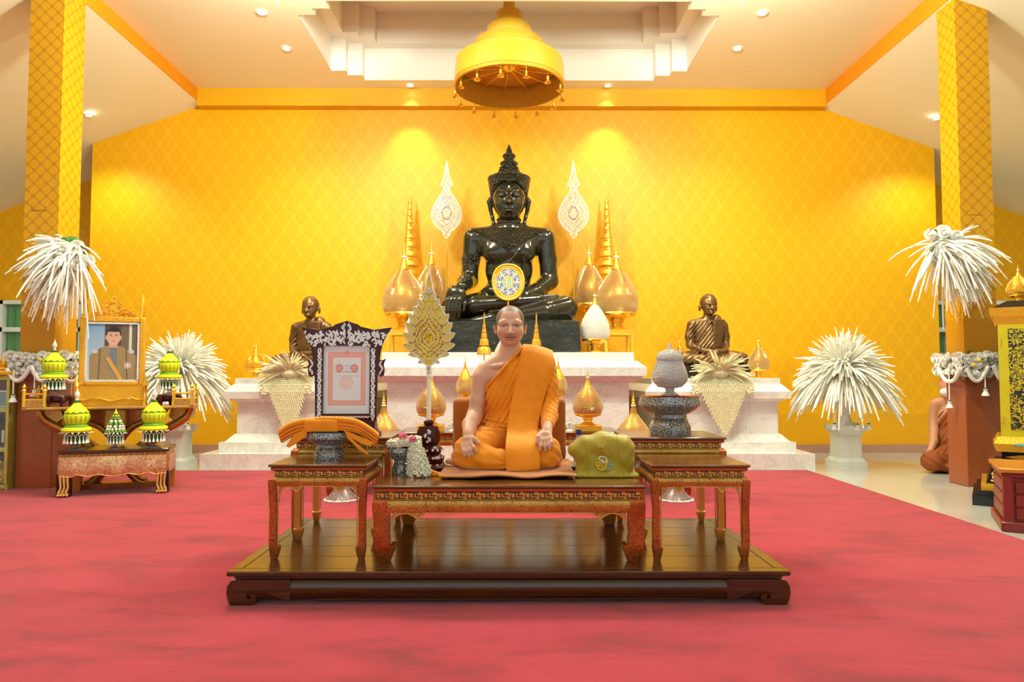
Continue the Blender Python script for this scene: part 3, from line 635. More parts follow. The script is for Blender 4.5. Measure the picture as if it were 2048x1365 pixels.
B.ell(q(1018, 416.5, -42), (11, 5.5, 2.7), 1.2); B.ell(q(1018, 421.5, -41), (9, 5.5, 2.9), 1.2); B.chain([q(1006, 417.5, -40), q(1012, 419.5, -47), q(1018, 419, -49), q(1024, 419.5, -47), q(1030, 417.5, -40)], [.6, .8, .8, .8, .6], .4, 'sub')
B.cap(q(1018, 432, 2), q(1018, 462, 5), 22, 27, 4)
for v in (441, 449): B.ell(q(1018, v, 2), (26.5, 26.5, 2.2), 1.5)
B.ell(q(1018, 492, 8), (66, 36, 38), 10); B.ell(q(1018, 540, 8), (48, 30, 48), 14); B.ell(q(1018, 588, 8), (58, 40, 26), 14)
for s in (-1, 1):
    B.cap(q(1018 + 30 * s, 468, 8), q(1018 + 70 * s, 476, 8), 16, 20, 10); B.ell(q(1018 + 28 * s, 506, -14), (24, 14, 18), 12); B.cap(q(1018 + 40 * s, 612, 10), q(1018 + 108 * s, 622, -35), 32, 25, 6)
B.chain([q(947, 480, 8), q(942, 520, 10), q(939, 560, 10)], [21, 17.5, 17], 5); B.chain([q(939, 560, 10), q(930, 566, -30), q(924, 574, -55)], [17, 15, 11.5], 6)
B.ell(q(912, 594, -76), (20, 13, 23), 6); 
for (u0, u1, v1) in ((897, 893, 640), (904, 901, 646), (911, 908, 646), (919, 917, 640)): B.chain([q(u0, 600, -86), q(u1 + 1, 622, -88), q(u1, v1 - 4, -86)], [4.6, 4.3, 3.2], 1.2)
B.chain([q(926, 592, -72), q(929, 608, -78), q(927, 622, -80)], [6, 5, 3.4], 2)
B.ell(q(942, 518, 10), (19.5, 19.5, 9), 1.5)
B.chain([q(1089, 480, 8), q(1096, 520, 10), q(1098, 562, 10)], [21, 18, 18], 5); B.chain([q(1098, 562, 10), q(1072, 584, -24), q(1052, 590, -42)], [18, 15, 11], 6)
B.ell(q(1026, 593, -50), (26, 16, 7), 4)
for k in range(4): B.cap(q(1014, 593, -44 - 6 * k), q(984, 594 + k * .6, -46 - 6 * k), 3.6, 3.0, 1)
B.ell(q(1018, 632, -5), (104, 62, 22), 8)
B.chain([q(1130, 618, -34), q(1090, 626, -60), q(985, 640, -72), q(950, 646, -72)], [26, 22, 15, 12], 4); B.chain([q(950, 646, -74), q(915, 645, -70)], [9, 7], 3)
B.chain([q(905, 616, -36), q(950, 612, -56), q(1035, 604, -66), q(1075, 600, -58)], [24, 19, 14, 12], 4); B.chain([q(1075, 600, -58), q(1112, 597, -44)], [10, 8], 4)
for s in (-1, 1):                                 # carved sash and robe hem ridges
    pass
B.chain([q(1062, 470, -26), q(1040, 500, -32), q(1005, 540, -26), q(982, 566, -20)], [1.6, 2, 2, 1.6], 1.2); B.chain([q(1048, 520, -24), q(1046, 560, -22), q(1046, 580, -24)], [1.6, 1.6, 1.6], 1)
bud = empty('buddha_statue', (q.o.x, BY, q.o.z), 'large black stone crowned Buddha seated cross-legged on the marble altar', 'statue')
bo = part_mesh('body', B, M['stone'], bud, q.k); me = bo.data; me.materials.append(M['stone_carved'])
cen = np.zeros(len(me.polygons) * 3); me.polygons.foreach_get('center', cen); cen = cen.reshape(-1, 3) / q.k
carved = (cen[:, 2] < 196) & (cen[:, 2] > 142 + np.abs(cen[:, 0]) * .62) & (np.abs(cen[:, 0]) < 66) & (cen[:, 2] < 193)
arm = (cen[:, 2] > 120) & (cen[:, 2] < 142) & (np.abs(cen[:, 0]) > 54) & (cen[:, 0] < 0)
me.polygons.foreach_set('material_index', (carved | arm).astype(np.int32))
C = SDF((-52, -52, 236), (52, 56, 382), 1.3)
C.rev((0, 6, 0), [240, 262, 290, 298, 301], [35, 38, 42.5, 44, 42], ey=1.12); C.rev((0, 2, 0), [298, 306, 308], [38, 28, 24])
for v, hw, hh in ((343, 22, 6.5), (337, 20.5, 3), (328, 18.5, 6.5), (313, 13.5, 7)): C.ell(q(1018, v, 2), (hw, hw, hh), 1.2)
C.cap(q(1018, 345, 2), q(1018, 300, 2), 17, 5, 1); C.rev((0, 2, 345), [0, 5, 9, 13, 24], [4, 6.5, 6.2, 4.2, .4], .6)
C.ell(q(1018, 396, -24), (34, 48, 35), 1, 'sub'); C.chain([q(1018 + x, v, y) for x, v, y in ((-36, 392, -16), (-33, 374, -26), (-22, 362, -36), (-8, 359, -41), (0, 362, -43), (8, 359, -41), (22, 362, -36), (33, 374, -26), (36, 392, -16))], [1.8] * 9, .8)
part_mesh('crown', C, M['stone_carved'], bud, q.k)
u = MB(); u.ball(tuple(a * q.k for a in q(1018, 374, -36.5)), (.013, .012, .020), 12, 8); u.build('forehead_gem', M['silver'], bud)
pz0 = ALTAR_TOP - q.o.z
MB().loft([[(-.70, -.50, pz0), (.70, -.50, pz0), (.70, .26, pz0), (-.70, .26, pz0)], [(-.72, -.52, pz0 + .02), (.72, -.52, pz0 + .02), (.72, .28, pz0 + .02), (-.72, .28, pz0 + .02)], [(-.70, -.50, .0), (.70, -.50, .0), (.70, .26, .0), (-.70, .26, .0)], [(-.66, -.46, .02), (.66, -.46, .02), (.66, .24, .02), (-.66, .24, .02)]]).build('pedestal', M['stone_rough'], bud)

# ---- the two bronze monk statues on the side altars
q = Pix(1018, 740, 7.7); k7 = q.k
def statue_mesh(turn):
    A = SDF((-84, -62, -4), (84, 46, 156), 1.15)
    A.ell((0, 2, 128), (16.5, 19, 18)); A.ell((0, -4, 117), (13.5, 14, 14), 6); A.ell((0, -10, 107), (7, 6, 5), 5)
    A.cap((0, -15, 121), (0, -19, 114), 1.8, 2.8, 2); A.ell((0, -16, 108), (6, 3, 1.2), .8); A.ell((0, -15.5, 105.4), (5, 3, 1.2), .8)
    for s in (-1, 1): A.ell((7 * s, -15, 120), (5, 4, 2.6), 2, 'sub'); A.ell((7 * s, -13, 119.6), (4, 3, 2), .6); A.ell((17.5 * s, 4, 117), (2.2, 4.6, 7), 1.2); A.cap((3 * s, -17, 124), (12 * s, -13, 125.5), 1.0, .8, 1)
    A.cap((0, 4, 108), (0, 6, 92), 8.5, 10.5, 3)
    A.ell((0, 8, 68), (30, 17, 30), 5); A.ell((0, 8, 40), (30, 20, 28), 8)
    for s in (-1, 1):
        A.cap((8 * s, 6, 92), (30 * s, 7, 85), 7, 9, 6); A.chain([(34 * s, 7, 82), (39 * s, 8, 60), (38 * s, 6, 42)], [9.5, 8, 7.5], 4); A.chain([(38 * s, 6, 42), (22 * s, -22, 30), (6 * s, -30, 27)], [7.5, 6.4, 5.4], 3)
        A.chain([(18 * s, 6, 16), (58 * s, -16, 15)], [18, 14], 5)
    A.chain([(60, -18, 12), (30, -34, 9), (-24, -36, 8)], [13, 10, 7.5], 3); A.chain([(-60, -18, 13), (-30, -30, 14), (24, -30, 17)], [13, 9.5, 7], 3); A.ell((0, -30, 25), (13, 8, 5), 2); A.ell((0, -4, 6), (58, 34, 9), 4)
    A.box((13, -7, 66), (12, 6, 29), 3, 3, R=(.1, .14, 0)); A.box((8, -26, 22), (11, 4, 14), 2, 2, R=(.7, .0, 0)); A.cap((18, 6, 94), (26, 14, 60), 11, 9, 4)
    A.cap((2, -8, 90), (-26, -4, 52), 2.2, 2.2, 1.5)
    A.warp((-40, -30, 34), (4, 40, 88), lambda X, Y, Z: .75 * np.sin((X * .8 - Z * .62) * 1.05))
    A.warp((-80, -60, 0), (80, 40, 30), lambda X, Y, Z: .5 * np.sin((np.abs(X) * .6 + Z * .9 + Y * .3) * .8))
    return A.mesh('bronze_figure', M['bronze'], k7)
sm = statue_mesh(0)
for u0, v0, rz, lab, hp in ((619, 738, -.16, 'bronze statue of a seated elderly monk behind the certificate frame', 1.0), (1419, 733, .16, 'bronze statue of a seated elderly monk behind the glass urn', 1.0)):
    p0 = P(u0, v0, 7.7); o = empty('monk_statue', (p0.x, 7.7, zs), lab, 'statue', rz, 'bronze monk statues')
    b2 = link('figure', sm, o); b2.location = (0, 0, p0.z - zs)
    bh = p0.z - zs + .008
    MB().loft([[(x * k, y * k, z) for x, y in ((-.40, -.20), (.34, -.24), (.38, .2), (-.34, .22))] for k, z in ((1, 0), (1.02, bh * .5), (.96, bh))]).build('black_base', M['black_base'], o)

# ---- the seated monk
MY = 3.55; q = Pix(1018, 945, MY); k = q.k
SEAT = TZ + .030
mk = empty('person', (q.o.x, MY, q.o.z), 'monk in an orange robe sitting on a rust cushion with hands on knees', 'person')
D = SDF((-132, -120, -6), (100, 66, 342), 1.25)
D.ell(q(1020.5, 641, 10), (28.5, 35, 29.5)); D.ell(q(1020.5, 663, -3), (26.8, 26, 26), 8); D.ell(q(1020.5, 679, -11), (18, 15, 13), 8)
D.cap(q(1020.5, 649, -26), q(1020.5, 665, -35), 2.8, 4.6, 4)
for s in (-1, 1):
    D.ell(q(1020.5 + 5 * s, 666.5, -30), (3.8, 4.5, 3.0), 1.5); D.ell(q(1020.5 + 13 * s, 651.8, -27), (8.5, 4.2, 3.4), 6, 'sub'); D.ell(q(1020.5 + 13 * s, 651.8, -20.6), (7.6, 5, 4.2), 1.2)
    D.chain([q(1020.5 + 5 * s, 646, -24), q(1020.5 + 13 * s, 644, -22.4), q(1020.5 + 22 * s, 646.5, -15.5)], [1.6, 2.0, 1.4], 7); D.ell(q(1020.5 + 14 * s, 663, -17), (9.5, 8, 8), 6)
    D.ell(q(1020.5 + 30.2 * s, 656, 12), (2.6, 6, 9), 1.5, R=(0, .16 * s, .35 * s)); D.ell(q(1020.5 + 29.6 * s, 665, 10), (2.8, 4, 4.2), 1.5)
    D.ell(q(1020.5 + 2.6 * s, 668.7, -35), (1.3, 1.5, 1.0), .5, 'sub'); D.chain([q(1020.5 + 7 * s, 667, -28), q(1020.5 + 14.5 * s, 677, -21)], [1.1, .9], 1.6, 'sub')
D.ell(q(1021, 673.4, -27.6), (12, 4.6, 1.9), .8); D.ell(q(1021, 677.9, -26.6), (9.8, 4.8, 2.5), 1.0); D.ell(q(1021, 683, -25), (8, 3, 2), 3, 'sub')
D.chain([q(1007, 672.4, -23), q(1014, 675.2, -31), q(1021, 675.6, -32.4), q(1028, 675.0, -31), q(1035, 671.8, -23)], [.8, 1.0, 1.0, 1.0, .8], .3, 'sub')
D.cap(q(1021, 682, 14), q(1022, 726, 16), 19.5, 27, 4)
D.cap(q(1012, 714, 20), q(972, 741, 16), 17, 19, 10); D.cap(q(1030, 712, 20), q(1074, 736, 16), 13, 17, 9)
D.ell(q(1018, 770, 22), (47, 26, 46), 12); D.ell(q(1020, 822, 24), (43, 25, 40), 14); D.ell(q(994, 752, 6), (20, 12, 14), 10)
D.chain([q(1018, 728, -6), q(992, 733, -4), q(972, 736, 4)], [3.2, 3, 3], 6)
D.ell(q(966, 756, 12), (19, 18, 22), 8); D.chain([q(963, 756, 11), q(955, 800, 10), q(949, 833, 8)], [18, 15, 14.5], 6)
D.chain([q(949, 833, 6), q(941, 850, -34), q(937, 871, -78)], [16, 15.5, 10.8], 6)
D.ell(q(936, 882, -91), (12, 6, 10), 5, R=(.55, 0, .0))
fr = [((942, 888), (948, 896), (952.5, 904)), ((936, 891), (940.5, 901), (944.5, 910)), ((930.5, 893), (934, 903.5), (938, 912.5)), ((925, 894), (926.5, 903), (929.5, 911.5))]
for i, (a, b2, c) in enumerate(fr): D.cap(q(940 - 2.2 * i, 873, -82), q(*a, -99), 6.2, 4.9, 3); D.chain([q(*a, -99), q(*b2, -107), q(*c, -107)], [4.3, 4.0, 3.1], .9)
D.chain([q(943, 875, -86), q(950, 879, -97), q(957, 887, -100)], [5, 4.2, 3.2], 2)
D.cap(q(1095, 850, -50), q(1093, 863, -76), 10.2, 10.0, 3); D.ell(q(1091.5, 872, -88), (11, 6, 9), 5, R=(.55, 0, 0))
fl = [((1083, 881), (1081, 892), (1080, 900.5)), ((1090, 881), (1090, 893), (1091, 901.5)), ((1096, 880), (1098, 890.5), (1099, 898.5)), ((1101, 878.5), (1103, 886), (1103.8, 892.5))]
for i, (a, b2, c) in enumerate(fl): D.cap(q(1090 + 2.2 * i, 864, -79), q(*a, -97), 6.0, 4.7, 3); D.chain([q(*a, -97), q(*b2, -104), q(*c, -104)], [3.9, 3.6, 2.8], 1.0)
D.chain([q(1083, 866, -84), q(1076.5, 875, -95), q(1073, 887, -99)], [5, 4.2, 3.2], 2)
D.chain([q(928, 922, -28), q(908, 922, -40), q(899, 922, -42)], [12, 8.5, 6], 3)
for i in range(4): D.ell(q(894.5 + i * .8, 921.5 + i * 1.4, -45 + 5 * i), (4, 3, 3), 1)
D.cap(q(960, 905, -20), q(1080, 905, -20), 20, 20, 6); D.cap(q(1020, 850, 22), q(1020, 905, 15), 27, 24, 10)
def skin_col(V):
    x, y, z = V[:, 0], V[:, 1], V[:, 2]; c = np.tile(np.array(lin((214, 166, 138))), (len(V), 1)); hx = (x - 2.5) / 28
    hair_line = 297 + 26 * np.exp(-(np.maximum(-y - 4, 0) / 13) ** 2 * 0) * 0
    zf = 319 - 13 * np.clip((np.abs(x - 2.5) - 14) / 9, 0, 1)           # front hairline
    side = sstep(-16, -8, y)                                              # behind the temples the stubble comes lower
    lim = zf * (1 - side) + (292 - 18 * sstep(8, 26, y)) * side
    m = sstep(-2.5, 2.5, z - lim) * (z > 262)
    c = c * (1 - .85 * m[:, None]) + np.array(lin((84, 72, 70))) * (.85 * m[:, None])
    zm = q(1021, 675.6, -31)[2]; ze = q(1021, 652, -22)[2]
    lip = np.exp(-((x - 3) / 11.5) ** 4 - ((z - zm) / 4.3) ** 4) * (y < -20); c = c * (1 - .7 * lip[:, None]) + np.array(lin((176, 92, 86))) * .7 * lip[:, None]
    ml = np.exp(-((x - 3) / 13) ** 6 - ((z - zm - .010 * (x - 3) ** 2) / .8) ** 2) * (y < -18); c = c * (1 - .8 * ml[:, None]) + np.array(lin((84, 36, 34))) * .8 * ml[:, None]
    bl = np.exp(-(((np.abs(x - 2.5) - 15) / 8) ** 2 + ((z - ze + 11) / 8) ** 2)) * (y < -8); c = c * (1 - .2 * bl[:, None]) + np.array(lin((206, 120, 96))) * .2 * bl[:, None]
    lid = np.exp(-(((np.abs(x - 2.5) - 13) / 8) ** 4 + ((z - ze - 1.6) / 1.4) ** 2)) * (y < -12); c = c * (1 - .9 * lid[:, None]) + np.array(lin((50, 28, 22))) * .75 * lid[:, None]
    br = np.exp(-(((np.abs(x - 2.5) - 14) / 9) ** 4 + ((z - ze - 8.5 + .02 * (np.abs(x - 2.5) - 12) ** 2) / 1.8) ** 2)) * (y < -14); c = c * (1 - .22 * br[:, None]) + np.array(lin((110, 80, 64))) * .22 * br[:, None]
    return c
ZC = (TZ + .027 - q.o.z) / k
a_ = q(972, 774, 0); b_ = q(1047, 690, 0); L_ = math.hypot(b_[0] - a_[0], b_[2] - a_[2]); Xs, Ys, Zs = D.ax[0][:, None, None], D.ax[1][None, :, None], D.ax[2][None, None, :]
under = ((Xs - a_[0]) * -(b_[2] - a_[2]) / L_ + (Zs - a_[2]) * (b_[0] - a_[0]) / L_ < -4) & (Xs > -47) & (Zs > 96) & (Zs < 262) & (Ys > -36)
lap = (Zs < 96) & (np.abs(Xs) < 62) & (Ys > -66); D.D += np.where(under, 7.0, 0).astype(np.float32); D.D += np.where(lap, 26.0, 0).astype(np.float32)
D.D = np.maximum(D.D, (ZC - D.ax[2])[None, None, :]); part_mesh('body', D, M['skin'], mk, k, skin_col)
for s in (-1, 1):
    e = MB(); e.ball(tuple(a * k for a in q(1020.5 + 13 * s, 652.8, -20.9)), (5.6 * k, 5.0 * k, 1.5 * k), 14, 8); eo = e.build('eye', M['eye_white'], mk)
    MB().ball(tuple(a * k for a in q(1020.5 + 13 * s, 652.4, -24.2)), (2.2 * k, 2.0 * k, 1.5 * k), 12, 8).build('iris', M['iris'], eo)
gl = MB(); 
for s in (-1, 1):
    pts = [q(1020.5 + (13.5 + 10.5 * math.cos(t)) * s, 654.5 - 6.8 * math.sin(t) * (1 if math.sin(t) < 0 else .75), -33 + .018 * (13.5 + 10.5 * math.cos(t)) ** 2) for t in np.linspace(0, 2 * PI, 28, endpoint=False)]
    gl.tube([tuple(a * k for a in p) for p in pts], .00045, 6, closed=True)
    gl.tube([tuple(a * k for a in p) for p in (q(1020.5 + 24 * s, 653, -23), q(1020.5 + 29.5 * s, 652, -10), q(1020.5 + 31 * s, 651, 10))], .0007, 6)
gl.tube([tuple(a * k for a in p) for p in (q(1017, 653, -38), q(1020.5, 652, -39), q(1024, 653, -38))], .0007, 6)
gl.build('glasses', M['wire'], mk, label='thin wire-rimmed glasses')
# robe: lap, wrap with pleats, sleeve
R = SDF((-124, -120, -4), (122, 72, 264), 1.25)
for s, ud in ((-1, 0), (1, 0)):
    R.cap(q(1018 + 38 * s, 884, -8), q(1018 + (80 if s < 0 else 72) * s, 902, -70), 36, 29, 8)
R.chain([q(938, 912, -74), q(975, 920, -78), q(1012, 924, -74)], [27, 24, 22], 6); R.chain([q(1092, 914, -72), q(1062, 922, -74), q(1024, 926, -78)], [25, 22, 20], 6); R.ell(q(1018, 926, -24), (100, 66, 21), 8)
R.cap(q(936, 908, -62), q(922, 915, -40), 27, 20, 6); R.cap(q(1098, 908, -60), q(1106, 915, -36), 24, 18, 6)
R.ell(q(1022, 846, 22), (55, 36, 34), 10); R.ell(q(1023, 800, 22), (54.5, 34, 62), 10); R.ell(q(1030, 752, 18), (54, 35, 50), 10); R.cap(q(1046, 712, 20), q(1078, 728, 16), 20, 22, 8); R.ell(q(996, 786, 2), (25, 18, 32), 10)
R.box(q(930, 800, 10), (14, 60, 66), 4, 3, 'sub')
R.chain([q(1092, 728, 14), q(1099, 768, 12), q(1099, 806, 10)], [20, 17.5, 18.5], 7); R.chain([q(1099, 806, 10), q(1099, 832, -18), q(1095, 850, -46)], [18, 16, 13.5], 5); R.cap(q(1098, 806, 12), q(1090, 868, 2), 16, 13, 5)
R.cap(q(1095, 857, -58), q(1094, 870, -80), 10.8, 10.6, 0, 'sub')
def pleat(X, Y, Z):
    c = X * .86 - Z * .50; w = np.sin(c * .62 + 1.3 * np.sin(Z * .035)) + .5 * np.sin(c * 1.21 + 2.0 + Z * .02)
    m = sstep(18, 4, X + (Z - 120) * -.08) * sstep(88, 102, Z) * (1 - sstep(20, 40, Y)); return 1.45 * w * m
R.warp((-60, -40, 84), (30, 50, 258), pleat)
def lapf(X, Y, Z):
    r = np.arctan2(Z - 30, X - 5.0); m = sstep(104, 84, Z) * sstep(-3, 10, Z); return m * (.9 * np.sin(r * 13 + .06 * np.abs(X)) + .7 * np.sin(.16 * X + .34 * Z + .1 * Y) * sstep(20, 60, np.abs(X)))
R.warp((-124, -120, -4), (122, 40, 106), lapf)
R.warp((64, -60, 90), (122, 40, 215), lambda X, Y, Z: (.45 * np.sin(Z * .42 + X * .35 + Y * .2 + 1.5 * np.sin(Z * .06)) + .4 * np.sin(Z * .2 - X * .5)) * sstep(64, 78, X))
R.warp((-70, -60, 80), (20, 50, 110), lambda X, Y, Z: 1.3 * np.sin(Z * .75 + X * .12) * sstep(80, 88, Z) * sstep(112, 100, Z))
a = q(972, 774, 0); b2 = q(1047, 690, 0); dx, dz = b2[0] - a[0], b2[2] - a[2]; L = math.hypot(dx, dz); nx, nz = -dz / L, dx / L
sl, (X, Y, Z) = R.win((-124, -120, 100), (122, 72, 264)); R.D[sl] = np.maximum(R.D[sl], (X - a[0]) * nx + (Z - a[2]) * nz + Y * .0)
R.D = np.maximum(R.D, (ZC - R.ax[2])[None, None, :])
R.chain([q(972, 776, -9), q(996, 749, -16), q(1020, 722, -14), q(1044, 696, -6)], [2.2, 2.4, 2.6, 2.6], 2.5)
part_mesh('robe', R, M['robe'], mk, k, label='bright orange pleated robe leaving one shoulder bare')
# long folded shoulder cloth hanging down the front
rows = [(702, 1046, 1098, 52), (690, 1046, 1104, 36), (688.5, 1046, 1105.5, 14), (694, 1045, 1106, -4), (706, 1042, 1107, -13), (730, 1037, 1106, -19), (765, 1030.5, 1098, -21), (800, 1024, 1087, -22), (826, 1019, 1082, -24), (842, 1016.5, 1078, -29), (856, 1014.5, 1075, -42), (866, 1014, 1075, -62), (876, 1013, 1076, -84), (890, 1011.5, 1078, -99), (912, 1011.5, 1079.5, -110), (930, 1012.5, 1080, -112), (938, 1015, 1080, -111)]
def sash(rows, thick, wob):
    V = []; nc = 15
    for i, (v, ul, ur, y) in enumerate(rows):
        for j in range(nc):
            t = j / (nc - 1); v2 = v + (6 * (1 - t) if i == len(rows) - 1 else 0) + (4 * (1 - t) if i == len(rows) - 2 else 0); bend = 9 * (abs(t - .42) / .58) ** 2.2 if v < 850 else 5 * (abs(t - .4) / .6) ** 2
            if i < 4: bend += 7 * t * t
            if i < 6: v2 += (15 - i) * t * t
            V.append(q(ul + (ur - ul) * t, v2, y + bend + wob * math.sin(t * 5 + i * .9) + (.9 * math.sin(i * 2.1) if 6 < i < 12 else 0)))
    V = np.array(V); nr = len(rows); idx = np.arange(nr * nc).reshape(nr, nc); g = V.reshape(nr, nc, 3); tu = np.gradient(g, axis=0); tv = np.gradient(g, axis=1); n = np.cross(tu, tv); n /= np.linalg.norm(n, axis=2)[..., None] + 1e-9
    if n[8, 7, 1] > 0: n = -n
    b2 = (g - n * thick).reshape(-1, 3); A = np.concatenate([V, b2]) * k; mb = MB(); N = nr * nc; fs = []
    for i in range(nr - 1):
        for j in range(nc - 1):
            a, b3, c, d = idx[i, j], idx[i, j + 1], idx[i + 1, j + 1], idx[i + 1, j]; fs.append((a, d, c, b3)); fs.append((a + N, b3 + N, c + N, d + N))
    for i in range(nr - 1):
        for j, sgn in ((0, 1), (nc - 1, -1)):
            a, d = idx[i, j], idx[i + 1, j]; fs.append((a, a + N, d + N, d) if sgn > 0 else (d, d + N, a + N, a))
    for j in range(nc - 1):
        for i, sgn in ((0, -1), (nr - 1, 1)):
            a, d = idx[i, j], idx[i, j + 1]; fs.append((a, a + N, d + N, d) if sgn > 0 else (d, d + N, a + N, a))
    mb.add([tuple(p) for p in A], fs); return mb
sash(rows, 3.2, .5).build('shoulder_cloth', M['robe'], mk, 50, label='folded orange shoulder cloth hanging straight down the front')
sash([(v + (3 if i > 12 else 0), a - .5, b2 - 2, y + 3.5) for i, (v, a, b2, y) in enumerate(rows)], 2.5, .3).build('shoulder_cloth', M['robe'], mk, 50)

# ---- monk kneeling behind the pillar
q2 = Pix(1905, 950, 6.86); k2 = q2.k
K = SDF((-60, -50, -2), (60, 70, 200), 1.3); Z0 = 0
kp = empty('person', (q2.o.x, 6.86, 0.0), 'monk in a brown robe and white face mask kneeling beside the granite pillar', 'person', -.534)
K.ell((-3, 10, 174), (17, 20, 21)); K.ell((-4, 2, 162), (13, 14, 14), 6); K.cap((0, 14, 160), (4, 18, 140), 11, 13, 4); K.ell((-15, 12, 168), (3, 6, 9), 1)
K.ell((4, 22, 112), (31, 20, 38), 6); K.cap((-2, 18, 142), (-22, 18, 136), 9, 11, 6); K.chain([(-25, 18, 134), (-30, 18, 104), (-30, 10, 82)], [11, 9, 8.5], 4); K.chain([(-30, 10, 82), (-31, -12, 62), (-36, -26, 47)], [8.5, 7.5, 5.6], 4); K.ell((-38, -30, 42), (7, 5, 8), 3, R=(.5, 0, .2))
for i in range(4): K.cap((-43 + i * 4.2, -33, 37), (-46 + i * 4.6, -37, 27 + abs(i - 1.5)), 2.0, 1.6, .6)
K.cap((-32, -28, 44), (-29, -34, 36), 2.2, 1.7, 1); K.cap((24, 20, 134), (34, 18, 100), 11, 9, 5)
part_mesh('body', K, M['skin'], kp, k2, lambda V: np.tile(np.array(lin((198, 136, 100))), (len(V), 1)) * (1 - .5 * sstep(178, 184, V[:, 2] + V[:, 1] * .3))[:, None])
Q = SDF((-64, -56, -3), (64, 74, 150), 1.3)
Q.ell((6, 22, 108), (32.5, 21.5, 37)); Q.ell((2, 20, 62), (34, 26, 30), 8); Q.chain([(-6, 10, 30), (-34, -30, 24)], [26, 21], 6); Q.chain([(20, 10, 30), (30, -30, 24)], [24, 20], 6); Q.ell((0, 8, 14), (46, 48, 15), 6)
sl, (X, Y, Z) = Q.win((-64, -56, 80), (64, 74, 150)); Q.D[sl] = np.maximum(Q.D[sl], (-.70 * (X + 16) + .71 * (Z - 118)) * np.ones_like(Y))
Q.warp((-64, -56, 40), (64, 74, 150), lambda X, Y, Z: .9 * np.sin((X * .8 - Z * .55) * .75)); Q.warp((-64, -56, 0), (64, 74, 40), lambda X, Y, Z: .7 * np.sin(X * .3 + Z * .5))
part_mesh('robe', Q, M['brown_robe'], kp, k2, label='brown pleated robe')
mm = SDF((-30, -24, 146), (24, 20, 176), 1.0); mm.ell((-4, -2, 160), (14.5, 14.5, 10.5)); mm.ell((-4, 6, 160), (16, 14, 14), 0, 'sub'); part_mesh('face_mask', mm, M['mask'], kp, k2)
kp.location.z = .0
# ------------------------------------------------------------------ bud-shaped offering ornaments
BUD = [(.0, .0), (.52, .0), (.55, .012), (.40, .03), (.30, .05), (.28, .085), (.36, .10), (.34, .125), (.55, .14), (.86, .165), (.90, .185), (.88, .20)]
EGG = [(.86, .20), (.96, .245), (1.0, .31), (.97, .38), (.86, .46), (.68, .54), (.48, .61), (.32, .66), (.22, .70)]
NECK = [(.24, .695), (.20, .72), (.15, .76), (.10, .80), (.09, .815)]
def lerp_prof(prof, t):
    for (r0, z0), (r1, z1) in zip(prof, prof[1:]):
        if z0 <= t <= z1: return r0 + (r1 - r0) * (t - z0) / max(z1 - z0, 1e-9), (r1 - r0) / max(z1 - z0, 1e-9)
    return prof[-1][0], 0.0
def studs(prof, W, H, rows, mb, size, z0=None, z1=None):
    z0 = prof[0][1] if z0 is None else z0; z1 = prof[-1][1] if z1 is None else z1
    for i in range(rows):
        t = z0 + (z1 - z0) * (i + .5) / rows; r, sl = lerp_prof(prof, t); R = r * W; n = max(6, int(2 * PI * R / (size * 2.1)))
        for j in range(n):
            a = 2 * PI * (j + .5 * (i % 2)) / n; nr = Vector((math.cos(a), math.sin(a), -sl * W / H)).normalized()
            mb.gem((R * math.cos(a), R * math.sin(a), t * H), nr, size, size * .9)
def phum(label, base, W, H, body='gold_pale', gem='crystal_gold', foot='gold', rows=13, gs=None, group=None, stand=None, smooth_top=False, name='bud_ornament'):
    o = empty(name, base, label, 'ornament', group=group); z = 0.0; gs = .0062; rows = max(rows, int(H * .48 / .0105))
    if stand:                                   # (kind, height, width)
        kind, sh, sw = stand; h2 = sw / 2
        if kind == 'table':
            MB().rbox((0, 0, sh - .012), (sw, sw, .024), .005).build('stand_top', M['gold_relief'], o)
            for a in (-1, 1):
                for b2 in (-1, 1): MB().box((a * (h2 - .018), b2 * (h2 - .018), (sh - .02) / 2), (.03, .03, sh - .02), 0).build('stand_leg', M['gold_relief'], o)
                MB().b(-h2 + .02, h2 - .02, a * (h2 - .012) - .008, a * (h2 - .012) + .008, sh - .055, sh - .02).build('stand_apron', M['gold_relief'], o)
        elif kind == 'box':
            MB().rbox((0, 0, sh / 2), (sw, sw * .8, sh), .004).build('stand_box', M['gold_relief'], o)
        else:
            MB().lathe([(.01, 0), (h2, 0), (h2, .02), (h2 * .5, .04), (h2 * .3, sh * .4), (h2 * .3, sh * .8), (h2 * .8, sh)], n=20).build('stand_post', M['gold'], o)
        z = sh
    T = (0, 0, z); Wr = W / 2
    if body is not None and foot: MB().lathe([(r * Wr, t * H) for r, t in BUD], T, 28).build('foot', M[foot], o)
    MB().lathe([(r * Wr * .97, t * H) for r, t in [(.3, .19)] + EGG], T, 28).build('bud', M[body], o)
    if gem:
        g = MB(); studs(EGG, Wr, H, rows, g, gs, z1=.5 if smooth_top else .68); g.M = None
        go = g.build('crystal_cover', M[gem], o, 0, 'stuff'); go.location = T
    MB().lathe([(r * Wr, t * H) for r, t in NECK], T, 16).build('neck', M[foot or 'gold'], o)
    MB().ball((0, 0, z + .835 * H), (.13 * Wr, .13 * Wr, .02 * H), 14, 8).build('pearl_knob', M['pearl'] if not smooth_top else M['gold'], o)
    MB().lathe([(.06 * Wr, .845 * H), (.07 * Wr, .87 * H), (.035 * Wr, .89 * H), (.045 * Wr, .91 * H), (.02 * Wr, .94 * H), (.004 * Wr, H)], T, 12).build('spire', M['gold'], o)
    return o
def at_px(u, vbot, Y, z=None):
    p = P(u, vbot, Y)
    if z is not None: p.z = z
    return p
AT = ALTAR_TOP
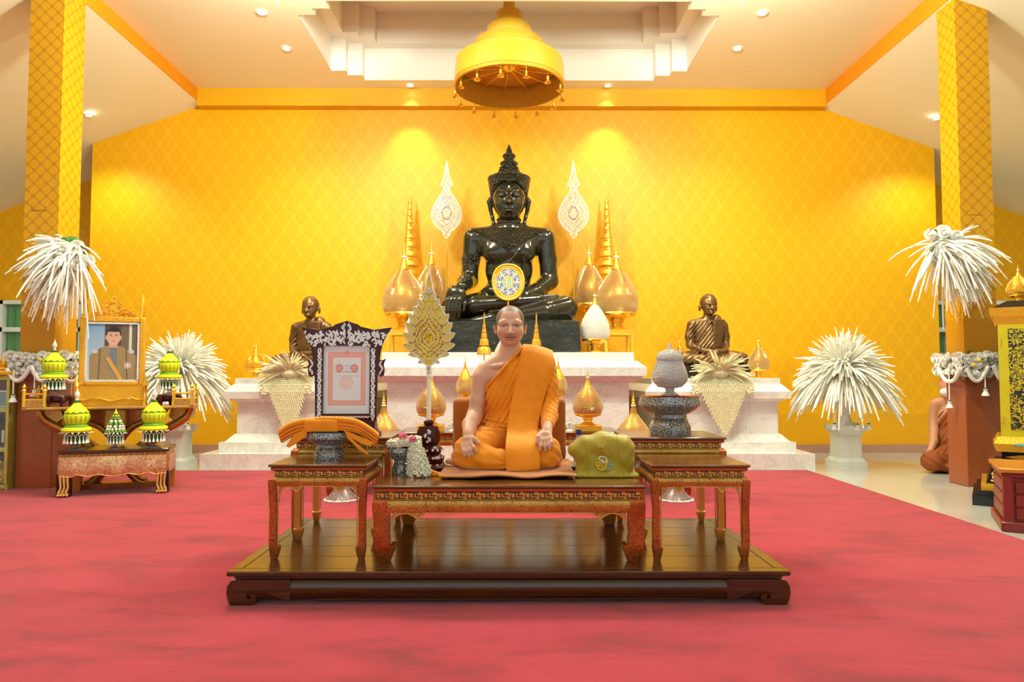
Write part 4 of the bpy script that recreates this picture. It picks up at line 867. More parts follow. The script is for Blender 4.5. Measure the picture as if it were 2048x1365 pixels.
# large ones flanking the Buddha
for u, lab in ((807, 'big gold and crystal bud ornament on gilt stand beside Buddha hand resting on knee'), (1234, 'big gold and crystal bud ornament on gilt stand behind the pearl white bud')):
    Y = 7.70; p = at_px(u, 700, Y, AT); sh = P(u, 662, Y).z - AT
    phum(lab, p, S(86, Y), S(178, Y), stand=('table', sh, S(58, Y)), rows=17, gs=.013, group='big gold crystal buds on the altar')
for u, lab in ((862, 'big gold and crystal bud ornament behind the tall gold flame fan'), (1179, 'big gold and crystal bud ornament close behind the Buddha knee')):
    Y = 8.2; p = at_px(u, 700, Y, AT); sh = P(u, 640, Y).z - AT
    phum(lab, p, S(70, Y), S(160, Y), stand=('post', sh, S(44, Y)), rows=16, gs=.013, group='big gold crystal buds on the altar')
for u, lab in ((1190, 'white pearl bud ornament on gold foot at the altar edge'), (840, 'white pearl bud ornament hidden behind the gold flame fan')):
    p = at_px(u, 702, 7.2, AT); phum(lab, p, S(59, 7.2), S(137, 7.2), body='crystal', gem='pearl', rows=15, gs=.012, name='pearl_bud_ornament', group='pearl buds on the altar')
# on the offering table behind the monk
OZ = oz
for u, lab in ((862, 'crystal bud ornament on gilt block behind the white pole of the fan'), (1176, 'crystal bud ornament on gilt block behind the olive bag')):
    Y = 5.62; sh = P(u, 850, Y).z - OZ; p = at_px(u, 866, Y, OZ)
    phum(lab, p, S(59, Y), S(112, Y), stand=('box', max(sh, .03), S(50, Y)), rows=14, gs=.009, group='crystal buds behind the monk')
for u, lab in ((930, 'smooth gold bud ornament rising over the cushion back at the bare shoulder'), (1117, 'smooth gold bud ornament half hidden by the robed shoulder')):
    Y = 5.85; p = at_px(u, 866, Y, OZ); sh = P(u, 806, Y).z - OZ
    phum(lab, p, S(35, Y), S(96, Y), body='gold', gem='crystal_gold', rows=7, gs=.006, stand=('post', sh, S(34, Y)), smooth_top=True, name='gold_bud_ornament', group='smooth gold buds behind the monk')
p = at_px(1019, 866, 5.78, OZ); phum('white crystal bud ornament directly behind the seated monk head', p, S(66, 5.78), S(150, 5.78), body='crystal', gem='pearl', rows=15, gs=.012, stand=('post', P(1019, 770, 5.78).z - OZ, .2), name='pearl_bud_ornament')
# crystal cones
for u, lab in ((770, 'crystal cone ornament beside the certificate frame'), (1264, 'crystal cone ornament beside the glass urn')):
    Y = 5.62; zb = oz - .02; o = empty('crystal_cone', at_px(u - 3 if u < 1000 else u + 3, 870, Y, zb), lab, 'ornament', group='crystal cones'); H = P(u, 783, Y).z - zb; W = S(31, Y)
    pr = [(1.0, .0), (.98, .10), (.80, .20), (.58, .30), (.38, .40), (.24, .48)]
    MB().lathe([(.01, 0)] + [(r * W, t * H) for r, t in pr] + [(.2 * W, .56 * H), (.14 * W, .62 * H)], n=28).build('cone', M['gold_pale'], o)
    g = MB(); studs(pr, W, H, 16, g, .0062, .04, .46); g.build('crystal_cover', M['crystal_gold'], o, 0, 'stuff')
    MB().ball((0, 0, .66 * H), (.17 * W, .17 * W, .035 * H), 14, 8).build('pearl_knob', M['crystal'], o)
    MB().lathe([(.10 * W, .69 * H), (.15 * W, .72 * H), (.08 * W, .75 * H), (.12 * W, .78 * H), (.06 * W, .81 * H), (.09 * W, .84 * H), (.04 * W, .88 * H), (.005 * W, H)], n=14).build('spire', M['gold'], o)
# small ones on the side altars
for u, vt, vb, w, lab in ((511, 680, 752, 38, 'small gold bud ornament alone at the end of the altar behind the certificate'), (1360, 668, 752, 36, 'small gold bud ornament between bronze statue and glass urn'), (1518, 668, 750, 40, 'small gold bud ornament beside the bronze statue, toward the white urn')):
    Y = 7.45 if u != 1360 else 8.2; p = at_px(u, vb, Y, zs); phum(lab, p, S(w, Y), P(u, vt, Y).z - zs, body='gold_pale' if u > 600 else 'gold', gem='crystal_gold' if u > 600 else 'gold', rows=11, gs=.010, name='small_bud_ornament', group='small buds on the side altars')
# ------------------------------------------------------------------ tiered gold parasols
def tiered(name, label, base, z_first, tiers, top_z, pole_r=.008, fringe=True, group=None):
    o = empty(name, base, label, 'parasol', group=group); b0 = base[2]
    MB().lathe([(.01, 0), (.06, 0), (.062, .015), (.03, .03), (pole_r, .06), (pole_r, top_z - b0 - .02)], n=14).build('pole', M['gold'], o)
    for i, (z, r, h) in enumerate(tiers):
        z -= b0
        t = MB().lathe([(r * .96, z), (r * 1.03, z + h * .05), (r, z + h * .12), (r * .94, z + h * .55), (r * .9, z + h * .62), (r * .93, z + h * .68), (r * .78, z + h * .98), (pole_r, z + h * 1.04)], n=22).build('tier', M['gold'], o)
        if fringe:
            g = MB(); n = max(10, int(2 * PI * r / .016))
            for j in range(n):
                a = 2 * PI * j / n; g.gem((r * math.cos(a), r * math.sin(a), z + h * .02), (math.cos(a) * .3, math.sin(a) * .3, -1), .004, h * .16)
            g.build('fringe', M['gold_pale'], t, 0, 'stuff')
    zt = tiers[-1][0] + tiers[-1][2] - b0
    MB().lathe([(tiers[-1][1] * .5, zt - .005), (tiers[-1][1] * .6, zt + (top_z - b0 - zt) * .1), (tiers[-1][1] * .3, zt + (top_z - b0 - zt) * .2), (tiers[-1][1] * .4, zt + (top_z - b0 - zt) * .3), (.002, top_z - b0)], n=12).build('spire', M['gold'], o)
for u, lab in ((818, 'tall slender nine-tier gold parasol behind big bud beside the Buddha hand on knee'), (1215, 'tall slender nine-tier gold parasol behind the big buds by the Buddha knee')):
    Y = 8.3; vs = [(550, 17.5, 16), (533, 17.5, 17), (513, 14.5, 17), (494, 12, 16), (477, 10, 14), (461, 8.3, 12.5), (446, 7, 11.5), (432, 6, 10.5), (419, 5, 10), (407, 4, 9)]
    tiered('tiered_parasol', lab, at_px(u, 700, Y, AT), 0, [(P(u, v, Y).z, S(r, Y), S(h, Y)) for v, r, h in vs], P(u, 380, Y).z, group='tall gold tiered parasols')
for u, lab in ((968, 'small five-tier gold parasol showing over the monk bare shoulder'), (1073, 'small five-tier gold parasol showing over the monk robed shoulder')):
    Y = 5.95; vs = [(709, 14.2, 15), (691, 9.3, 13), (677, 6, 10), (666, 4.6, 8.5), (656, 3.4, 7)]
    tiered('small_tiered_parasol', lab, at_px(u, 866, Y, OZ), 0, [(P(u, v, Y).z, S(r, Y), S(h, Y)) for v, r, h in vs], P(u, 625, Y).z, .006, group='small gold tiered parasols')
# ------------------------------------------------------------------ crystal leaf fans on poles
LEAF = [(0, 156), (2.5, 140), (6, 122), (9, 112), (13, 106), (8, 103), (6, 98), (9, 90), (17, 78), (26, 62), (30.5, 48), (30, 38), (25, 26), (15, 15), (6, 9), (7, 4), (3, 0), (0, -4)]
for u, lab in ((892, 'crystal leaf fan on thin gold pole by the Buddha hand-on-knee arm'), (1148, 'crystal leaf fan on thin gold pole by the Buddha lap-hand arm')):
    Y = 8.0; o = empty('crystal_fan', at_px(u, 704, Y, AT), lab, 'fan', group='crystal leaf fans beside the Buddha'); k = Y / FOC; zb = P(u, 474, Y).z - AT
    MB().lathe([(.01, 0), (.05, 0), (.05, .012), (.012, .03), (.009, .05), (.009, zb + .02)], n=12).build('pole', M['gold'], o)
    pts = crv([(x * k, z * k) for x, z in LEAF], 3); full = pts + [(-x, z) for x, z in reversed(pts[1:-1])]
    def wid(zz):
        w = 0
        for (x0, z0), (x1, z1) in zip(pts, pts[1:]):
            if min(z0, z1) <= zz <= max(z0, z1): w = max(w, x0 + (x1 - x0) * ((zz - z0) / (z1 - z0 + 1e-9)))
        return w
    mb = MB()
    for c in np.arange(-1.0, 1.0, .030):
        for s in (-1, 1):
            run = []
            for zz in np.arange(-2 * k, 152 * k, .008):
                x = s * (c + zz * .75)
                if abs(x) < wid(zz) - .002: run.append((x, 0, zb + zz))
                else:
                    if len(run) > 1: mb.tube([run[0], run[-1]], .0036, 4)
                    run = []
            if len(run) > 1: mb.tube([run[0], run[-1]], .0036, 4)
    mb.build('filigree', M['crystal'], o, 0, 'stuff')
    MB().tube([(x, -.006, zb + z) for x, z in full], .006, 6, closed=True).build('rim', M['crystal'], o)
    for f in (.72, .42): MB().tube([(x * f, -.010, zb + 44 * k + (z - 44 * k) * f * (1 if z < 100 * k else .8)) for x, z in full], .005, 6, closed=True).build('ridge', M['silver'], o)
    g = MB(); zz = 4 * k
    while zz < 150 * k:
        w = 0
        for (x0, z0), (x1, z1) in zip(pts, pts[1:]):
            if min(z0, z1) <= zz <= max(z0, z1): w = max(w, x0 + (x1 - x0) * ((zz - z0) / (z1 - z0 + 1e-9)))
        x = -w + .008 + random.random() * .01
        while x < w - .006:
            if random.random() < .55: g.gem((x, -.006, zb + zz), (random.uniform(-.4, .4), -1, random.uniform(-.4, .4)), .0085, .012)
            x += .019
        zz += .017
    g.build('crystal_studs', M['crystal'], o, 0, 'stuff')
    rc = MB()
    for j in range(16): a = 2 * PI * j / 16; rc.gem((.05 * math.cos(a), -.012, zb + 48 * k + .07 * math.sin(a)), (0, -1, 0), .014, .016)
    rc.build('rosette', M['silver'], o, 0)
# ------------------------------------------------------------------ round emblem fan before the Buddha
Y = 7.02; o = empty('emblem_fan', at_px(1016.5, 704, Y, AT), 'oval gold and blue emblem fan on a gold stick before the Buddha lap', 'fan'); k = Y / FOC
zb = P(1017, 600, Y).z - AT; hw, hh = 31 * k, 35.5 * k
def oval(f): return [((hw * f) * math.copysign(abs(math.cos(t)) ** .88, math.cos(t)) * (1 - .06 * (math.sin(t) < -.2) * abs(math.sin(t))), hh * f * math.copysign(abs(math.sin(t)) ** .9, math.sin(t))) for t in np.linspace(0, 2 * PI, 48, endpoint=False)]
zc = zb + hh
MB().lathe([(.008, 0), (.03, 0), (.03, .01), (.008, .02), (.008, zb + .04)], n=12).build('stick', M['gold'], o)
MB().prism(oval(1.0), (0, .008, zc), (1, 0, 0), (0, 0, 1), (0, -.014, 0)).build('board', M['pearl'], o)
MB().tube([(x, -.007, zc + z) for x, z in oval(1.0)], .012, 8, closed=True).build('rim', M['gold_relief'], o); MB().tube([(x, -.008, zc + z) for x, z in oval(.86)], .004, 6, closed=True).build('inner_rim', M['gold_relief'], o)
def emblem(X, Z):
    x = (X - .5) * 2; z = (Z - .5) * 2; r = np.hypot(x, z); a = np.arctan2(x, z); W = np.array(lin((232, 226, 206))); c = np.tile(W, (len(x), 1))
    gold = np.array(lin((226, 176, 40))); blue = np.array(lin((34, 62, 150))); teal = np.array(lin((84, 172, 190)))
    sec = np.abs(((a / (PI / 4) + .5) % 1) - .5) * 2                     # eight petals
    sw = np.sin(a * 16 + 9 * r) * np.sin(r * 26 + 3 * np.cos(a * 8))
    pet = (r > .40) & (r < .92) & (sec > .24); c[pet & (sw > -.05)] = blue; c[pet & (sw < -.55)] = np.array(lin((120, 160, 205)))
    c[(r > .38) & (sec < .13) & (r < .95)] = gold; c[(np.abs(r - .36) < .04)] = gold; inn = r < .32; c[inn] = teal; c[inn & (np.sin(x * 34) > .55)] = np.array(lin((240, 236, 220)))
    tri = (z > .0) & (z < .78) & (np.abs(x) < .14 * (1 - z / .8)); c[tri] = gold; c[(z < .02) & (z > -.3) & (np.abs(x) < .06)] = gold; c[(r > .92)] = gold
    return c
pm = link('emblem', print_mesh('emblem', hw * 1.62, hh * 1.64, 110, 120, emblem, M['print']), o); pm.location = (0, -.0068, zc - hh * .82)
# ------------------------------------------------------------------ tiered cloth parasol hung over the Buddha
UY = 7.28; c0 = P(1018, 180, UY); o = empty('hanging_parasol', (c0.x, UY, 0), 'large five-tier yellow cloth parasol hanging above the Buddha', 'parasol')
def zv(v): return P(1018, v, UY).z
TI = [(177, 122, 110.5), (119, 86, 72.5), (92, 55, 46), (62, 26, 27), (34, 2, 12)]
for i, (v0, v1, r) in enumerate(TI):
    z0, z1, R = zv(v0), zv(v1), S(r, UY); t = MB(); n = 64
    wob = [1 + .006 * math.sin(j * 7.0) for j in range(n)]
    def rg(R, z): return [(R * wob[j] * math.cos(2 * PI * j / n), R * wob[j] * math.sin(2 * PI * j / n), z) for j in range(n)]
    nx = S(TI[i + 1][2] * .9, UY) if i < 4 else .02
    t.loft([rg(R, z0), rg(R * 1.005, z0 + (z1 - z0) * .5), rg(R * .985, z1 - .02), rg(R * .93, z1), rg(nx, z1 + .015), rg(nx, z1 + .005), rg(R * .9, z1 - .02), rg(R * .965, z1 - .03), rg(R * .985, z0)], cap=False)
    t.loft([rg(R * .985, z0), rg(R, z0)], cap=False)
    to = t.build('tier', M['parasol'], o, 45)
    MB().tube([(p[0], p[1], p[2] + .012) for p in rg(R * 1.006, z0)], .012, 6, closed=True).build('gold_border', M['gold_relief'], to); MB().tube([(p[0], p[1], p[2] + .045) for p in rg(R * 1.006, z0)], .006, 6, closed=True).build('gold_border', M['gold_relief'], to)
R0 = S(110.5, UY); z0 = zv(177); z1 = zv(126)
MB().lathe([(.02, z1 + .02), (R0 * .9, z1 - .04), (R0 * .9, z1 - .045), (.02, z1 - .03)], n=40).build('lining', M['umbrella_inner'], o)
MB().lathe([(.005, z0 + .10), (.012, z0 + .12), (.012, z0 + .17), (.16, z1 + .0), (.17, z1 - .0), (.01, z1 + .02)], n=24).build('hub', M['gold'], o)
for j in range(12):
    a = 2 * PI * j / 12 + .1; MB().tube([(.06 * math.cos(a), .06 * math.sin(a), z1 - .06), (R0 * .95 * math.cos(a), R0 * .95 * math.sin(a), z1 - .10)], .008, 6).build('rib', M['gold'], o)
MB().tube([(0, 0, zv(30)), (0, 0, 5.14)], .02, 10).build('hanging_rod', M['gold'], o)
lf = MB().lathe([(.002, -.02), (.02, -.045), (.034, -.065), (.018, -.055), (.012, -.03), (.012, .0)], n=8)
for j in range(4):
    a = j * PI / 2 + .4; lf.M = Matrix.Rotation(a, 4, 'Z') @ Matrix.Translation((.02, 0, -.045)) @ Matrix.Rotation(.7, 4, 'Y'); lf.add([(0, -.014, 0), (.03, 0, .004), (0, .014, 0), (-.012, 0, -.004)], [(0, 1, 2, 3)])
lf.M = None; lf.tube([(0, 0, 0), (0, 0, .05)], .002, 4); lfm = lf.mesh('bell', M['gold'], 0)
for j in range(14):
    a = 2 * PI * j / 14 + .08; b2 = link('bell_drop', lfm, o); b2.location = (R0 * .985 * math.cos(a), R0 * .985 * math.sin(a), z0 - .045); b2.rotation_euler = (0, 0, a)
# ------------------------------------------------------------------ chandeliers whose tips hang into view
for i, c in enumerate(CHANDELIERS):
    o = empty('chandelier', c, 'crystal chandelier hanging %s, only its tip in view' % ('over the certificate side' if i == 0 else 'over the glass urn side'), 'chandelier', group='crystal chandeliers')
    MB().lathe([(.002, -.16), (.02, -.10), (.026, -.07), (.016, -.04), (.03, 0), (.10, .04), (.12, .06), (.02, .08)], n=10).build('crystal_drop', M['glass'], o, 0)
    MB().tube([(0, 0, .06), (0, 0, CEIL - c[2])], .01, 8).build('stem', M['gold'], o)
    for j in range(6):
        a = 2 * PI * j / 6; d = (math.cos(a), math.sin(a)); MB().tube([(d[0] * r, d[1] * r, z) for r, z in ((.02, .08), (.12, .10), (.22, .16), (.26, .24))], .007, 6).build('arm', M['gold'], o)
        MB().lathe([(.02, .24), (.035, .26), (.04, .32), (.03, .34), (.005, .34)], (d[0] * .26, d[1] * .26, 0), 10).build('lamp_shade', M['pearl'], o)
# ------------------------------------------------------------------ cushion and backrest
CY0 = 3.17
o = empty('seat_cushion', (0, 3.5, TZ), 'flat rust brown seat cushion under the monk', 'cushion')
xl, xr = P(884, 950, 3.2).x, P(1146, 950, 3.2).x
MB().rbox(((xl + xr) / 2 + .0, .0, .010), (xr - xl - .03, .50, .020), .006).build('pad', M['cushion_side'], o)
mb = MB(); n = 24; rows = []
for y in (-.335, -.32, -.1, .1, .24):
    rows.append([(xl - (.012 if y < 0 else 0) + (xr - xl + .024) * j / n, y + (.012 * math.sin(j * .7) if y < -.3 else 0), .024 + (.004 * math.sin(j * .5 + y * 9) if y < 0 else 0) - (.006 if y < -.33 else 0)) for j in range(n + 1)])
top = rows; mb.loft([r + [(x, y, z - .006) for x, y, z in reversed(r)] for r in top]); mb.build('cover', M['cushion'], o, 50)
o = empty('back_cushion', (0, 3.80, TZ), 'upright rust brown back cushion behind the monk', 'cushion')
x0, x1 = P(905, 800, 3.76).x, P(1132, 800, 3.76).x; zt2 = P(1018, 796, 3.76).z - TZ
bc = SDF((x0 - .02, -.08, -.01), (x1 + .02, .08, zt2 + .02), .007); bc.box(((x0 + x1) / 2, 0, zt2 / 2 + .002), ((x1 - x0) / 2, .04, zt2 / 2 - .002), .03); bc.warp((x0 - .02, -.08, 0), (x1 + .02, .08, zt2), lambda X, Y, Z: .0022 * np.sin(Z * 60 + 3 * np.sin(X * 9)) * (Y < 0) * sstep(.2, .05, Z))
part_mesh('pad', bc, M['cushion'], o, 1.0)
# ------------------------------------------------------------------ mother-of-pearl bowls
def bowl(label, base, prof, k, red=True):
    o = empty('footed_bowl', base, label, 'bowl', group='mother-of-pearl footed bowls'); z0 = prof[0][1]
    ft = [(r * k, z * k) for r, z in prof]; n8 = 36
    i = min(range(len(prof)), key=lambda j: prof[j][0] if .2 < prof[j][1] / prof[-1][1] < .8 else 99)
    MB().lathe([(.005, 0)] + ft[:i + 1], n=12, sq=True).build('foot', M['pearl_lacquer'], o, 20); MB().lathe(ft[i:], n=n8).build('bowl', M['pearl_lacquer'], o)
    R = ft[-1][0]; zt = ft[-1][1]; MB().lathe([(R * .99, zt), (R * .99, zt + .004), (R * .86, zt + .003), (R * .5, zt - .006), (.005, zt - .008)], n=n8).build('lining', M['red_lacquer_tray'] if red else M['lacquer_black'], o)
    return o
pr_big = [(40, 0), (41, 4), (40, 18), (36, 24), (35, 27), (36, 30), (33, 33), (33, 40), (40, 43), (52, 50), (60, 58), (61, 65), (58, 73), (58, 75)]
ZR = PZ + .487
yb = 3.66; b = P(1340, 870, yb); bowl('mother-of-pearl footed bowl under the glass urn', (b.x, yb, ZR), pr_big, S(1, yb)); RIM = ZR + S(75, yb)
ys = 3.275; b = P(658, 918, ys); bowl('mother-of-pearl footed bowl under the folded orange robes', (b.x, ys, PZ + .408), [(r * .74, z * .72) for r, z in pr_big], S(1, ys), False); RIM2 = PZ + .408 + S(54, ys); BX = b.x
yg = 3.36; b = P(803, 946, yg); bowl('small mother-of-pearl footed bowl holding the jasmine garland', (b.x, yg, TZ), [(r * .46, z * .70) for r, z in pr_big], S(1, yg)); RIM3 = TZ + S(52, yg); GX = b.x
# ------------------------------------------------------------------ glass urn
k = S(1, yb); b = P(1340, 795, yb)
o = empty('glass_urn', (b.x, yb, RIM + .004), 'lidded cut glass urn on the mother-of-pearl bowl', 'urn')
MB().lathe([(.1 * k, 0), (17 * k, 0), (18 * k, 2 * k), (10 * k, 7 * k), (8 * k, 11 * k), (10 * k, 15 * k), (24 * k, 18 * k), (34 * k, 29 * k), (36 * k, 38 * k), (34 * k, 48 * k), (29 * k, 62 * k), (25 * k, 70 * k), (25 * k, 72 * k), (21 * k, 72 * k), (30 * k, 48 * k), (30 * k, 32 * k), (4 * k, 20 * k)], n=40).build('body', M['glass_cut'], o)
ld = MB().lathe([(26 * k, 71.5 * k), (27 * k, 74 * k), (26 * k, 80 * k), (21 * k, 87 * k), (11 * k, 92 * k), (4 * k, 94 * k), (3 * k, 97 * k), (1 * k, 97 * k)], n=36).build('lid', M['glass_cut'], o)
MB().ball((0, 0, 100.5 * k), (6 * k, 6 * k, 5 * k), 12, 8).build('knob', M['glass'], ld)
# ------------------------------------------------------------------ folded orange robes
q = Pix(658, 866, ys); k = q.k; o = empty('folded_robe', (q.o.x, ys, q.o.z), 'bundle of folded orange robes lying across the footed bowl', 'robe')
def sheet(name, prof, y0, y1, th, wav, ph):        # one folded layer: a curved slab along the bundle
    pts = crv([(u, v) for u, v in prof], 5); rings = []
    for i, (u, v) in enumerate(pts):
        t = i / (len(pts) - 1); ring = []; w = 1 - .10 * abs(t - .5) * 2; yc = (y0 + y1) / 2; hy = (y1 - y0) / 2 * w; e = th * (.5 if 0 < i < len(pts) - 1 else .44)
        for a in np.linspace(0, 2 * PI, 20, endpoint=False):
            yy = yc + hy * math.copysign(abs(math.cos(a)) ** .35, math.cos(a)); vv = v - e * math.copysign(abs(math.sin(a)) ** .7, math.sin(a)) + wav * math.sin(yy * .16 + t * 7 + ph)
            ring.append(tuple(c * k for c in q(u, vv, yy)))
        rings.append(ring)
    MB().loft(rings).build(name, M['robe'], o, 55)
for i, (d, th_) in enumerate(((4.5, 14), (13, 8), (19, 7.5), (24, 6))):
    sp_ = [(557 + 1.5 * i, 862 + d * .92), (574 + 2 * i, 850 + d), (600, 841 + d), (645, 836 + d), (690, 837 + d), (718, 843 + d), (742 - 2 * i, 857 + d), (758 - 2 * i, 870 + d * .92)]
    sheet('folded_layer', sp_, -31 + i * 1.2, 30, th_, .4, i * 1.3)
def flap(pl, y0, y1):
    c = [Vector(q(u, v, y0 + (y1 - y0) * (v - 855) / 50)) * k for u, v in pl]; n = len(c); mb = MB(); nrm = Vector((0, .003, 0)); mb.add([tuple(p) for p in c] + [tuple(p + nrm) for p in c], [tuple(range(n)), tuple(reversed(range(n, 2 * n)))] + [(j, j + n, (j + 1) % n + n, (j + 1) % n) for j in range(n)]); mb.build('drooping_fold', M['robe'], o, 30)
flap([(612, 858), (588, 871), (571, 893), (578, 896), (594, 887), (614, 872)], -31, -33); flap([(606, 866), (590, 880), (582, 890), (596, 884), (610, 874)], -33, -36)
flap([(686, 856), (706, 880), (724, 896), (738, 910), (731, 908), (716, 898), (694, 876)], -31, -33); flap([(690, 862), (716, 872), (749, 886), (740, 893), (722, 888), (702, 876)], -32, -35)
wr = SDF((-50, -46, -14), (50, 46, 40), 1.2); wr.box(q(650, 851, 0), (34, 34, 15), 8); wr.warp((-50, -46, -14), (50, 46, 40), lambda X, Y, Z: .35 * np.sin(X * .22 + Z * .15)); wr.D = np.maximum(wr.D, ((RIM2 + .004 - q.o.z) / k - wr.ax[2])[None, None, :])
part_mesh('wrap_band', wr, M['robe'], o, k)
# ------------------------------------------------------------------ jasmine garland with pink blossoms
q = Pix(812, 893, yg); k = q.k; o = empty('garland', (q.o.x, yg, q.o.z), 'white jasmine garland with pink blossoms hanging over the small bowl', 'garland')
def budchain(mb, pts, r, jit=.3):
    for p in pts:
        p = Vector(p) + Vector((random.uniform(-1, 1), random.uniform(-1, 1), random.uniform(-1, 1))) * r * jit; d = Vector((random.uniform(-1, 1), random.uniform(-1, .2), random.uniform(-.6, .6))).normalized()
        mb.M = Matrix.Translation(p) @ d.to_track_quat('Z', 'Y').to_matrix().to_4x4(); mb.loft([[(r * .55 * s * math.cos(a), r * .55 * s * math.sin(a), r * z) for a in (0, 1.26, 2.51, 3.77, 5.03)] for s, z in ((.5, -.9), (1, -.2), (.8, .5), (.1, 1.1))])
    mb.M = None
g = MB()
for t in np.linspace(0, 2 * PI, 44):
    c = Vector(q(808 + 28 * math.cos(t), 884 - 3.0 * math.sin(t) - 4 * math.cos(t), -6 + 22 * math.sin(t)))
    budchain(g, [(c + Vector((math.cos(t) * 6 * math.cos(w), math.sin(t) * 6 * math.cos(w), 6 * math.sin(w)))) * k for w in np.linspace(0, 2 * PI, 9)[:-1]], 3.4 * k)
g.build('ring', M['jasmine'], o, 75, 'stuff')
for u, v, y in ((806, 873, -24), (826, 880, -30)):
    f = MB()
    for j in range(46):
        d = Vector((random.uniform(-1, 1), random.uniform(-1, .5), random.uniform(-.4, 1))).normalized(); c = Vector(q(u, v, y)); f.tube([tuple(c * k), tuple((c + d * 7) * k), tuple((c + d * 9.5 + Vector((0, 0, -1))) * k)], [1.2 * k, 1.4 * k, .3 * k], 5)
    f.build('pink_blossom', M['pink'], o, kind='stuff')
nstr = 9
for i in range(nstr):
    s = MB(); a0 = (i + .5) / nstr; u0 = 822 + 16 * a0; u1 = 814 + 48 * a0; y0, y1 = -26 - 6 * math.sin(a0 * PI), -40 - 14 * math.sin(a0 * PI)
    pts = []
    for t in np.linspace(0, 1, 24):
        c = Vector(q(u0 + (u1 - u0) * t ** .8, 884 + 66 * t + 3 * math.sin(i * 2.1) * t, y0 + (y1 - y0) * t))
        pts += [(c + Vector((math.cos(w + t * 9) * 3.4, math.sin(w + t * 9) * 3.4, 0))) * k for w in (0, 2.1, 4.2)]
    budchain(s, pts, 3.0 * k); s.build('tassel', M['jasmine'], o, 75, 'stuff')
# ------------------------------------------------------------------ tall gold flame fan on its stand
fy = 3.52; k = S(1, fy); b = P(857, 930, fy); o = empty('ceremonial_fan', (b.x, fy, TZ), 'tall gold and white flame-shaped fan on a white pole and dark turned stand', 'fan')
def zf(v): return P(857, v, fy).z - TZ
st = [(36, zf(938)), (37, zf(934)), (33, zf(930)), (29, zf(926)), (31, zf(922)), (33, zf(916)), (28, zf(912)), (24, zf(908)), (27, zf(902)), (29, zf(897)), (21, zf(892)), (19, zf(889)), (23, zf(884)), (24, zf(874)), (24, zf(866)), (20, zf(857)), (19, zf(853)), (12, zf(852)), (8, zf(850)), (10.5, zf(846)), (9, zf(842)), (5, zf(840))]
MB().lathe([(.01, 0), (34 * k, 0)] + [(r * k, z) for r, z in st], n=10, sq=True).build('turned_stand', M['dark_red_wood'], o, 25)
inl = MB()
for zz, R, cnt in ((zf(914), 31.5, 16), (zf(899), 28.5, 16), (zf(928), 32, 14)):
    for j in range(cnt):
        a = 2 * PI * j / cnt; inl.gem((R * k * math.cos(a), R * k * math.sin(a), zz), (math.cos(a), math.sin(a), .2), 3.0 * k, 1.0 * k)
for j in range(10):
    t = j / 9; inl.gem(((5 * math.sin(t * 9)) * k, -23.2 * k, zf(882 - 22 * t)), (0, -1, 0), 3.2 * k, .8 * k)
inl.build('pearl_inlay', M['inlay'], o, 0, 'stuff')
MB().lathe([(4.6 * k, zf(842)), (4.4 * k, zf(800)), (4.2 * k, zf(756)), (5.6 * k, zf(755)), (5.8 * k, zf(751)), (4.6 * k, zf(750)), (5.2 * k, zf(746)), (5.2 * k, zf(736)), (4 * k, zf(733))], n=14).build('white_pole', M['fan_white'], o)
# board: teardrop, then flame leaves up both sides
def tear(f, top=0.0):
    pts = [(0, 735), (10, 727), (22, 715), (36, 702), (41, 686), (42, 670), (39, 650), (33, 632), (22, 612), (12, 596), (7, 578), (4, 562), (0, 546)]
    return pts
pts = crv([(x * k, zf(v)) for x, v in tear(1)], 4); mb = MB()
for (xa, za), (xb, zb) in zip(pts, pts[1:]): mb.prism([(-xa, za), (xa, za), (xb, zb), (-xb, zb)], (0, .010, 0), (1, 0, 0), (0, 0, 1), (0, -.018, 0))
mb.build('board', M['fan_gold'], o)
MB().tube([(x, -.010, z) for x, z in pts + [(-x, z) for x, z in reversed(pts[1:-1])]], .0035, 6, closed=True).build('white_edge', M['fan_white'], o)
for f, c in ((.80, 668), (.62, 672), (.44, 676), (.26, 678)):
    r = [(x * f, zf(c) + (z - zf(c)) * f * (.62 if z > zf(c) else 1)) for x, z in pts]
    MB().tube([(x, -.0115, z) for x, z in r + [(-x, z) for x, z in reversed(r[1:-1])]], .0022, 6, closed=True).build('white_ridge', M['fan_white'], o)
gs = MB()
for i in range(420):
    a = random.random() * 2 * PI; rr = math.sqrt(random.random()); x = 40 * rr * math.cos(a); v = 676 + 40 * rr * math.sin(a)
    if v < 650 and abs(x) > 38 * (v - 596) / 56: continue
    gs.gem((x * k, -.008, zf(v)), (random.uniform(-.3, .3), -1, random.uniform(-.3, .3)), 1.5 * k, 1.4 * k)
gs.build('relief_studs', M['gold_pale'], o, 0, 'stuff')
LF = [(10.5 * math.sin(t) * abs(math.cos(t / 2)) ** .55 + .0045 * (17 * (1 - math.cos(t))) ** 2 - 2, 17 * (1 - math.cos(t))) for t in np.linspace(0, 2 * PI, 26, endpoint=False)]
def flame(cx, v, ang, sc, dy, mirror):
    out = []
    for x, z in LF:
        xr = x * math.cos(ang) + z * math.sin(ang); zr = -x * math.sin(ang) + z * math.cos(ang); out.append((mirror * (cx + xr * sc) * k, zf(v) + zr * sc * k))
    return out
fl = [(cx * .84, v, a, sc * .82) for cx, v, a, sc in [(30, 712, 1.35, .78), (42, 700, 1.05, .88), (44, 684, .80, .95), (44, 667, .55, .92), (40, 650, .40, .86), (33, 634, .30, .78), (24, 618, .22, .70), (16, 602, .16, .60), (10, 588, .12, .50), (14, 722, 1.75, .60), (3, 733, 2.6, .5)]]
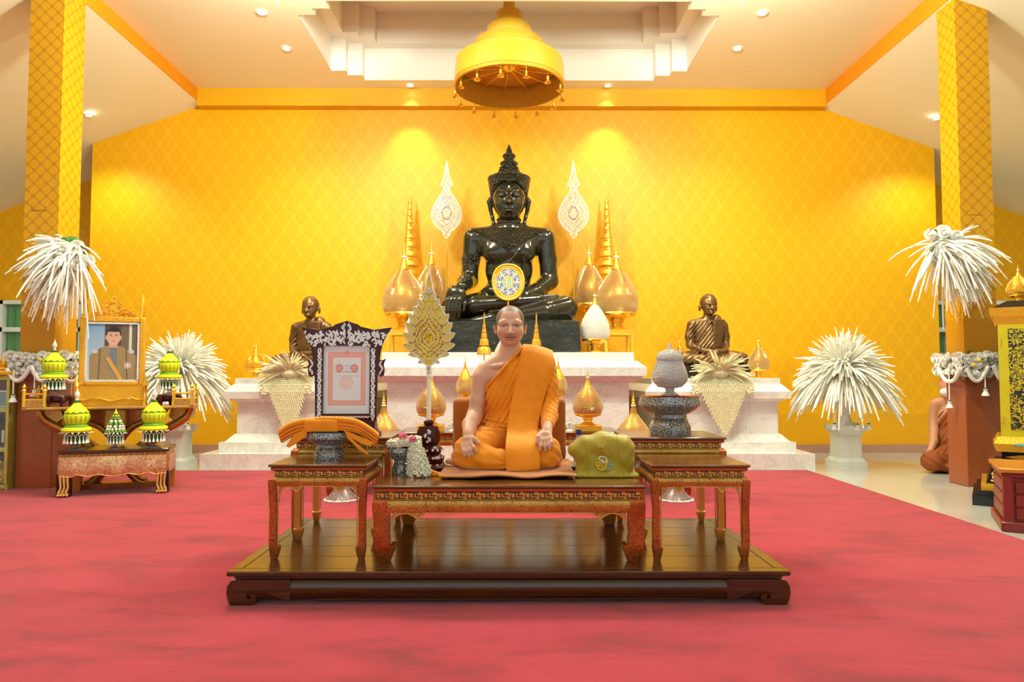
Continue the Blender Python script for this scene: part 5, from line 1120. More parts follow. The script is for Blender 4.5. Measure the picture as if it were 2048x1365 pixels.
for i, (cx, v, ang, sc) in enumerate(fl):
    for mrr in (1, -1):
        pl = flame(cx - 6, v, ang, sc, 0, mrr); dy = -.0034 - .0011 * ((i * 5) % 11)
        f = MB().prism(pl if mrr > 0 else list(reversed(pl)), (0, .006 + dy, 0), (1, 0, 0), (0, 0, 1), (0, -.012, 0)).build('flame_leaf', M['fan_gold'], o)
        MB().tube([(x, dy - .0075, z) for x, z in pl], .0020, 6, closed=True).build('white_edge', M['fan_white'], f)
        c = np.mean(np.array(pl), 0); MB().tube([(c[0] + (x - c[0]) * .5, dy - .0075, c[1] + (z - c[1]) * .5) for x, z in pl], .0014, 5, closed=True).build('white_vein', M['fan_white'], f)
MB().lathe([(3.2 * k, zf(566)), (2.6 * k, zf(556)), (3 * k, zf(554)), (1.6 * k, zf(546)), (2.2 * k, zf(544)), (.5 * k, zf(528))], n=10).build('tip', M['crystal'], o)
# ------------------------------------------------------------------ inlaid certificate frame
cy = 3.62; k = S(1, cy); b = P(695, 877, cy); o = empty('certificate_frame', (b.x, cy, ZR), 'carved dark red frame with pearl inlay holding a red-bordered certificate', 'picture frame')
def cz(v): return P(695, v, cy).z - ZR
def cp(pt): u = 540 + pt[0] / 3.79; v = 640 + pt[1] / 3.79; return (P(u, v, cy).x - b.x, cz(v))
half = [(588, 12), (628, 26), (672, 40), (695, 58), (745, 68), (790, 80), (850, 70), (925, 62), (890, 112), (865, 160), (848, 215), (838, 262), (834, 302), (852, 312), (880, 297), (864, 335), (870, 382), (864, 422), (845, 432), (818, 416), (816, 490), (812, 600), (808, 768)]
right = [cp(p) for p in half]; mx = right[0][0]; left = [(2 * mx - x, z) for x, z in right]
ix0, iz0 = cp((402, 712)); ix1, iz1 = cp((762, 198)); ix0 = 2 * mx - ix1
fr = MB(); th = .018
for side, xi in ((right, ix1), (left, ix0)):
    zb_ = side[-1][1]; poly = list(side) + [(mx, zb_), (mx, iz0), (xi, iz0), (xi, iz1), (mx, iz1)]
    fr.prism(poly if side is left else list(reversed(poly)), (0, 0, 0), (1, 0, 0), (0, 0, 1), (0, -th, 0))
fr.build('frame', M['dark_red_wood'], o, 25)
MB().tube([(x, -th, z) for x, z in right], .0022, 5).build('edge_moulding', M['dark_red_wood'], o); MB().tube([(x, -th, z) for x, z in left], .0022, 5).build('edge_moulding', M['dark_red_wood'], o)
il = MB()
def leaf(x, z, a, L, W):
    p = []
    for t in np.linspace(0, 2 * PI, 9)[:-1]: lx = L * math.cos(t); lz = W * math.sin(t) * (1 - .5 * math.cos(t)); p.append((x + lx * math.cos(a) - lz * math.sin(a), z + lx * math.sin(a) + lz * math.cos(a)))
    il.prism(p, (0, -th + .0005, 0), (1, 0, 0), (0, 0, 1), (0, -.0010 - random.random() * .0012, 0))
for s in (-1, 1):
    xm = (ix1 + right[-1][0]) / 2
    for i in range(34):
        z = cz(838) + (cz(700) - cz(838)) * i / 33
        leaf(mx + s * (xm - mx + .006 * math.sin(i * 1.3)), z, (1.1 if i % 2 else 2.0) * s, 4.2 * k, 1.8 * k); leaf(mx + s * (xm - mx - .007 * math.sin(i * 1.3)), z, (2.2 if i % 2 else .9) * s, 3.0 * k, 1.3 * k)
    for j in range(84):
        u = random.uniform(.02, .98); hx = random.random(); zt_ = cz(662) + (cz(690) - cz(662)) * hx; wd = (228 - 60 * hx) / 3.79 * k * 1.30
        leaf(mx + s * (.012 + u * (wd + .02)), zt_ - .004, random.uniform(0, PI), random.uniform(3, 5.5) * k, random.uniform(1.4, 2.3) * k)
    for j in range(10): leaf(mx + s * (.01 + .003 * math.sin(j) + .004 * (j % 3)), cz(650) + (cz(686) - cz(650)) * j / 9, 1.2 * s + .3 * math.sin(j), 4.4 * k, 1.6 * k)
    for j in range(9): x, z = cp((848 - 10 * math.sin(j), 318 + 11 * j)); leaf(mx + s * (x - mx), z, 1.2, 3.4 * k, 1.4 * k)
for i in range(26): leaf(ix0 + (ix1 - ix0) * (i + .5) / 26, cz(834), (.5 if i % 2 else -.5), 3.8 * k, 1.5 * k)
il.build('pearl_inlay', M['inlay'], o, 0, 'stuff')
W, Hh = ix1 - ix0, iz1 - iz0
def cert(X, Z):
    c = np.tile(np.array(lin((230, 238, 246))), (len(X), 1)); red = np.array(lin((236, 150, 136))); ink = np.array(lin((120, 116, 120)))
    bx, bz = np.minimum(X, 1 - X), np.minimum(Z - .125, .90 - Z); d = np.minimum(bx - .105, bz * 1.3); band = (d > 0) & (d < .085); pat = .55 + .45 * np.sin(X * 170) * np.sin(Z * 200)
    c[band] = (red * pat[band, None] + np.array(lin((246, 214, 208))) * (1 - pat[band, None])); c[(np.abs(d - .085) < .006) | (np.abs(d) < .006)] = red
    crest = (np.abs(X - .5) < .04 * (1 - (Z - .89) / .05)) & (Z > .88) & (Z < .94); c[crest] = red
    for cx, cz_, r in ((.34, .67, .075), (.66, .67, .075)):
        q2 = np.hypot(X - cx, (Z - cz_) * Hh / W); m = q2 < r; w = np.sin(X * 210) * np.sin(Z * 260) > -.2; c[m & w] = np.array(lin((228, 130, 120))); c[np.abs(q2 - r) < .007] = np.array(lin((214, 96, 90)))
    q2 = np.hypot(X - .49, (Z - .46) * Hh / W); m = q2 < .14; w = np.sin(X * 150 + 4 * Z) * np.sin(Z * 180) > 0; c[m & w] = np.array(lin((240, 196, 188))); c[np.abs(q2 - .14) < .006] = np.array(lin((238, 190, 182)))
    for z, x0, x1 in ((.70, .45, .57), (.665, .44, .58), (.63, .46, .56), (.61, .26, .74), (.555, .26, .4), (.555, .46, .78)): c[(np.abs(Z - z) < .0035) & (X > x0) & (X < x1) & (np.sin(X * 300) > -.5)] = ink
    return c
pm = link('certificate', print_mesh('certificate', W, Hh, 150, 210, cert, M['print']), o); pm.location = (mx, -.004, iz0)
MB().b(ix0, ix1, -.003, .004, iz0, iz1).build('backing_board', M['dark_red_wood'], o)
ft = MB()
MB().loft([[(mx - a, -b2, z), (mx + a, -b2, z), (mx + a, b2, z), (mx - a, b2, z)] for a, b2, z in ((.165, .06, 0), (.17, .062, .012), (.155, .05, .02), (.15, .04, .035), (.15, .028, cz(842)))]).build('stand', M['dark_red_wood'], o)
# ------------------------------------------------------------------ olive bag, bottle
q = Pix(1207, 960, 3.30); k = q.k; o = empty('cloth_bag', (q.o.x, 3.30, q.o.z), 'olive yellow satin bag with embroidered emblem beside the monk', 'bag'); SB = SDF((-84, -46, -4), (84, 46, 112), 1.2)
SB.box(q(1208, 915, 2), (56, 26, 40), 20); SB.ell(q(1162, 900, 2), (26, 24, 22), 12); SB.ell(q(1206, 890, 0), (44, 25, 26), 12); SB.ell(q(1248, 905, 2), (22, 24, 34), 12); SB.box(q(1212, 953, -2), (62, 30, 8), 5, 8)
def bagf(X, Y, Z): return .9 * np.sin(X * .16 + Z * .07 + 1.2 * np.sin(Z * .05)) + .7 * np.sin((X * .5 + Z * .9) * .2) + .8 * np.sin(X * .55) * sstep(26, 4, Z) + .7 * np.sin((X - Z) * .22) * sstep(25, 60, np.abs(X))
SB.warp((-84, -46, -4), (84, 46, 112), bagf)
sl, (X, Yg, Z) = SB.win((-84, -46, -4), (84, 46, 112)); SB.D[sl] = np.maximum(SB.D[sl], ((TZ + .002 - q.o.z) / k - Z) * np.ones_like(X) * np.ones_like(Yg))
bag = part_mesh('bag_body', SB, M['bag'], o, k)
# embroidery follows the front of the bag
def bag_front(x, z):                               # depth of the front surface at (x, z), all in picture units
    i = int(round((x - SB.lo[0]) / SB.h)); l = int(round((z - SB.lo[2]) / SB.h)); col = SB.D[i, :, l]; j = np.argmax(col < 0); return SB.lo[1] + SB.h * (j - col[j] / (col[j] - col[j - 1]) if j > 0 else j)
def stitch(name, pts, r, mat):
    out = []
    for u, v in pts:
        y = -30.0
        for _ in range(3): x, _y, z = q(u, v, y); y = bag_front(x, z)
        out.append((x * k, (y - .25) * k, z * k))
    MB().tube(out, r * k, 6).build(name, mat, o)
def sp(cx, cy2, r0, r1, a0, a1, n=18): return [(cx + (r0 + (r1 - r0) * t) * math.cos(a0 + (a1 - a0) * t), cy2 + (r0 + (r1 - r0) * t) * math.sin(a0 + (a1 - a0) * t)) for t in np.linspace(0, 1, n)]
stitch('white_scroll', crv([(1197, 919), (1199, 915), (1205, 914), (1212, 917), (1213, 922), (1209, 926), (1205, 925), (1206, 921)], 5), 1.3, M['thread_white']); stitch('white_scroll', crv([(1197, 919), (1202, 921), (1204, 925)], 5), 1.2, M['thread_white'])
stitch('yellow_scroll', crv([(1193, 924), (1192, 929), (1196, 933), (1200, 931), (1200, 927), (1196, 926)], 5), 1.3, M['thread_yellow']); stitch('yellow_scroll', crv([(1193, 930), (1197, 938), (1204, 941), (1210, 937), (1213, 930), (1216, 921)], 5), 1.4, M['thread_yellow']); stitch('yellow_scroll', crv([(1204, 930), (1204, 936), (1209, 940)], 5), 1.2, M['thread_yellow'])
stitch('blue_scroll', crv([(1221, 924), (1217, 926), (1217, 930), (1221, 931), (1223, 935), (1219, 940), (1213, 940), (1209, 938)], 5), 1.3, M['thread_blue'])
for i in range(9):
    a = -PI / 2 + (i - 4) * .16; stitch('gold_ray', [(1202 + 6 * math.cos(a), 901 + 6 * math.sin(a)), (1202 + 15 * math.cos(a), 901 + 15 * math.sin(a)), (1202 + (24 - abs(i - 4)) * math.cos(a), 901 + (24 - abs(i - 4)) * math.sin(a))], .45, M['thread_gold'])
stitch('red_bar', [(1198, 905), (1203, 904.6), (1208, 905)], .8, M['thread_red']); stitch('red_spire', [(1200.5, 900), (1203, 890), (1205.5, 900)], .5, M['thread_red'])
for i in range(8):
    a = .25 + i * .33; stitch('gold_sprig', [(1203 + 14 * math.cos(a + PI), 916 + 9 * math.sin(a + PI)), (1203 + 18 * math.cos(a + PI + .1), 916 + 13 * math.sin(a + PI + .1))], .5, M['thread_gold'])
for seam in ([(1170, 880), (1174, 910), (1176, 950)], [(1233, 868), (1237, 900), (1238, 950)]): stitch('seam', crv(seam, 8), .4, M['bag'])
b = P(1158, 900, 3.76); o = empty('water_bottle', (b.x, 3.76, TZ), 'clear water bottle with a blue cap behind the olive bag', 'bottle'); k = S(1, 3.76); zb = P(1158, 869, 3.76).z - TZ
MB().lathe([(.003, 0), (10 * k, 0), (11 * k, .004), (11 * k, zb * .62), (10 * k, zb * .74), (6 * k, zb * .92), (4.6 * k, zb)], n=20).build('bottle_body', M['water'], o); MB().lathe([(11.2 * k, zb * .25), (11.2 * k, zb * .58)], n=20).build('label_band', M['blue'], o)
MB().lathe([(4.8 * k, zb - .003), (5.2 * k, zb), (5.2 * k, zb + 8 * k), (4.6 * k, zb + 9.5 * k), (.002, zb + 9.5 * k)], n=18).build('cap', M['blue'], o)
b = P(1150, 935, 3.45); o = empty('microphone', (b.x, 3.46, TZ), 'small black microphone lying between cushion and olive bag', 'microphone')
MB().tube([(-.02, 0, .012), (.02, -.01, .012)], [.010, .012], 10).build('head', M['black'], o); MB().tube([(.02, -.01, .012), (.05, .05, .012), (.04, .11, .012)], [.008, .007, .006], 8).build('handle', M['black'], o)
# folded cloth corner in front of the fan stand
b = P(872, 938, 3.30); q3 = Pix(872, 942, 3.30); o = empty('folded_cloth', (q3.o.x, 3.30, TZ), 'small folded orange cloth lying by the fan stand', 'cloth'); k = q3.k; fc = SDF((-24, -20, -4), (26, 20, 22), 1.0); fc.chain([(-12, 0, 11), (-2, -3, 6), (14, -6, 3.4)], [3.2, 3.6, 3.2], 2); fc.box((4, 0, 2.4), (14, 8, 2.2), 1.5, 2)
part_mesh('cloth', fc, M['robe'], o, k)
# little glass candle holders on the offering table
for u, lab in ((906, 'small clear glass candle stand near the back cushion, fan side'), (1139, 'small clear glass candle stand near the back cushion, bag side')):
    Y = 5.55; o = empty('glass_candle_stand', (P(u, 866, Y).x, Y, OZ), lab, 'candle stand', group='glass candle stands'); k = S(1, Y)
    MB().lathe([(.01, 0), (9 * k, 0), (9 * k, 3 * k), (2 * k, 6 * k), (2.4 * k, 14 * k), (5 * k, 18 * k), (2 * k, 20 * k), (1.6 * k, 27 * k), (.3 * k, 33 * k)], n=14).build('stem', M['crystal'], o)
    for s in (-1, 1): MB().lathe([(2 * k, 12 * k), (3 * k, 15 * k), (1 * k, 17 * k), (.3 * k, 24 * k)], (s * 7 * k, 0, 0), 10).build('arm_candle', M['crystal'], o); MB().tube([(0, 0, 10 * k), (s * 4 * k, 0, 9 * k), (s * 7 * k, 0, 12 * k)], .7 * k, 6).build('arm', M['crystal'], o)
# ------------------------------------------------------------------ portrait altar beside the left pillar
RZ = .30; AX, AYc = -3.22, 5.84; cR, sR = math.cos(RZ), math.sin(RZ)
def L2W(x, y, z=0.0): return (AX + x * cR - y * sR, AYc + x * sR + y * cR, z)
def lx(u): return S(u - 224, 5.8) / 1.10
def lz(v): return P(224, v, 5.78).z - FLOOR
SHZ = lz(812)
o = empty('altar_table', (AX, AYc, FLOOR), 'gilt altar shelf on curved carved legs carrying the portrait', 'table', RZ)
hw = lx(388); MB().rbox((0, 0, SHZ - .014), (2 * hw, .36, .028), .006).build('shelf', M['lacquer_gold'], o)
MB().b(-hw + .03, hw - .03, -.19, -.178, SHZ - .012, SHZ - .004).build('shelf_bead', M['gold_edge'], o)
for s in (-1, 1):
    for x in (lx(384), lx(347)):
        MB().lathe([(.014, SHZ), (.014, SHZ + .12), (.02, SHZ + .125), (.012, SHZ + .14), (.016, SHZ + .155), (.002, SHZ + .18)], (s * x, -.17, 0), 8).build('rail_post', M['gold'], o)
    MB().lathe([(.014, SHZ), (.014, SHZ + .12), (.02, SHZ + .125), (.002, SHZ + .17)], (s * lx(384), .17, 0), 8).build('rail_post', M['gold'], o)
    for z in (.10, .055):
        MB().tube([(s * lx(384), -.17, SHZ + z), (s * lx(347), -.17, SHZ + z)], .008, 6).build('rail', M['gold'], o); MB().tube([(s * lx(384), -.17, SHZ + z), (s * lx(384), .17, SHZ + z)], .008, 6).build('rail', M['gold'], o)
    MB().b(min(s * lx(384), s * lx(347)), max(s * lx(384), s * lx(347)), -.176, -.164, SHZ, SHZ + .055).build('rail_panel', M['lacquer_gold'], o)
    # curved legs
    for y in (.07, .15):
        pts = crv([(s * (hw - .05), y, SHZ - .03), (s * (hw - .10), y, SHZ - .12), (s * (hw - .30), y, SHZ - .24), (s * .16, y, SHZ - .36), (-s * .02, y, SHZ - .46), (-s * .16, y, .06), (-s * .22, y, .035)], 6)
        MB().tube(pts, [.034] * 6 + [.036] * (len(pts) - 6), 8).build('curved_leg', M['lacquer_gold'], o)
        p2 = crv([(s * .36, y * .9, SHZ - .03), (s * .30, y * .9, SHZ - .10), (s * .12, y * .9, SHZ - .18), (s * .02, y * .9, SHZ - .30)], 6); MB().tube(p2, .026, 8).build('inner_leg', M['lacquer_gold'], o)
        MB().prism([(s * (hw - .06), SHZ - .03), (s * (hw - .20), SHZ - .03), (s * (hw - .22), SHZ - .10), (s * (hw - .16), SHZ - .15)], (0, y - .01, 0), (1, 0, 0), (0, 0, 1), (0, .02, 0)).build('spandrel', M['lacquer_gold'], o)
        MB().prism([(s * .34, SHZ - .03), (s * .05, SHZ - .03), (s * .03, SHZ - .20), (s * .14, SHZ - .16)], (0, y - .01, 0), (1, 0, 0), (0, 0, 1), (0, .02, 0)).build('spandrel', M['lacquer_red'], o)
MB().rbox((0, .08, SHZ - .11), (.16, .16, .16), .01).build('centre_block', M['lacquer_gold'], o)
MB().b(-.30, .30, .04, .18, 0, .04).build('base_rail', M['lacquer_red'], o)
# portrait stand panel and portrait
po = empty('portrait', (*L2W(-.035, .03)[:2], FLOOR + SHZ), 'gilt framed portrait of a man in a tan brocade jacket', 'picture', RZ)
pz0, pz1 = lz(772) - SHZ, lz(633) - SHZ; px = .242
MB().b(-px, px, .0, .045, 0, .05).build('stand_base', M['gold_relief'], po)
sk = crv([(-px, .05), (-px * .8, .045), (-px * .55, .065), (-px * .25, .05), (0, .035), (px * .25, .05), (px * .55, .065), (px * .8, .045), (px, .05)], 5)
MB().prism(sk + [(px, pz0), (-px, pz0)], (0, -.012, 0), (1, 0, 0), (0, 0, 1), (0, .03, 0)).build('carved_skirt', M['gold_relief'], po); MB().tube([(x, -.014, z) for x, z in sk], .006, 6).build('skirt_edge', M['gold'], po)
for s in (-1, 1):
    MB().lathe([(.022, 0), (.022, .02), (.016, .03), (.016, pz0 - .02), (.024, pz0), (.018, pz0 + .02), (.008, pz0 + .05), (.002, pz0 + .09)], (s * (px + .01), -.03, 0), 10).build('post', M['gold'], po)
    MB().lathe([(.012, pz1 + .0), (.016, pz1 + .03), (.014, pz1 + .07), (.018, pz1 + .10), (.010, pz1 + .15), (.003, pz1 + .20)], (s * (px - .03), .01, 0), 10).build('finial', M['gold'], po)
bw = .045
for x0, x1, z0, z1 in ((-px, -px + bw, pz0, pz1), (px - bw, px, pz0, pz1), (-px + bw, px - bw, pz0, pz0 + bw * .8), (-px + bw, px - bw, pz1 - bw, pz1)): MB().rbox(((x0 + x1) / 2, .0, (z0 + z1) / 2), (x1 - x0, .04, z1 - z0), .008).build('frame_side', M['gold_relief'], po)
for x0, x1, z0, z1 in ((-px + bw, -px + bw + .014, pz0 + .03, pz1 - bw), (px - bw - .014, px - bw, pz0 + .03, pz1 - bw), (-px + bw, px - bw, pz0 + .034, pz0 + .048), (-px + bw, px - bw, pz1 - bw - .014, pz1 - bw)): MB().b(x0, x1, -.016, .01, z0, z1).build('silver_slip', M['inlay'], po)
cr = [(-.74, 0), (-.70, .10), (-.60, .06), (-.52, .16), (-.44, .12), (-.36, .26), (-.28, .22), (-.20, .40), (-.12, .40), (-.06, .56), (0, .70)]
cp2 = [(x * px, pz1 + z * .27) for x, z in cr]; cp2 = cp2 + [(-x, z) for x, z in reversed(cp2[:-1])]
MB().prism(cp2, (0, -.008, 0), (1, 0, 0), (0, 0, 1), (0, .016, 0)).build('crest', M['gold_relief'], po, 0)
g = MB()
for i in range(90):
    t = random.uniform(-.68, .68); hmx = .26 * (1 - abs(t) / .76) * .6; g.ball((t * px, -.010, pz1 + .01 + random.random() * hmx), .008, 6, 4)
g.build('crest_scrolls', M['gold'], po, kind='stuff')
IW, IH = 2 * (px - bw - .010), pz1 - bw - pz0 - .045
def portrait(X, Z):
    asp = IH / IW; x = X; z = Z * asp; n = len(X); c = np.zeros((n, 3)); rnd = np.random.RandomState(3).rand(n)
    sky = np.array(lin((120, 165, 205))); fog = np.array(lin((190, 200, 208))); t = np.clip(Z, 0, 1)[:, None]; c[:] = fog * (1 - t) + sky * t
    room = x > .34; c[room] = np.array(lin((92, 62, 54))); c[(x > .34) & (x < .40)] = np.array(lin((84, 66, 60))); c[x > .66] = np.array(lin((110, 96, 82))) * (.7 + .5 * rnd[x > .66])[:, None]; c[(x > .82) & (x < .87)] = np.array(lin((206, 212, 190)))
    cx = .51
    body = (z < .60 * asp) & (np.abs(x - cx) < .10 + .36 * np.clip((.60 * asp - z) / .22, 0, 1) ** .6)
    c[body] = np.array(lin((156, 132, 92))) * (.72 + .5 * rnd[body])[:, None]
    for s in (-1, 1):
        arm = body & (np.abs((x - cx) * s - .27 + .04 * (z - .3)) < .012); c[arm] = np.array(lin((96, 78, 50)))
        ep = np.hypot((x - cx) * s - .36, (z - .50 * asp) * 1.3) < .055; c[ep] = np.array(lin((196, 200, 222)))
    col = (np.abs(x - cx) < .075) & (z < .60 * asp) & (z > .18 * asp); c[col] = np.array(lin((110, 122, 132))) * (.7 + .6 * rnd[col])[:, None]
    sash = body & (np.abs((x - .40) + (z - .34 * asp) * .55 - .04) < .045) & (z < .40 * asp); c[sash] = np.array(lin((222, 160, 50)))
    sash2 = body & (np.abs((x - .40) + (z - .34 * asp) * .55 + .015) < .014) & (z < .40 * asp); c[sash2] = np.array(lin((80, 120, 150)))
    st = np.hypot(x - .80, z - .26 * asp); a = np.arctan2(z - .26 * asp, x - .80); c[st < .055 + .03 * np.cos(a * 8)] = np.array(lin((214, 208, 214)))
    skin = np.array(lin((212, 168, 148))); neck = (np.abs(x - cx) < .085) & (z > .57 * asp) & (z < .68 * asp); c[neck] = skin * .85
    hd = ((x - cx) / .135) ** 2 + ((z - .755 * asp) / .185) ** 2; hair = (((x - cx) / .145) ** 2 + ((z - .80 * asp) / .17) ** 2 < 1) & (z > .79 * asp); c[hd < 1] = skin
    for s in (-1, 1): c[((x - cx - s * .14) / .022) ** 2 + ((z - .74 * asp) / .05) ** 2 < 1] = skin * .9
    c[hair & (z > .845 * asp - .35 * (x - cx) * 0)] = np.array(lin((34, 32, 34))); c[hair & (np.abs(x - cx) > .118)] = np.array(lin((34, 32, 34)))
    for s in (-1, 1):
        c[((x - cx - s * .055) / .03) ** 2 + ((z - .775 * asp) / .009) ** 2 < 1] = np.array(lin((70, 46, 40))); c[((x - cx - s * .055) / .036) ** 2 + ((z - .80 * asp) / .007) ** 2 < 1] = np.array(lin((90, 66, 56)))
    c[(np.abs(x - cx) < .018) & (np.abs(z - .735 * asp) < .022)] = skin * .88; c[((x - cx) / .045) ** 2 + ((z - .683 * asp) / .008) ** 2 < 1] = np.array(lin((176, 96, 90)))
    return c
pm = link('photo', print_mesh('photo', IW, IH, 130, 150, portrait, M['print']), po); pm.location = (0, -.006, pz0 + .042)
MB().b(-px + .02, px - .02, .0, .018, pz0 + .02, pz1 - .02).build('backing_board', M['dark_red_wood'], po)
# carved little stools on the shelf
def stool(x, lab):
    o = empty('carved_stool', L2W(x, -.05, FLOOR + SHZ), lab, 'stool', RZ, 'carved dark stools on the altar shelf')
    MB().lathe([(.01, .07), (.085, .07), (.09, .078), (.085, .088), (.01, .09)], n=20).build('seat', M['dark_red_wood'], o)
    for j in range(5):
        a = 2 * PI * j / 5 + .3; d = Vector((math.cos(a), math.sin(a), 0)); MB().tube([tuple(d * r + Vector((0, 0, z))) for r, z in ((.07, .075), (.092, .05), (.08, .025), (.085, .008), (.10, .006))], [.018, .02, .015, .013, .009], 8).build('leg', M['dark_red_wood'], o)
    MB().lathe([(.05, .03), (.075, .05), (.075, .07), (.05, .07)], n=16).build('carved_apron', M['dark_red_wood'], o)
stool(lx(118), 'small dark carved stool on the altar shelf near the pillar'); stool(lx(333), 'small dark carved stool on the altar shelf by the flower globe')
# low lion-foot table in front
fo = empty('foot_table', (*L2W(.07, -.15)[:2], FLOOR), 'low table with carved lion-paw feet before the portrait altar', 'table', RZ)
FW, FD, FH = .775, .36, P(230, 898, 5.6).z - FLOOR
MB().rbox((0, 0, FH - .014), (FW, FD, .028), .006).build('tabletop', M['dark_wood'], fo); MB().b(-FW / 2 + .012, FW / 2 - .012, -FD / 2 + .012, FD / 2 - .012, FH - .05, FH - .028).build('waist', M['fret_ground'], fo)
fr = MB(); fretwork(fr, FW - .04, .018, (-FW / 2 + .02, -FD / 2 + .010, FH - .048), (1, 0, 0), (0, .002, 0)); fr.build('fret_band', M['fret'], fo, 0, 'stuff')
low = crv([(-.37, .155), (-.29, .150), (-.25, .165), (-.17, .150), (-.10, .162), (0, .145), (.10, .162), (.17, .150), (.25, .165), (.29, .150), (.37, .155)], 5); zt_ = FH - .05
for t in (-1, 1):
    mb = MB()
    for (xa, za), (xb, zb) in zip(low, low[1:]): mb.loft([[(x, t * (FD / 2 - .02), z), (x, t * (FD / 2 + .012), z), (x, t * (FD / 2 + .02), (z + zt_) / 2), (x, t * (FD / 2 - .0), zt_), (x, t * (FD / 2 - .02), zt_)] for x, z in ((xa, za), (xb, zb))])
    mb.build('apron', M['lacquer_fade'], fo, 50); MB().tube([(x, t * (FD / 2 + .014), z) for x, z in low], .005, 6).build('apron_edge', M['gold_edge'], fo)
for s in (-1, 1): MB().b(min(s * (FW / 2 - .03), s * (FW / 2 + .0)), max(s * (FW / 2 - .03), s * (FW / 2 + .0)), -FD / 2 + .02, FD / 2 - .02, .16, zt_).build('apron', M['lacquer_fade'], fo)
for s in (-1, 1):
    for t in (-1, 1):
        lo_ = MB().box((s * (FW / 2 - .045), t * (FD / 2 - .035), .085), (.09, .07, .17), 0).build('leg', M['lacquer_black'] if t < 0 else M['leg_inner'], fo)
        if t < 0:
            for j in range(3):
                x0 = s * (FW / 2 - .025 - j * .024); MB().tube([(x0, -FD / 2 - .004, .165), (x0 - s * .004, -FD / 2 - .010, .12), (x0 - s * .008, -FD / 2 - .008, .07), (x0 + s * .006, -FD / 2 - .014, .03)], [.011, .010, .009, .011], 8).build('claw_rib', M['gold_edge'], lo_)
            for j in range(4): MB().ball((s * (FW / 2 - .018 - j * .020), -FD / 2 - .016, .016), (.012, .02, .014), 10, 6).build('toe', M['gold_edge'], lo_)
# green and yellow flower buds on trays
tas = MB(); tas.lathe([(.0012, .0), (.002, -.006), (.0035, -.02), (.002, -.026), (.005, -.030), (.0085, -.052), (.004, -.054)], n=7); tasm = tas.mesh('tassel', M['rose'], 60)
def tray_foot(o, k):
    MB().lathe([(.2 * k, 0), (16 * k, 0), (15 * k, 1.5 * k), (5 * k, 5 * k), (4 * k, 10 * k), (14 * k, 15 * k), (22 * k, 18 * k), (22 * k, 20 * k), (.2 * k, 17 * k)], n=24).build('glass_tray', M['glass'], o)
def skirt(o, k, z, R, n=18):
    for j in range(n): a = 2 * PI * j / n; t = link('tassel', tasm, o); t.location = (R * math.cos(a), R * math.sin(a), z)
    net = MB()
    for j in range(n):
        a0 = 2 * PI * j / n
        for d in (-1, 1): a1 = 2 * PI * (j + d * .5) / n; net.tube([(R * math.cos(a0), R * math.sin(a0), z), (R * 1.0 * math.cos(a1), R * math.sin(a1), z + 8 * k)], .6 * k, 4)
    net.build('bud_net', M['rose'], o, kind='stuff')
    col = MB(); m = 16
    for j in range(m):
        a = 2 * PI * j / m; r0, r1 = R * .9, R * 1.55; w = .21; col.add([(r0 * math.cos(a - w), r0 * math.sin(a - w), z + 13 * k), (r1 * math.cos(a), r1 * math.sin(a), z + 8 * k), (r0 * math.cos(a + w), r0 * math.sin(a + w), z + 13 * k), (r0 * math.cos(a), r0 * math.sin(a), z + 15 * k)], [(0, 1, 3), (3, 1, 2), (2, 1, 0)])
    col.build('leaf_collar', M['rose'], o, 0)
def flower_bud(label, base, k0):
    k = k0
    o = empty('flower_bud_offering', base, label, 'flower offering', RZ, 'lime yellow flower buds'); tray_foot(o, k); skirt(o, k, 34 * k, 22 * k)
    MB().lathe([(18 * k, 18 * k), (20 * k, 30 * k), (20 * k, 42 * k)], n=18).build('core', M['dark_green'], o)
    MB().lathe([(18 * k, 44 * k), (26 * k, 45 * k), (29 * k, 50 * k), (27 * k, 56 * k), (19 * k, 58 * k)], n=28).build('yellow_ring', M['lime'], o); MB().lathe([(21 * k, 57 * k), (22 * k, 60 * k), (19 * k, 64 * k), (19 * k, 68 * k)], n=26).build('green_neck', M['lime_green'], o)
    MB().lathe([(18 * k, 66 * k), (22 * k, 72 * k), (24 * k, 80 * k), (23.5 * k, 88 * k), (21 * k, 95 * k)], n=48, rf=lambda t, z: 1 + .028 * abs(math.cos(8 * t))).build('ribbed_bud', M['lime'], o)
    dg = MB()
    for j in range(16):
        a = 2 * PI * (j + .5) / 16; dg.tube([(r * k * math.cos(a), r * k * math.sin(a), z * k) for r, z in ((19, 68), (22.6, 73), (24.4, 80), (24, 87))], .9 * k, 4)
    dg.build('green_ribs', M['lime_green'], o, kind='stuff')
    MB().lathe([(22 * k, 94 * k), (21.5 * k, 97 * k), (17 * k, 104 * k), (11 * k, 111 * k), (7 * k, 117 * k), (5.5 * k, 120 * k)], n=24).build('crown_cone', M['lime'], o)
    MB().tube([(22.3 * k * (1 + .03 * math.cos(12 * a)) * math.cos(a), 22.3 * k * (1 + .03 * math.cos(12 * a)) * math.sin(a), (94 + 2 * math.cos(12 * a)) * k) for a in np.linspace(0, 2 * PI, 72)[:-1]], 1.4 * k, 5, closed=True).build('green_scallop', M['lime_green'], o)
    MB().lathe([(6 * k, 119 * k), (7 * k, 122 * k), (4 * k, 126 * k)], n=12).build('green_tip', M['dark_green'], o); MB().lathe([(3 * k, 126 * k), (2 * k, 130 * k), (5 * k, 137 * k), (4.4 * k, 143 * k), (1.4 * k, 150 * k), (.3 * k, 157 * k)], n=10).build('white_finial', M['rose'], o)
    o.scale = (1.2, 1.2, 1.0)
kU = (lz(668) - lz(795)) / 157 * .985
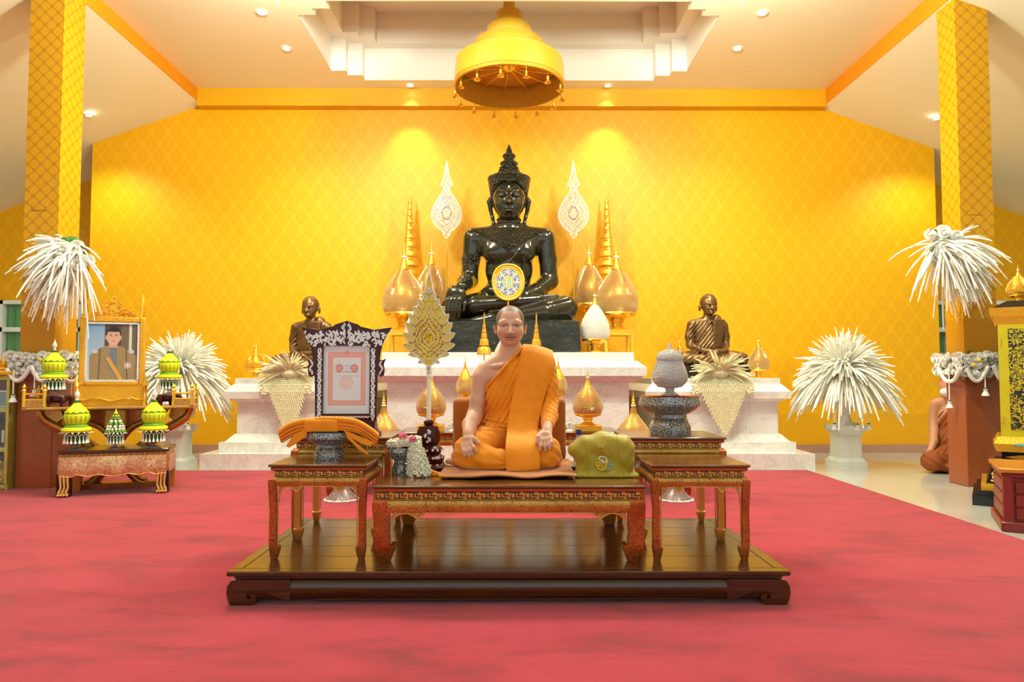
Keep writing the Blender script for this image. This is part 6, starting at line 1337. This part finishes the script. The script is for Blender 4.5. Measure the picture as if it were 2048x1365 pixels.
for u, lab in ((108, 'lime yellow flower bud on the altar shelf stool near the pillar'), (334, 'lime yellow flower bud on the altar shelf stool by the flower globe')): flower_bud(lab, L2W(lx(u) if u < 224 else lx(333), -.05, FLOOR + SHZ + .09), kU * .88 if u > 0 else kU)
kL = S(122, 5.55) / 157
for u, dx, lab in ((158, -.27, 'lime yellow flower bud on the low table near the pillar'), (308, .27, 'lime yellow flower bud on the low table toward the carpet')):
    w = L2W(.06 + dx, -.262, FLOOR + FH); flower_bud(lab, w, kL)
w = L2W(.06, -.262, FLOOR + FH); o = empty('flower_pyramid', w, 'white and green flower pyramid between two lime buds', 'flower offering', RZ); k = kL * .95
tray_foot(o, k); skirt(o, k, 32 * k, 20 * k, 16); MB().lathe([(18 * k, 18 * k), (19 * k, 42 * k), (20 * k, 48 * k), (12 * k, 66 * k), (8 * k, 84 * k), (2 * k, 100 * k)], n=20).build('core', M['dark_green'], o)
for z, R, n, mt, r in ((47, 22, 16, 'lime_green', 3.6), (53, 20, 14, 'rose', 3.6), (60, 18, 9, 'rose', 4.4), (67, 15, 8, 'lime_green', 4), (74, 12, 7, 'rose', 4), (81, 9, 6, 'lime_green', 3.4), (88, 6, 5, 'lime', 3.2), (95, 3, 4, 'lime', 3)):
    g = MB()
    for j in range(n): a = 2 * PI * j / n + z; g.ball((R * k * math.cos(a), R * k * math.sin(a), z * k), r * k, 7, 5)
    g.build('blossom_row', M[mt], o, 75)
MB().lathe([(4 * k, 95 * k), (3 * k, 101 * k), (.4 * k, 108 * k)], n=8).build('tip', M['lime'], o)
# ------------------------------------------------------------------ gilt bookcase behind the left pillar
bx1 = -4.052; bx0 = bx1 - .75; by0, by1 = 5.80, 6.14; bz = P(10, 752, 5.80).z
o = empty('bookcase', ((bx0 + bx1) / 2, (by0 + by1) / 2, FLOOR), 'greenish gilt glazed bookcase standing beside the pillar', 'bookcase'); hw, hd, H = .375, .17, bz - FLOOR
MB().b(-hw, hw, hd - .02, hd, 0, H).build('back_panel', M['red_wood'], o)
for s in (-1, 1): MB().b(s * hw - (.02 if s > 0 else 0), s * hw + (0 if s > 0 else .02), -hd, hd - .02, 0, H).build('side_panel', M['green_gilt'], o)
SHF = [.0, .16, lz(912) - .0, lz(843), H - .03]
for z in (.0, .30, .62, H - .04): MB().rbox((0, -.01, z + .02), (2 * hw - .04, 2 * hd - .02, .035), .004).build('shelf', M['green_gilt'], o)
MB().rbox((0, 0, H + .02), (2 * hw + .06, 2 * hd + .05, .045), .012).build('cornice', M['gold_relief'], o)
for x in (-hw + .02, -.0, hw - .012): MB().b(x - .012, x + .012, -hd - .012, -hd, .05, H - .03).build('door_stile', M['green_gilt'], o)
for x0, x1 in ((-hw + .035, -.014), (.014, hw - .024)): MB().b(x0, x1, -hd - .006, -hd - .003, .05, H - .04).build('pane', M['window_glass'], o)
for i in range(16):
    wdt = .034; x = -.24 + i * .0375; h2 = .20 + .03 * math.sin(i * 2.2); b = MB().rbox((0, 0, h2 / 2), (wdt, .16, h2), .004).build('book', M['book_dark']); b.location = (o.location.x + x, o.location.y - .03, FLOOR + .338); b['label'] = 'dark blue book standing upright in the gilt bookcase'; b['category'] = 'book'; b['group'] = 'dark blue books in the bookcase'
    MB().b(-.012, .012, -.082, -.078, h2 * .2, h2 * .75).build('spine_title', M['silver'], b)
f = empty('photo_stand', (o.location.x + .27, o.location.y - .06, FLOOR + .658), 'small silver framed picture standing in the gilt bookcase', 'picture'); MB().b(-.08, .08, 0, .012, 0, .14).build('frame', M['silver'], f); MB().b(-.068, .068, -.003, 0, .014, .126).build('print', M['thread_blue'], f)
f = empty('lacquer_casket', (o.location.x + .2, o.location.y - .03, FLOOR + .038), 'black and gold lacquer casket in the lowest bookcase shelf', 'casket'); MB().rbox((0, 0, .10), (.26, .2, .2), .01).build('box', M['scroll_door'], f); MB().rbox((0, 0, .215), (.27, .21, .03), .008).build('lid', M['lacquer_black'], f)
f = empty('gold_crown_ornament', (P(8, 715, 5.92).x, 5.92, bz + .045), 'small gold crown-shaped ornament on top of the bookcase', 'ornament'); MB().lathe([(.05, 0), (.06, .01), (.05, .03), (.07, .05), (.06, .055)], n=16).build('base', M['gold'], f)
for j in range(8): a = 2 * PI * j / 8; MB().lathe([(.012, .05), (.014, .07), (.002, .11)], (.055 * math.cos(a), .055 * math.sin(a), 0), 6).build('point', M['gold'], f)
MB().lathe([(.02, .03), (.02, .09), (.002, .16)], n=8).build('spire', M['gold'], f)
# ------------------------------------------------------------------ black and gold scripture cabinet, right
cx0 = P(1993, 760, 5.25).x; CW = .82; cxc = cx0 + CW / 2; CYf = 5.22; CD = .46
TH = -.6; o = empty('scripture_cabinet', (cx0 + CW / 2 * math.cos(TH) - CD / 2 * math.sin(TH), CYf + CW / 2 * math.sin(TH) + CD / 2 * math.cos(TH), 0), 'black and gold lacquer scripture cabinet with gilt scrollwork doors', 'cabinet', TH); cabinet = o
def cv(v): return P(2000, v, CYf - .03).z
hw, hd = CW / 2, CD / 2
def ring(nm, e, v0, v1, mat, e2=None): e2 = e if e2 is None else e2; z0, z1 = (0 if v0 > 1010 else cv(v0)), cv(v1); MB().loft([[(-hw - a, -hd - a, z), (hw + a, -hd - a, z), (hw + a, hd + a * .2, z), (-hw - a, hd + a * .2, z)] for a, z in ((e, z0), (e2, z1))]).build(nm, M[mat], o, 25)
ring('plinth', .185, 1014, 990, 'lacquer_black'); ring('plinth_upper', .165, 990, 980, 'lacquer_black'); ring('gold_band', .13, 980, 967, 'gold_relief'); ring('scroll_base', .10, 967, 931, 'lacquer_black', .06); ring('black_ledge', .04, 931, 926, 'lacquer_black'); ring('frieze', .0, 926, 904, 'lacquer_black'); ring('gold_moulding', .03, 904, 888, 'gold_relief', .05); ring('gold_moulding', .045, 888, 874, 'gold_relief', .02)
ring('cornice_lower', .01, 650, 634, 'gold_relief', .03); ring('cornice_upper', .035, 634, 616, 'gold_relief', .05); ring('roof', .03, 616, 601, 'lacquer_black', -.06)
z0, z1 = cv(874), cv(650); MB().b(-hw, hw, -hd + .01, hd, z0, z1).build('carcass', M['lacquer_black'], o)
for s in (-1, 1):
    d = MB().b(min(s * .004, s * hw), max(s * .004, s * hw), -hd - .012, -hd + .008, z0, z1).build('door', M['yellow_gilt'], o, label='yellow gilt door with black scrollwork panel'); a, b2 = min(s * .05, s * (hw - .06)), max(s * .05, s * (hw - .06))
    MB().b(a, b2, -hd - .016, -hd - .011, z0 + .05, z1 - .03).build('scroll_panel', M['scroll_door'], d)
    for z in (z0 + .1, z1 - .15): MB().tube([(s * (hw - .012), -hd - .016, z), (s * (hw - .012), -hd - .016, z + .05)], .006, 6).build('hinge', M['gold'], d)
sc = MB()
for j in range(3):
    x0 = -hw - .07; z = cv(960); sc.tube(crv([(x0 + .01 * j, -hd - .098, z - .005 + .022 * j), (x0 + .05, -hd - .098, z + .03 * j), (x0 + .06 + .02 * j, -hd - .09, z + .07), (x0 + .02, -hd - .085, z + .10 - .02 * j)], 6), .007, 6)
for i in range(12): a = i / 11; sc.ball((-hw - .05 + a * 2 * hw, -hd - .09, cv(948)), (.018, .006, .014), 8, 5)
sc.build('gold_scrolls', M['gold'], o, kind='stuff')
for i in range(3):
    x = -hw + .12 + i * .29; MB().prism([(x - .10, 0), (x, .018), (x + .10, 0), (x, -.018)], (0, -hd - .002, cv(915)), (1, 0, 0), (0, 0, 1), (0, -.006, 0)).build('gold_cartouche', M['gold'], o)
    MB().rbox((x, -hd - .055, cv(889)), (.09, .01, .02), .004).build('glass_inset', M['thread_blue'], o)
p = P(2038, 602, 5.4); phum('gold bud ornament standing on the scripture cabinet', (p.x, 5.4, cv(601)), S(42, 5.4), S(80, 5.4), body='gold', gem='gold', rows=9, gs=.008, name='gold_bud_ornament')
# red-brown wooden box in front of it
b = G(2005, 1064); bz = P(2005, 938, b.y).z; TH = -.5; o = empty('wooden_chest', (b.x + .32 * math.cos(TH) - .27 * math.sin(TH), b.y + .32 * math.sin(TH) + .27 * math.cos(TH), 0), 'red-brown panelled wooden chest before the scripture cabinet', 'chest', TH); 
MB().b(-.30, .30, -.25, .25, .04, bz - .02).build('body', M['red_wood'], o); MB().rbox((0, 0, bz - .01), (.66, .56, .03), .006).build('lid', M['leg_inner'], o, label='orange-brown polished lid'); MB().rbox((0, 0, bz - .04), (.63, .53, .03), .006).build('lid_moulding', M['red_wood'], o); MB().rbox((0, 0, .03), (.65, .55, .06), .006).build('plinth', M['red_wood'], o)
for s in (-1, 1): MB().rbox((s * .285, -.255, bz / 2), (.05, .03, bz - .08), .004).build('corner_post', M['red_wood'], o)
for i in range(3): z = .07 + i * (bz - .14) / 3; MB().rbox((0, -.253, z + (bz - .14) / 6), (.50, .016, (bz - .14) / 3 - .010), .004).build('board', M['red_wood'], o)
for i in range(3): z = .07 + i * (bz - .14) / 3; MB().rbox((-.303, 0, z + (bz - .14) / 6), (.016, .46, (bz - .14) / 3 - .010), .004).build('board', M['red_wood'], o)
# ------------------------------------------------------------------ white flower arrangements
def rose_mesh():
    mb = MB(); mb.ball((0, 0, 0), (.42, .42, .45), 10, 6)
    for L, (n, r, h, tl) in enumerate(((3, .34, .62, .1), (5, .60, .55, .45), (6, .86, .35, .85), (6, 1.0, .1, 1.2))):
        for j in range(n):
            a = 2 * PI * j / n + L * .6; w = PI / n * 1.25; rows = []
            for t in (0, .5, 1):
                row = []
                for s in (-1, -.5, 0, .5, 1):
                    ang = a + w * s * (.5 + .5 * t) ; rr = r * (.5 + .5 * t + .12 * t * tl - .08 * s * s * t); zz = -.35 + (h + .35) * t - .18 * s * s * t - .1 * t * t * tl; row.append((rr * math.cos(ang), rr * math.sin(ang), zz))
                rows.append(row)
            vs = [p for rw in rows for p in rw]; mb.add(vs, [(i * 5 + k2, i * 5 + k2 + 1, i * 5 + k2 + 6, i * 5 + k2 + 5) for i in range(2) for k2 in range(4)], False)
    mb.hard = False; return mb.mesh('rose', M['rose'], 80)
ROSE = rose_mesh()
LEAFM = MB().add([(0, 0, 0), (.35, -.3, .1), (1, 0, -.05), (.35, .3, .1), (.4, 0, 0)], [(0, 1, 4), (1, 2, 4), (2, 3, 4), (3, 0, 4)]).mesh('leaf', M['leaf'], 0)
def rose(parent, loc, r, nrm):
    o = link('rose', ROSE, parent); o.location = loc; o.scale = (r, r, r); o.rotation_euler = Vector(nrm).to_track_quat('Z', 'Y').to_euler(); return o
def strand_pts(c, d, L, droop, n=6):
    d = Vector(d).normalized(); out = []
    for i in range(n + 1):
        t = i / n; p = Vector(c) + d * (L * t); p.z -= droop * L * t * t * (1 - .3 * max(d.z, 0)); out.append(tuple(p))
    return out
def strands(parent, items, r, mat='flower', name='flower_strands'):
    mb = MB()
    for c, d, L, dr in items:
        p = strand_pts(c, d, L, dr); mb.tube(p, [r * q * random.uniform(.85, 1.1) for q in (.7, 1, 1.05, 1.0, 1.05, .95, .55)], 5)
    return mb.build(name, M[mat], parent, 75, 'stuff')
def tassel_string(parent, top, L, k):
    g = MB(); g.tube([top, (top[0], top[1], top[2] - L * .8)], .0045 * k, 6); o = g.build('pendant_string', M['rose'], parent)
    MB().lathe([(.004 * k, 0), (.016 * k, -.01), (.010 * k, -.02), (.02 * k, -.04), (.026 * k, -.06), (.004 * k, -.062)], (top[0], top[1], top[2] - L * .78), 8).build('pendant_bud', M['rose'], o); MB().lathe([(.006 * k, 0), (.013 * k, -.008), (.006 * k, -.014)], (top[0], top[1], top[2] - L * .76), 8).build('pendant_leaf', M['leaf'], o)
# ---- two globes on pedestals
def globe(u, v, Y, base_v, label_f, label_p, lab_u):
    b = G(u, base_v); c = P(u, v, b.y); k = b.y / FOC
    po = empty('flower_pedestal', (b.x, b.y, 0), label_p, 'pedestal', group='white pedestals')
    hz = P(u, 850, b.y).z
    for nm, w, z0, z1, w2 in (('base', 58, 0, S(14, b.y), 58), ('base_step', 54, S(14, b.y), S(20, b.y), 46), ('column', 44, S(20, b.y), hz - S(18, b.y), 42), ('neck', 46, hz - S(18, b.y), hz - S(10, b.y), 54), ('cap', 59, hz - S(10, b.y), hz, 59)):
        MB().loft([[(-a * k / 2, -a * k / 2, z), (a * k / 2, -a * k / 2, z), (a * k / 2, a * k / 2, z), (-a * k / 2, a * k / 2, z)] for a, z in ((w, z0), (w2, z1))]).build(nm, M['pale_stone'], po, 20)
    uo = empty('flower_urn', (b.x, b.y, hz), lab_u, 'urn', group='white urns'); uh = P(u, 792, b.y).z - hz
    MB().lathe([(.005, 0), (20 * k, 0), (20 * k, 3 * k), (12 * k, 9 * k), (9 * k, uh * .35), (14 * k, uh * .42), (12 * k, uh * .5), (26 * k, uh * .75), (29 * k, uh * .92), (31 * k, uh), (27 * k, uh), (.01, uh * .8)], n=28).build('urn_body', M['pale_stone'], uo)
    fo = empty('flower_globe', (b.x, b.y, hz + uh * .95), label_f, 'flowers', group='white flower globes'); o0 = Vector((0, 0, c.z - hz - uh * .95)); its = []
    for i in range(520):
        a = random.random() * 2 * PI; el = math.asin(random.uniform(-.15, 1.0)); d = (math.cos(a) * math.cos(el), math.sin(a) * math.cos(el), math.sin(el)); L = S(random.uniform(66, 98), b.y); its.append((o0 + Vector(d) * .05, d, L, random.uniform(.35, .85) * (1.0 - .55 * max(d[2], 0) ** 2)))
    for i in range(110):
        a = random.random() * 2 * PI; d = (math.cos(a), math.sin(a), -.1); its.append((o0 + Vector((d[0] * .12, d[1] * .12, -.02)), d, S(random.uniform(60, 88), b.y), random.uniform(.7, 1.1)))
    strands(fo, its, .0105); MB().ball((0, 0, o0.z * .55), (S(36, b.y), S(36, b.y), o0.z * .6), 16, 10).build('foam_core', M['flower'], fo)
    for dx, dy, L in ((-.17, -.14, .36), (.03, -.2, .36), (.17, -.14, .36)): tassel_string(fo, (dx, dy, .02), L, 1.3)
globe(1692, 745, 7.26, 935, 'round spray of white tuberose strands beside the kneeling monk', 'white square pedestal below the flower globe near the kneeling monk', 'white urn below the flower globe near the kneeling monk')
globe(352, 745, 7.26, 934, 'round spray of white tuberose strands behind the portrait', 'white square pedestal behind the portrait altar', 'white urn behind the portrait altar')
# ---- sprays and bud nets on the side altars
for u, vb, apex, w, lab in ((580, 748, (578, 872), 84, 'white flower spray with cream bud net hanging below the bronze statue behind the certificate'), (1438, 750, (1452, 868), 106, 'white flower spray with cream bud net hanging below the bronze statue behind the glass urn')):
    Y = 7.22; c = P(u, vb, Y); o = empty('altar_spray', (c.x, Y, zs), lab, 'flowers', group='flower sprays on the side altars'); its = []
    for i in range(95):
        a = random.uniform(-1, 1) * 1.6; f = random.uniform(-.9, .5); d = (math.sin(a), -.35 + f * .4, max(.08, math.cos(a)) * random.uniform(.4, 1.1)); its.append(((0, .0, .05), d, S(random.uniform(44, 72), Y), random.uniform(.15, .55)))
    strands(o, its, .0085, 'cream_flower'); MB().ball((0, 0, .045), (.10, .08, .05), 12, 8).build('flower_heart', M['cream_flower'], o)
    net = MB(); k = S(1, Y); hw = w / 2 * k; yF = 7.25 - .135 - Y; zA = P(apex[0], apex[1], 7.1).z - zs; rows = 32; ax = P(apex[0], apex[1], 7.1).x - c.x
    for i in range(rows):
        t = i / (rows - 1); z = .01 + (zA - .01) * t; half = hw * (1 - t) ** .85 + .012; n = max(1, int(2 * half / .022)); yy = yF - .012 if t > .12 else (yF + .09 * (1 - t / .12)); cx = ax * t + (u < 1000) * 0
        for j in range(n + 1):
            x = cx - half + 2 * half * (j + (.5 if i % 2 else 0)) / (n + .5); net.gem((x, yy, z), (0, -1, 0), .012, .016); 
            if i < rows - 1:
                for s in (-1, 1): net.tube([(x, yy, z), (x + s * .0135, yy, z + zA / rows)], .0042, 4)
    net.build('bud_net', M['cream_flower'], o, 0, 'stuff')
    for s in (-1, 1):
        tg = MB()
        for i in range(26): tg.ball((s * (hw + .01 + random.uniform(-.03, .03)), yF - .01 - random.random() * .02, -.06 - random.random() * .10), .012, 6, 4)
        tg.build('bud_cluster', M['cream_flower'], o, kind='stuff')
# ---- collars of roses at the pillars
for i, (xc, yc, lab) in enumerate(((-3.892, 6.015, 'collar of white roses with ribbon swags around the pillar by the portrait altar'), (4.002, 6.125, 'collar of white roses with ribbon swags around the pillar by the kneeling monk'))):
    zc = P(1950, 728, 5.88).z; o = empty('rose_collar', (xc, yc, zc), lab, 'flowers', group='rose collars on the pillars'); h = .19
    for side in range(4):
        for row in range(3):
            for j in range(6):
                t = -h + 2 * h * (j + (.5 if row % 2 else .15)) / 6; r = random.uniform(.034, .047); z = -.065 + row * .062 + random.uniform(-.015, .015); dp = h + random.uniform(0, .025); p = {0: (t, -dp), 1: (dp, t), 2: (-t, dp), 3: (-dp, -t)}[side]; nn = {0: (0, -1), 1: (1, 0), 2: (0, 1), 3: (-1, 0)}[side]
                rose(o, (p[0], p[1], z), r, (nn[0] + random.uniform(-.4, .4), nn[1] + random.uniform(-.4, .4), random.uniform(-.1, .6)))
        for j in range(7): t = random.uniform(-h, h); p = {0: (t, -h - .01), 1: (h + .01, t), 2: (t, h + .01), 3: (-h - .01, t)}[side]; l = link('leaf', LEAFM, o); l.location = (p[0], p[1], random.uniform(-.08, .09)); l.scale = (.05, .05, .05); l.rotation_euler = (random.uniform(-1, 1), random.uniform(-1, 1), random.uniform(0, 6))
    MB().b(-h + .01, h - .01, -h + .01, -h + .03, -.09, .07).build('foliage_band', M['leaf'], o); 
    for s in (-1, 1): MB().b(s * (h - .03) - (0 if s > 0 else .0), s * (h - .03) + .02 * s, -h + .01, h - .01, -.09, .07).build('foliage_band', M['leaf'], o) if s > 0 else MB().b(-h + .01, -h + .03, -h + .01, h - .01, -.09, .07).build('foliage_band', M['leaf'], o)
    inner = 1 if i == 0 else -1
    def swag(a, b2, dz): MB().tube(crv([a, ((a[0] * .75 + b2[0] * .25), (a[1] * .75 + b2[1] * .25), a[2] - dz * .8), ((a[0] + b2[0]) / 2, (a[1] + b2[1]) / 2, a[2] - dz), ((a[0] * .25 + b2[0] * .75), (a[1] * .25 + b2[1] * .75), b2[2] - dz * .8), b2], 6), .017, 8).build('ribbon_swag', M['rose'], o)
    swag((-h, -h - .03, -.04), (inner * .02 - .0, -h - .05, -.02), .10); swag((.02, -h - .05, -.02), (h + .02, -h - .03, -.03), .12); swag((inner * (h + .03), -h, -.03), (inner * (h + .03), h * .6, -.03), .12)
    for x, y, L in ((-.12 * inner, -h - .05, .26), (inner * (h + .035), -h * .2, .34), (.05 * inner, -h - .05, .2)): tassel_string(o, (x, y, -.05), L, 1.2)
    for j in range(2): MB().ball((inner * (.10 + .05 * j), -h - .065, .03 - .04 * j), .016, 8, 6).build('yellow_blossom', M['thread_yellow'], o)
# ---- sprays hung high on the pillars
for u, v, sgn, pil, lab in ((138, 500, -1, (-3.892, 5.86), 'drooping white flower spray hung high on the pillar by the portrait altar'), (1892, 492, 1, (3.92, 5.99), 'drooping white flower spray hung high on the pillar by the scripture cabinet')):
    Y = pil[1] - .10; c = P(u, v, Y); o = empty('hanging_spray', (c.x, Y, c.z), lab, 'flowers', group='hanging flower sprays'); its = []; sg = sgn
    for i in range(230):
        side = random.gauss(.30, .34) * sg; d = (side, random.uniform(-.5, .12), random.uniform(-.9, .1)); its.append(((random.uniform(-.05, .12) * -sg * 1.0, random.uniform(-.06, .02), random.uniform(-.07, .05)), d, S(random.uniform(52, 98), Y), random.uniform(.35, .75)))
    for i in range(16): d = (sg * random.uniform(.6, 1.2), random.uniform(-.3, 0), random.uniform(.0, .7)); its.append(((0, 0, .02), d, S(random.uniform(50, 85), Y), random.uniform(.1, .4)))
    strands(o, its, .0080)
    for i in range(15):
        p = (-sg * random.uniform(-.10, .19), random.uniform(-.12, -.02), random.uniform(-.16, .12)); rose(o, p, random.uniform(.042, .06), (p[0] * 2 - sg * .2, -1, p[2] + .2))
    for i in range(10): l = link('leaf', LEAFM, o); l.location = (-sg * random.uniform(-.08, .16), -.06, random.uniform(-.12, .13)); l.scale = (.07, .07, .07); l.rotation_euler = (random.uniform(-1, 1), random.uniform(-1, 1), random.uniform(0, 6))
    MB().ball((0, .03, 0), (.11, .06, .12), 12, 8).build('foam_core', M['leaf'], o); MB().tube([(0, .02, 0), (0, pil[1] - Y + .01, .02)], .02, 8).build('bracket', M['gold'], o)
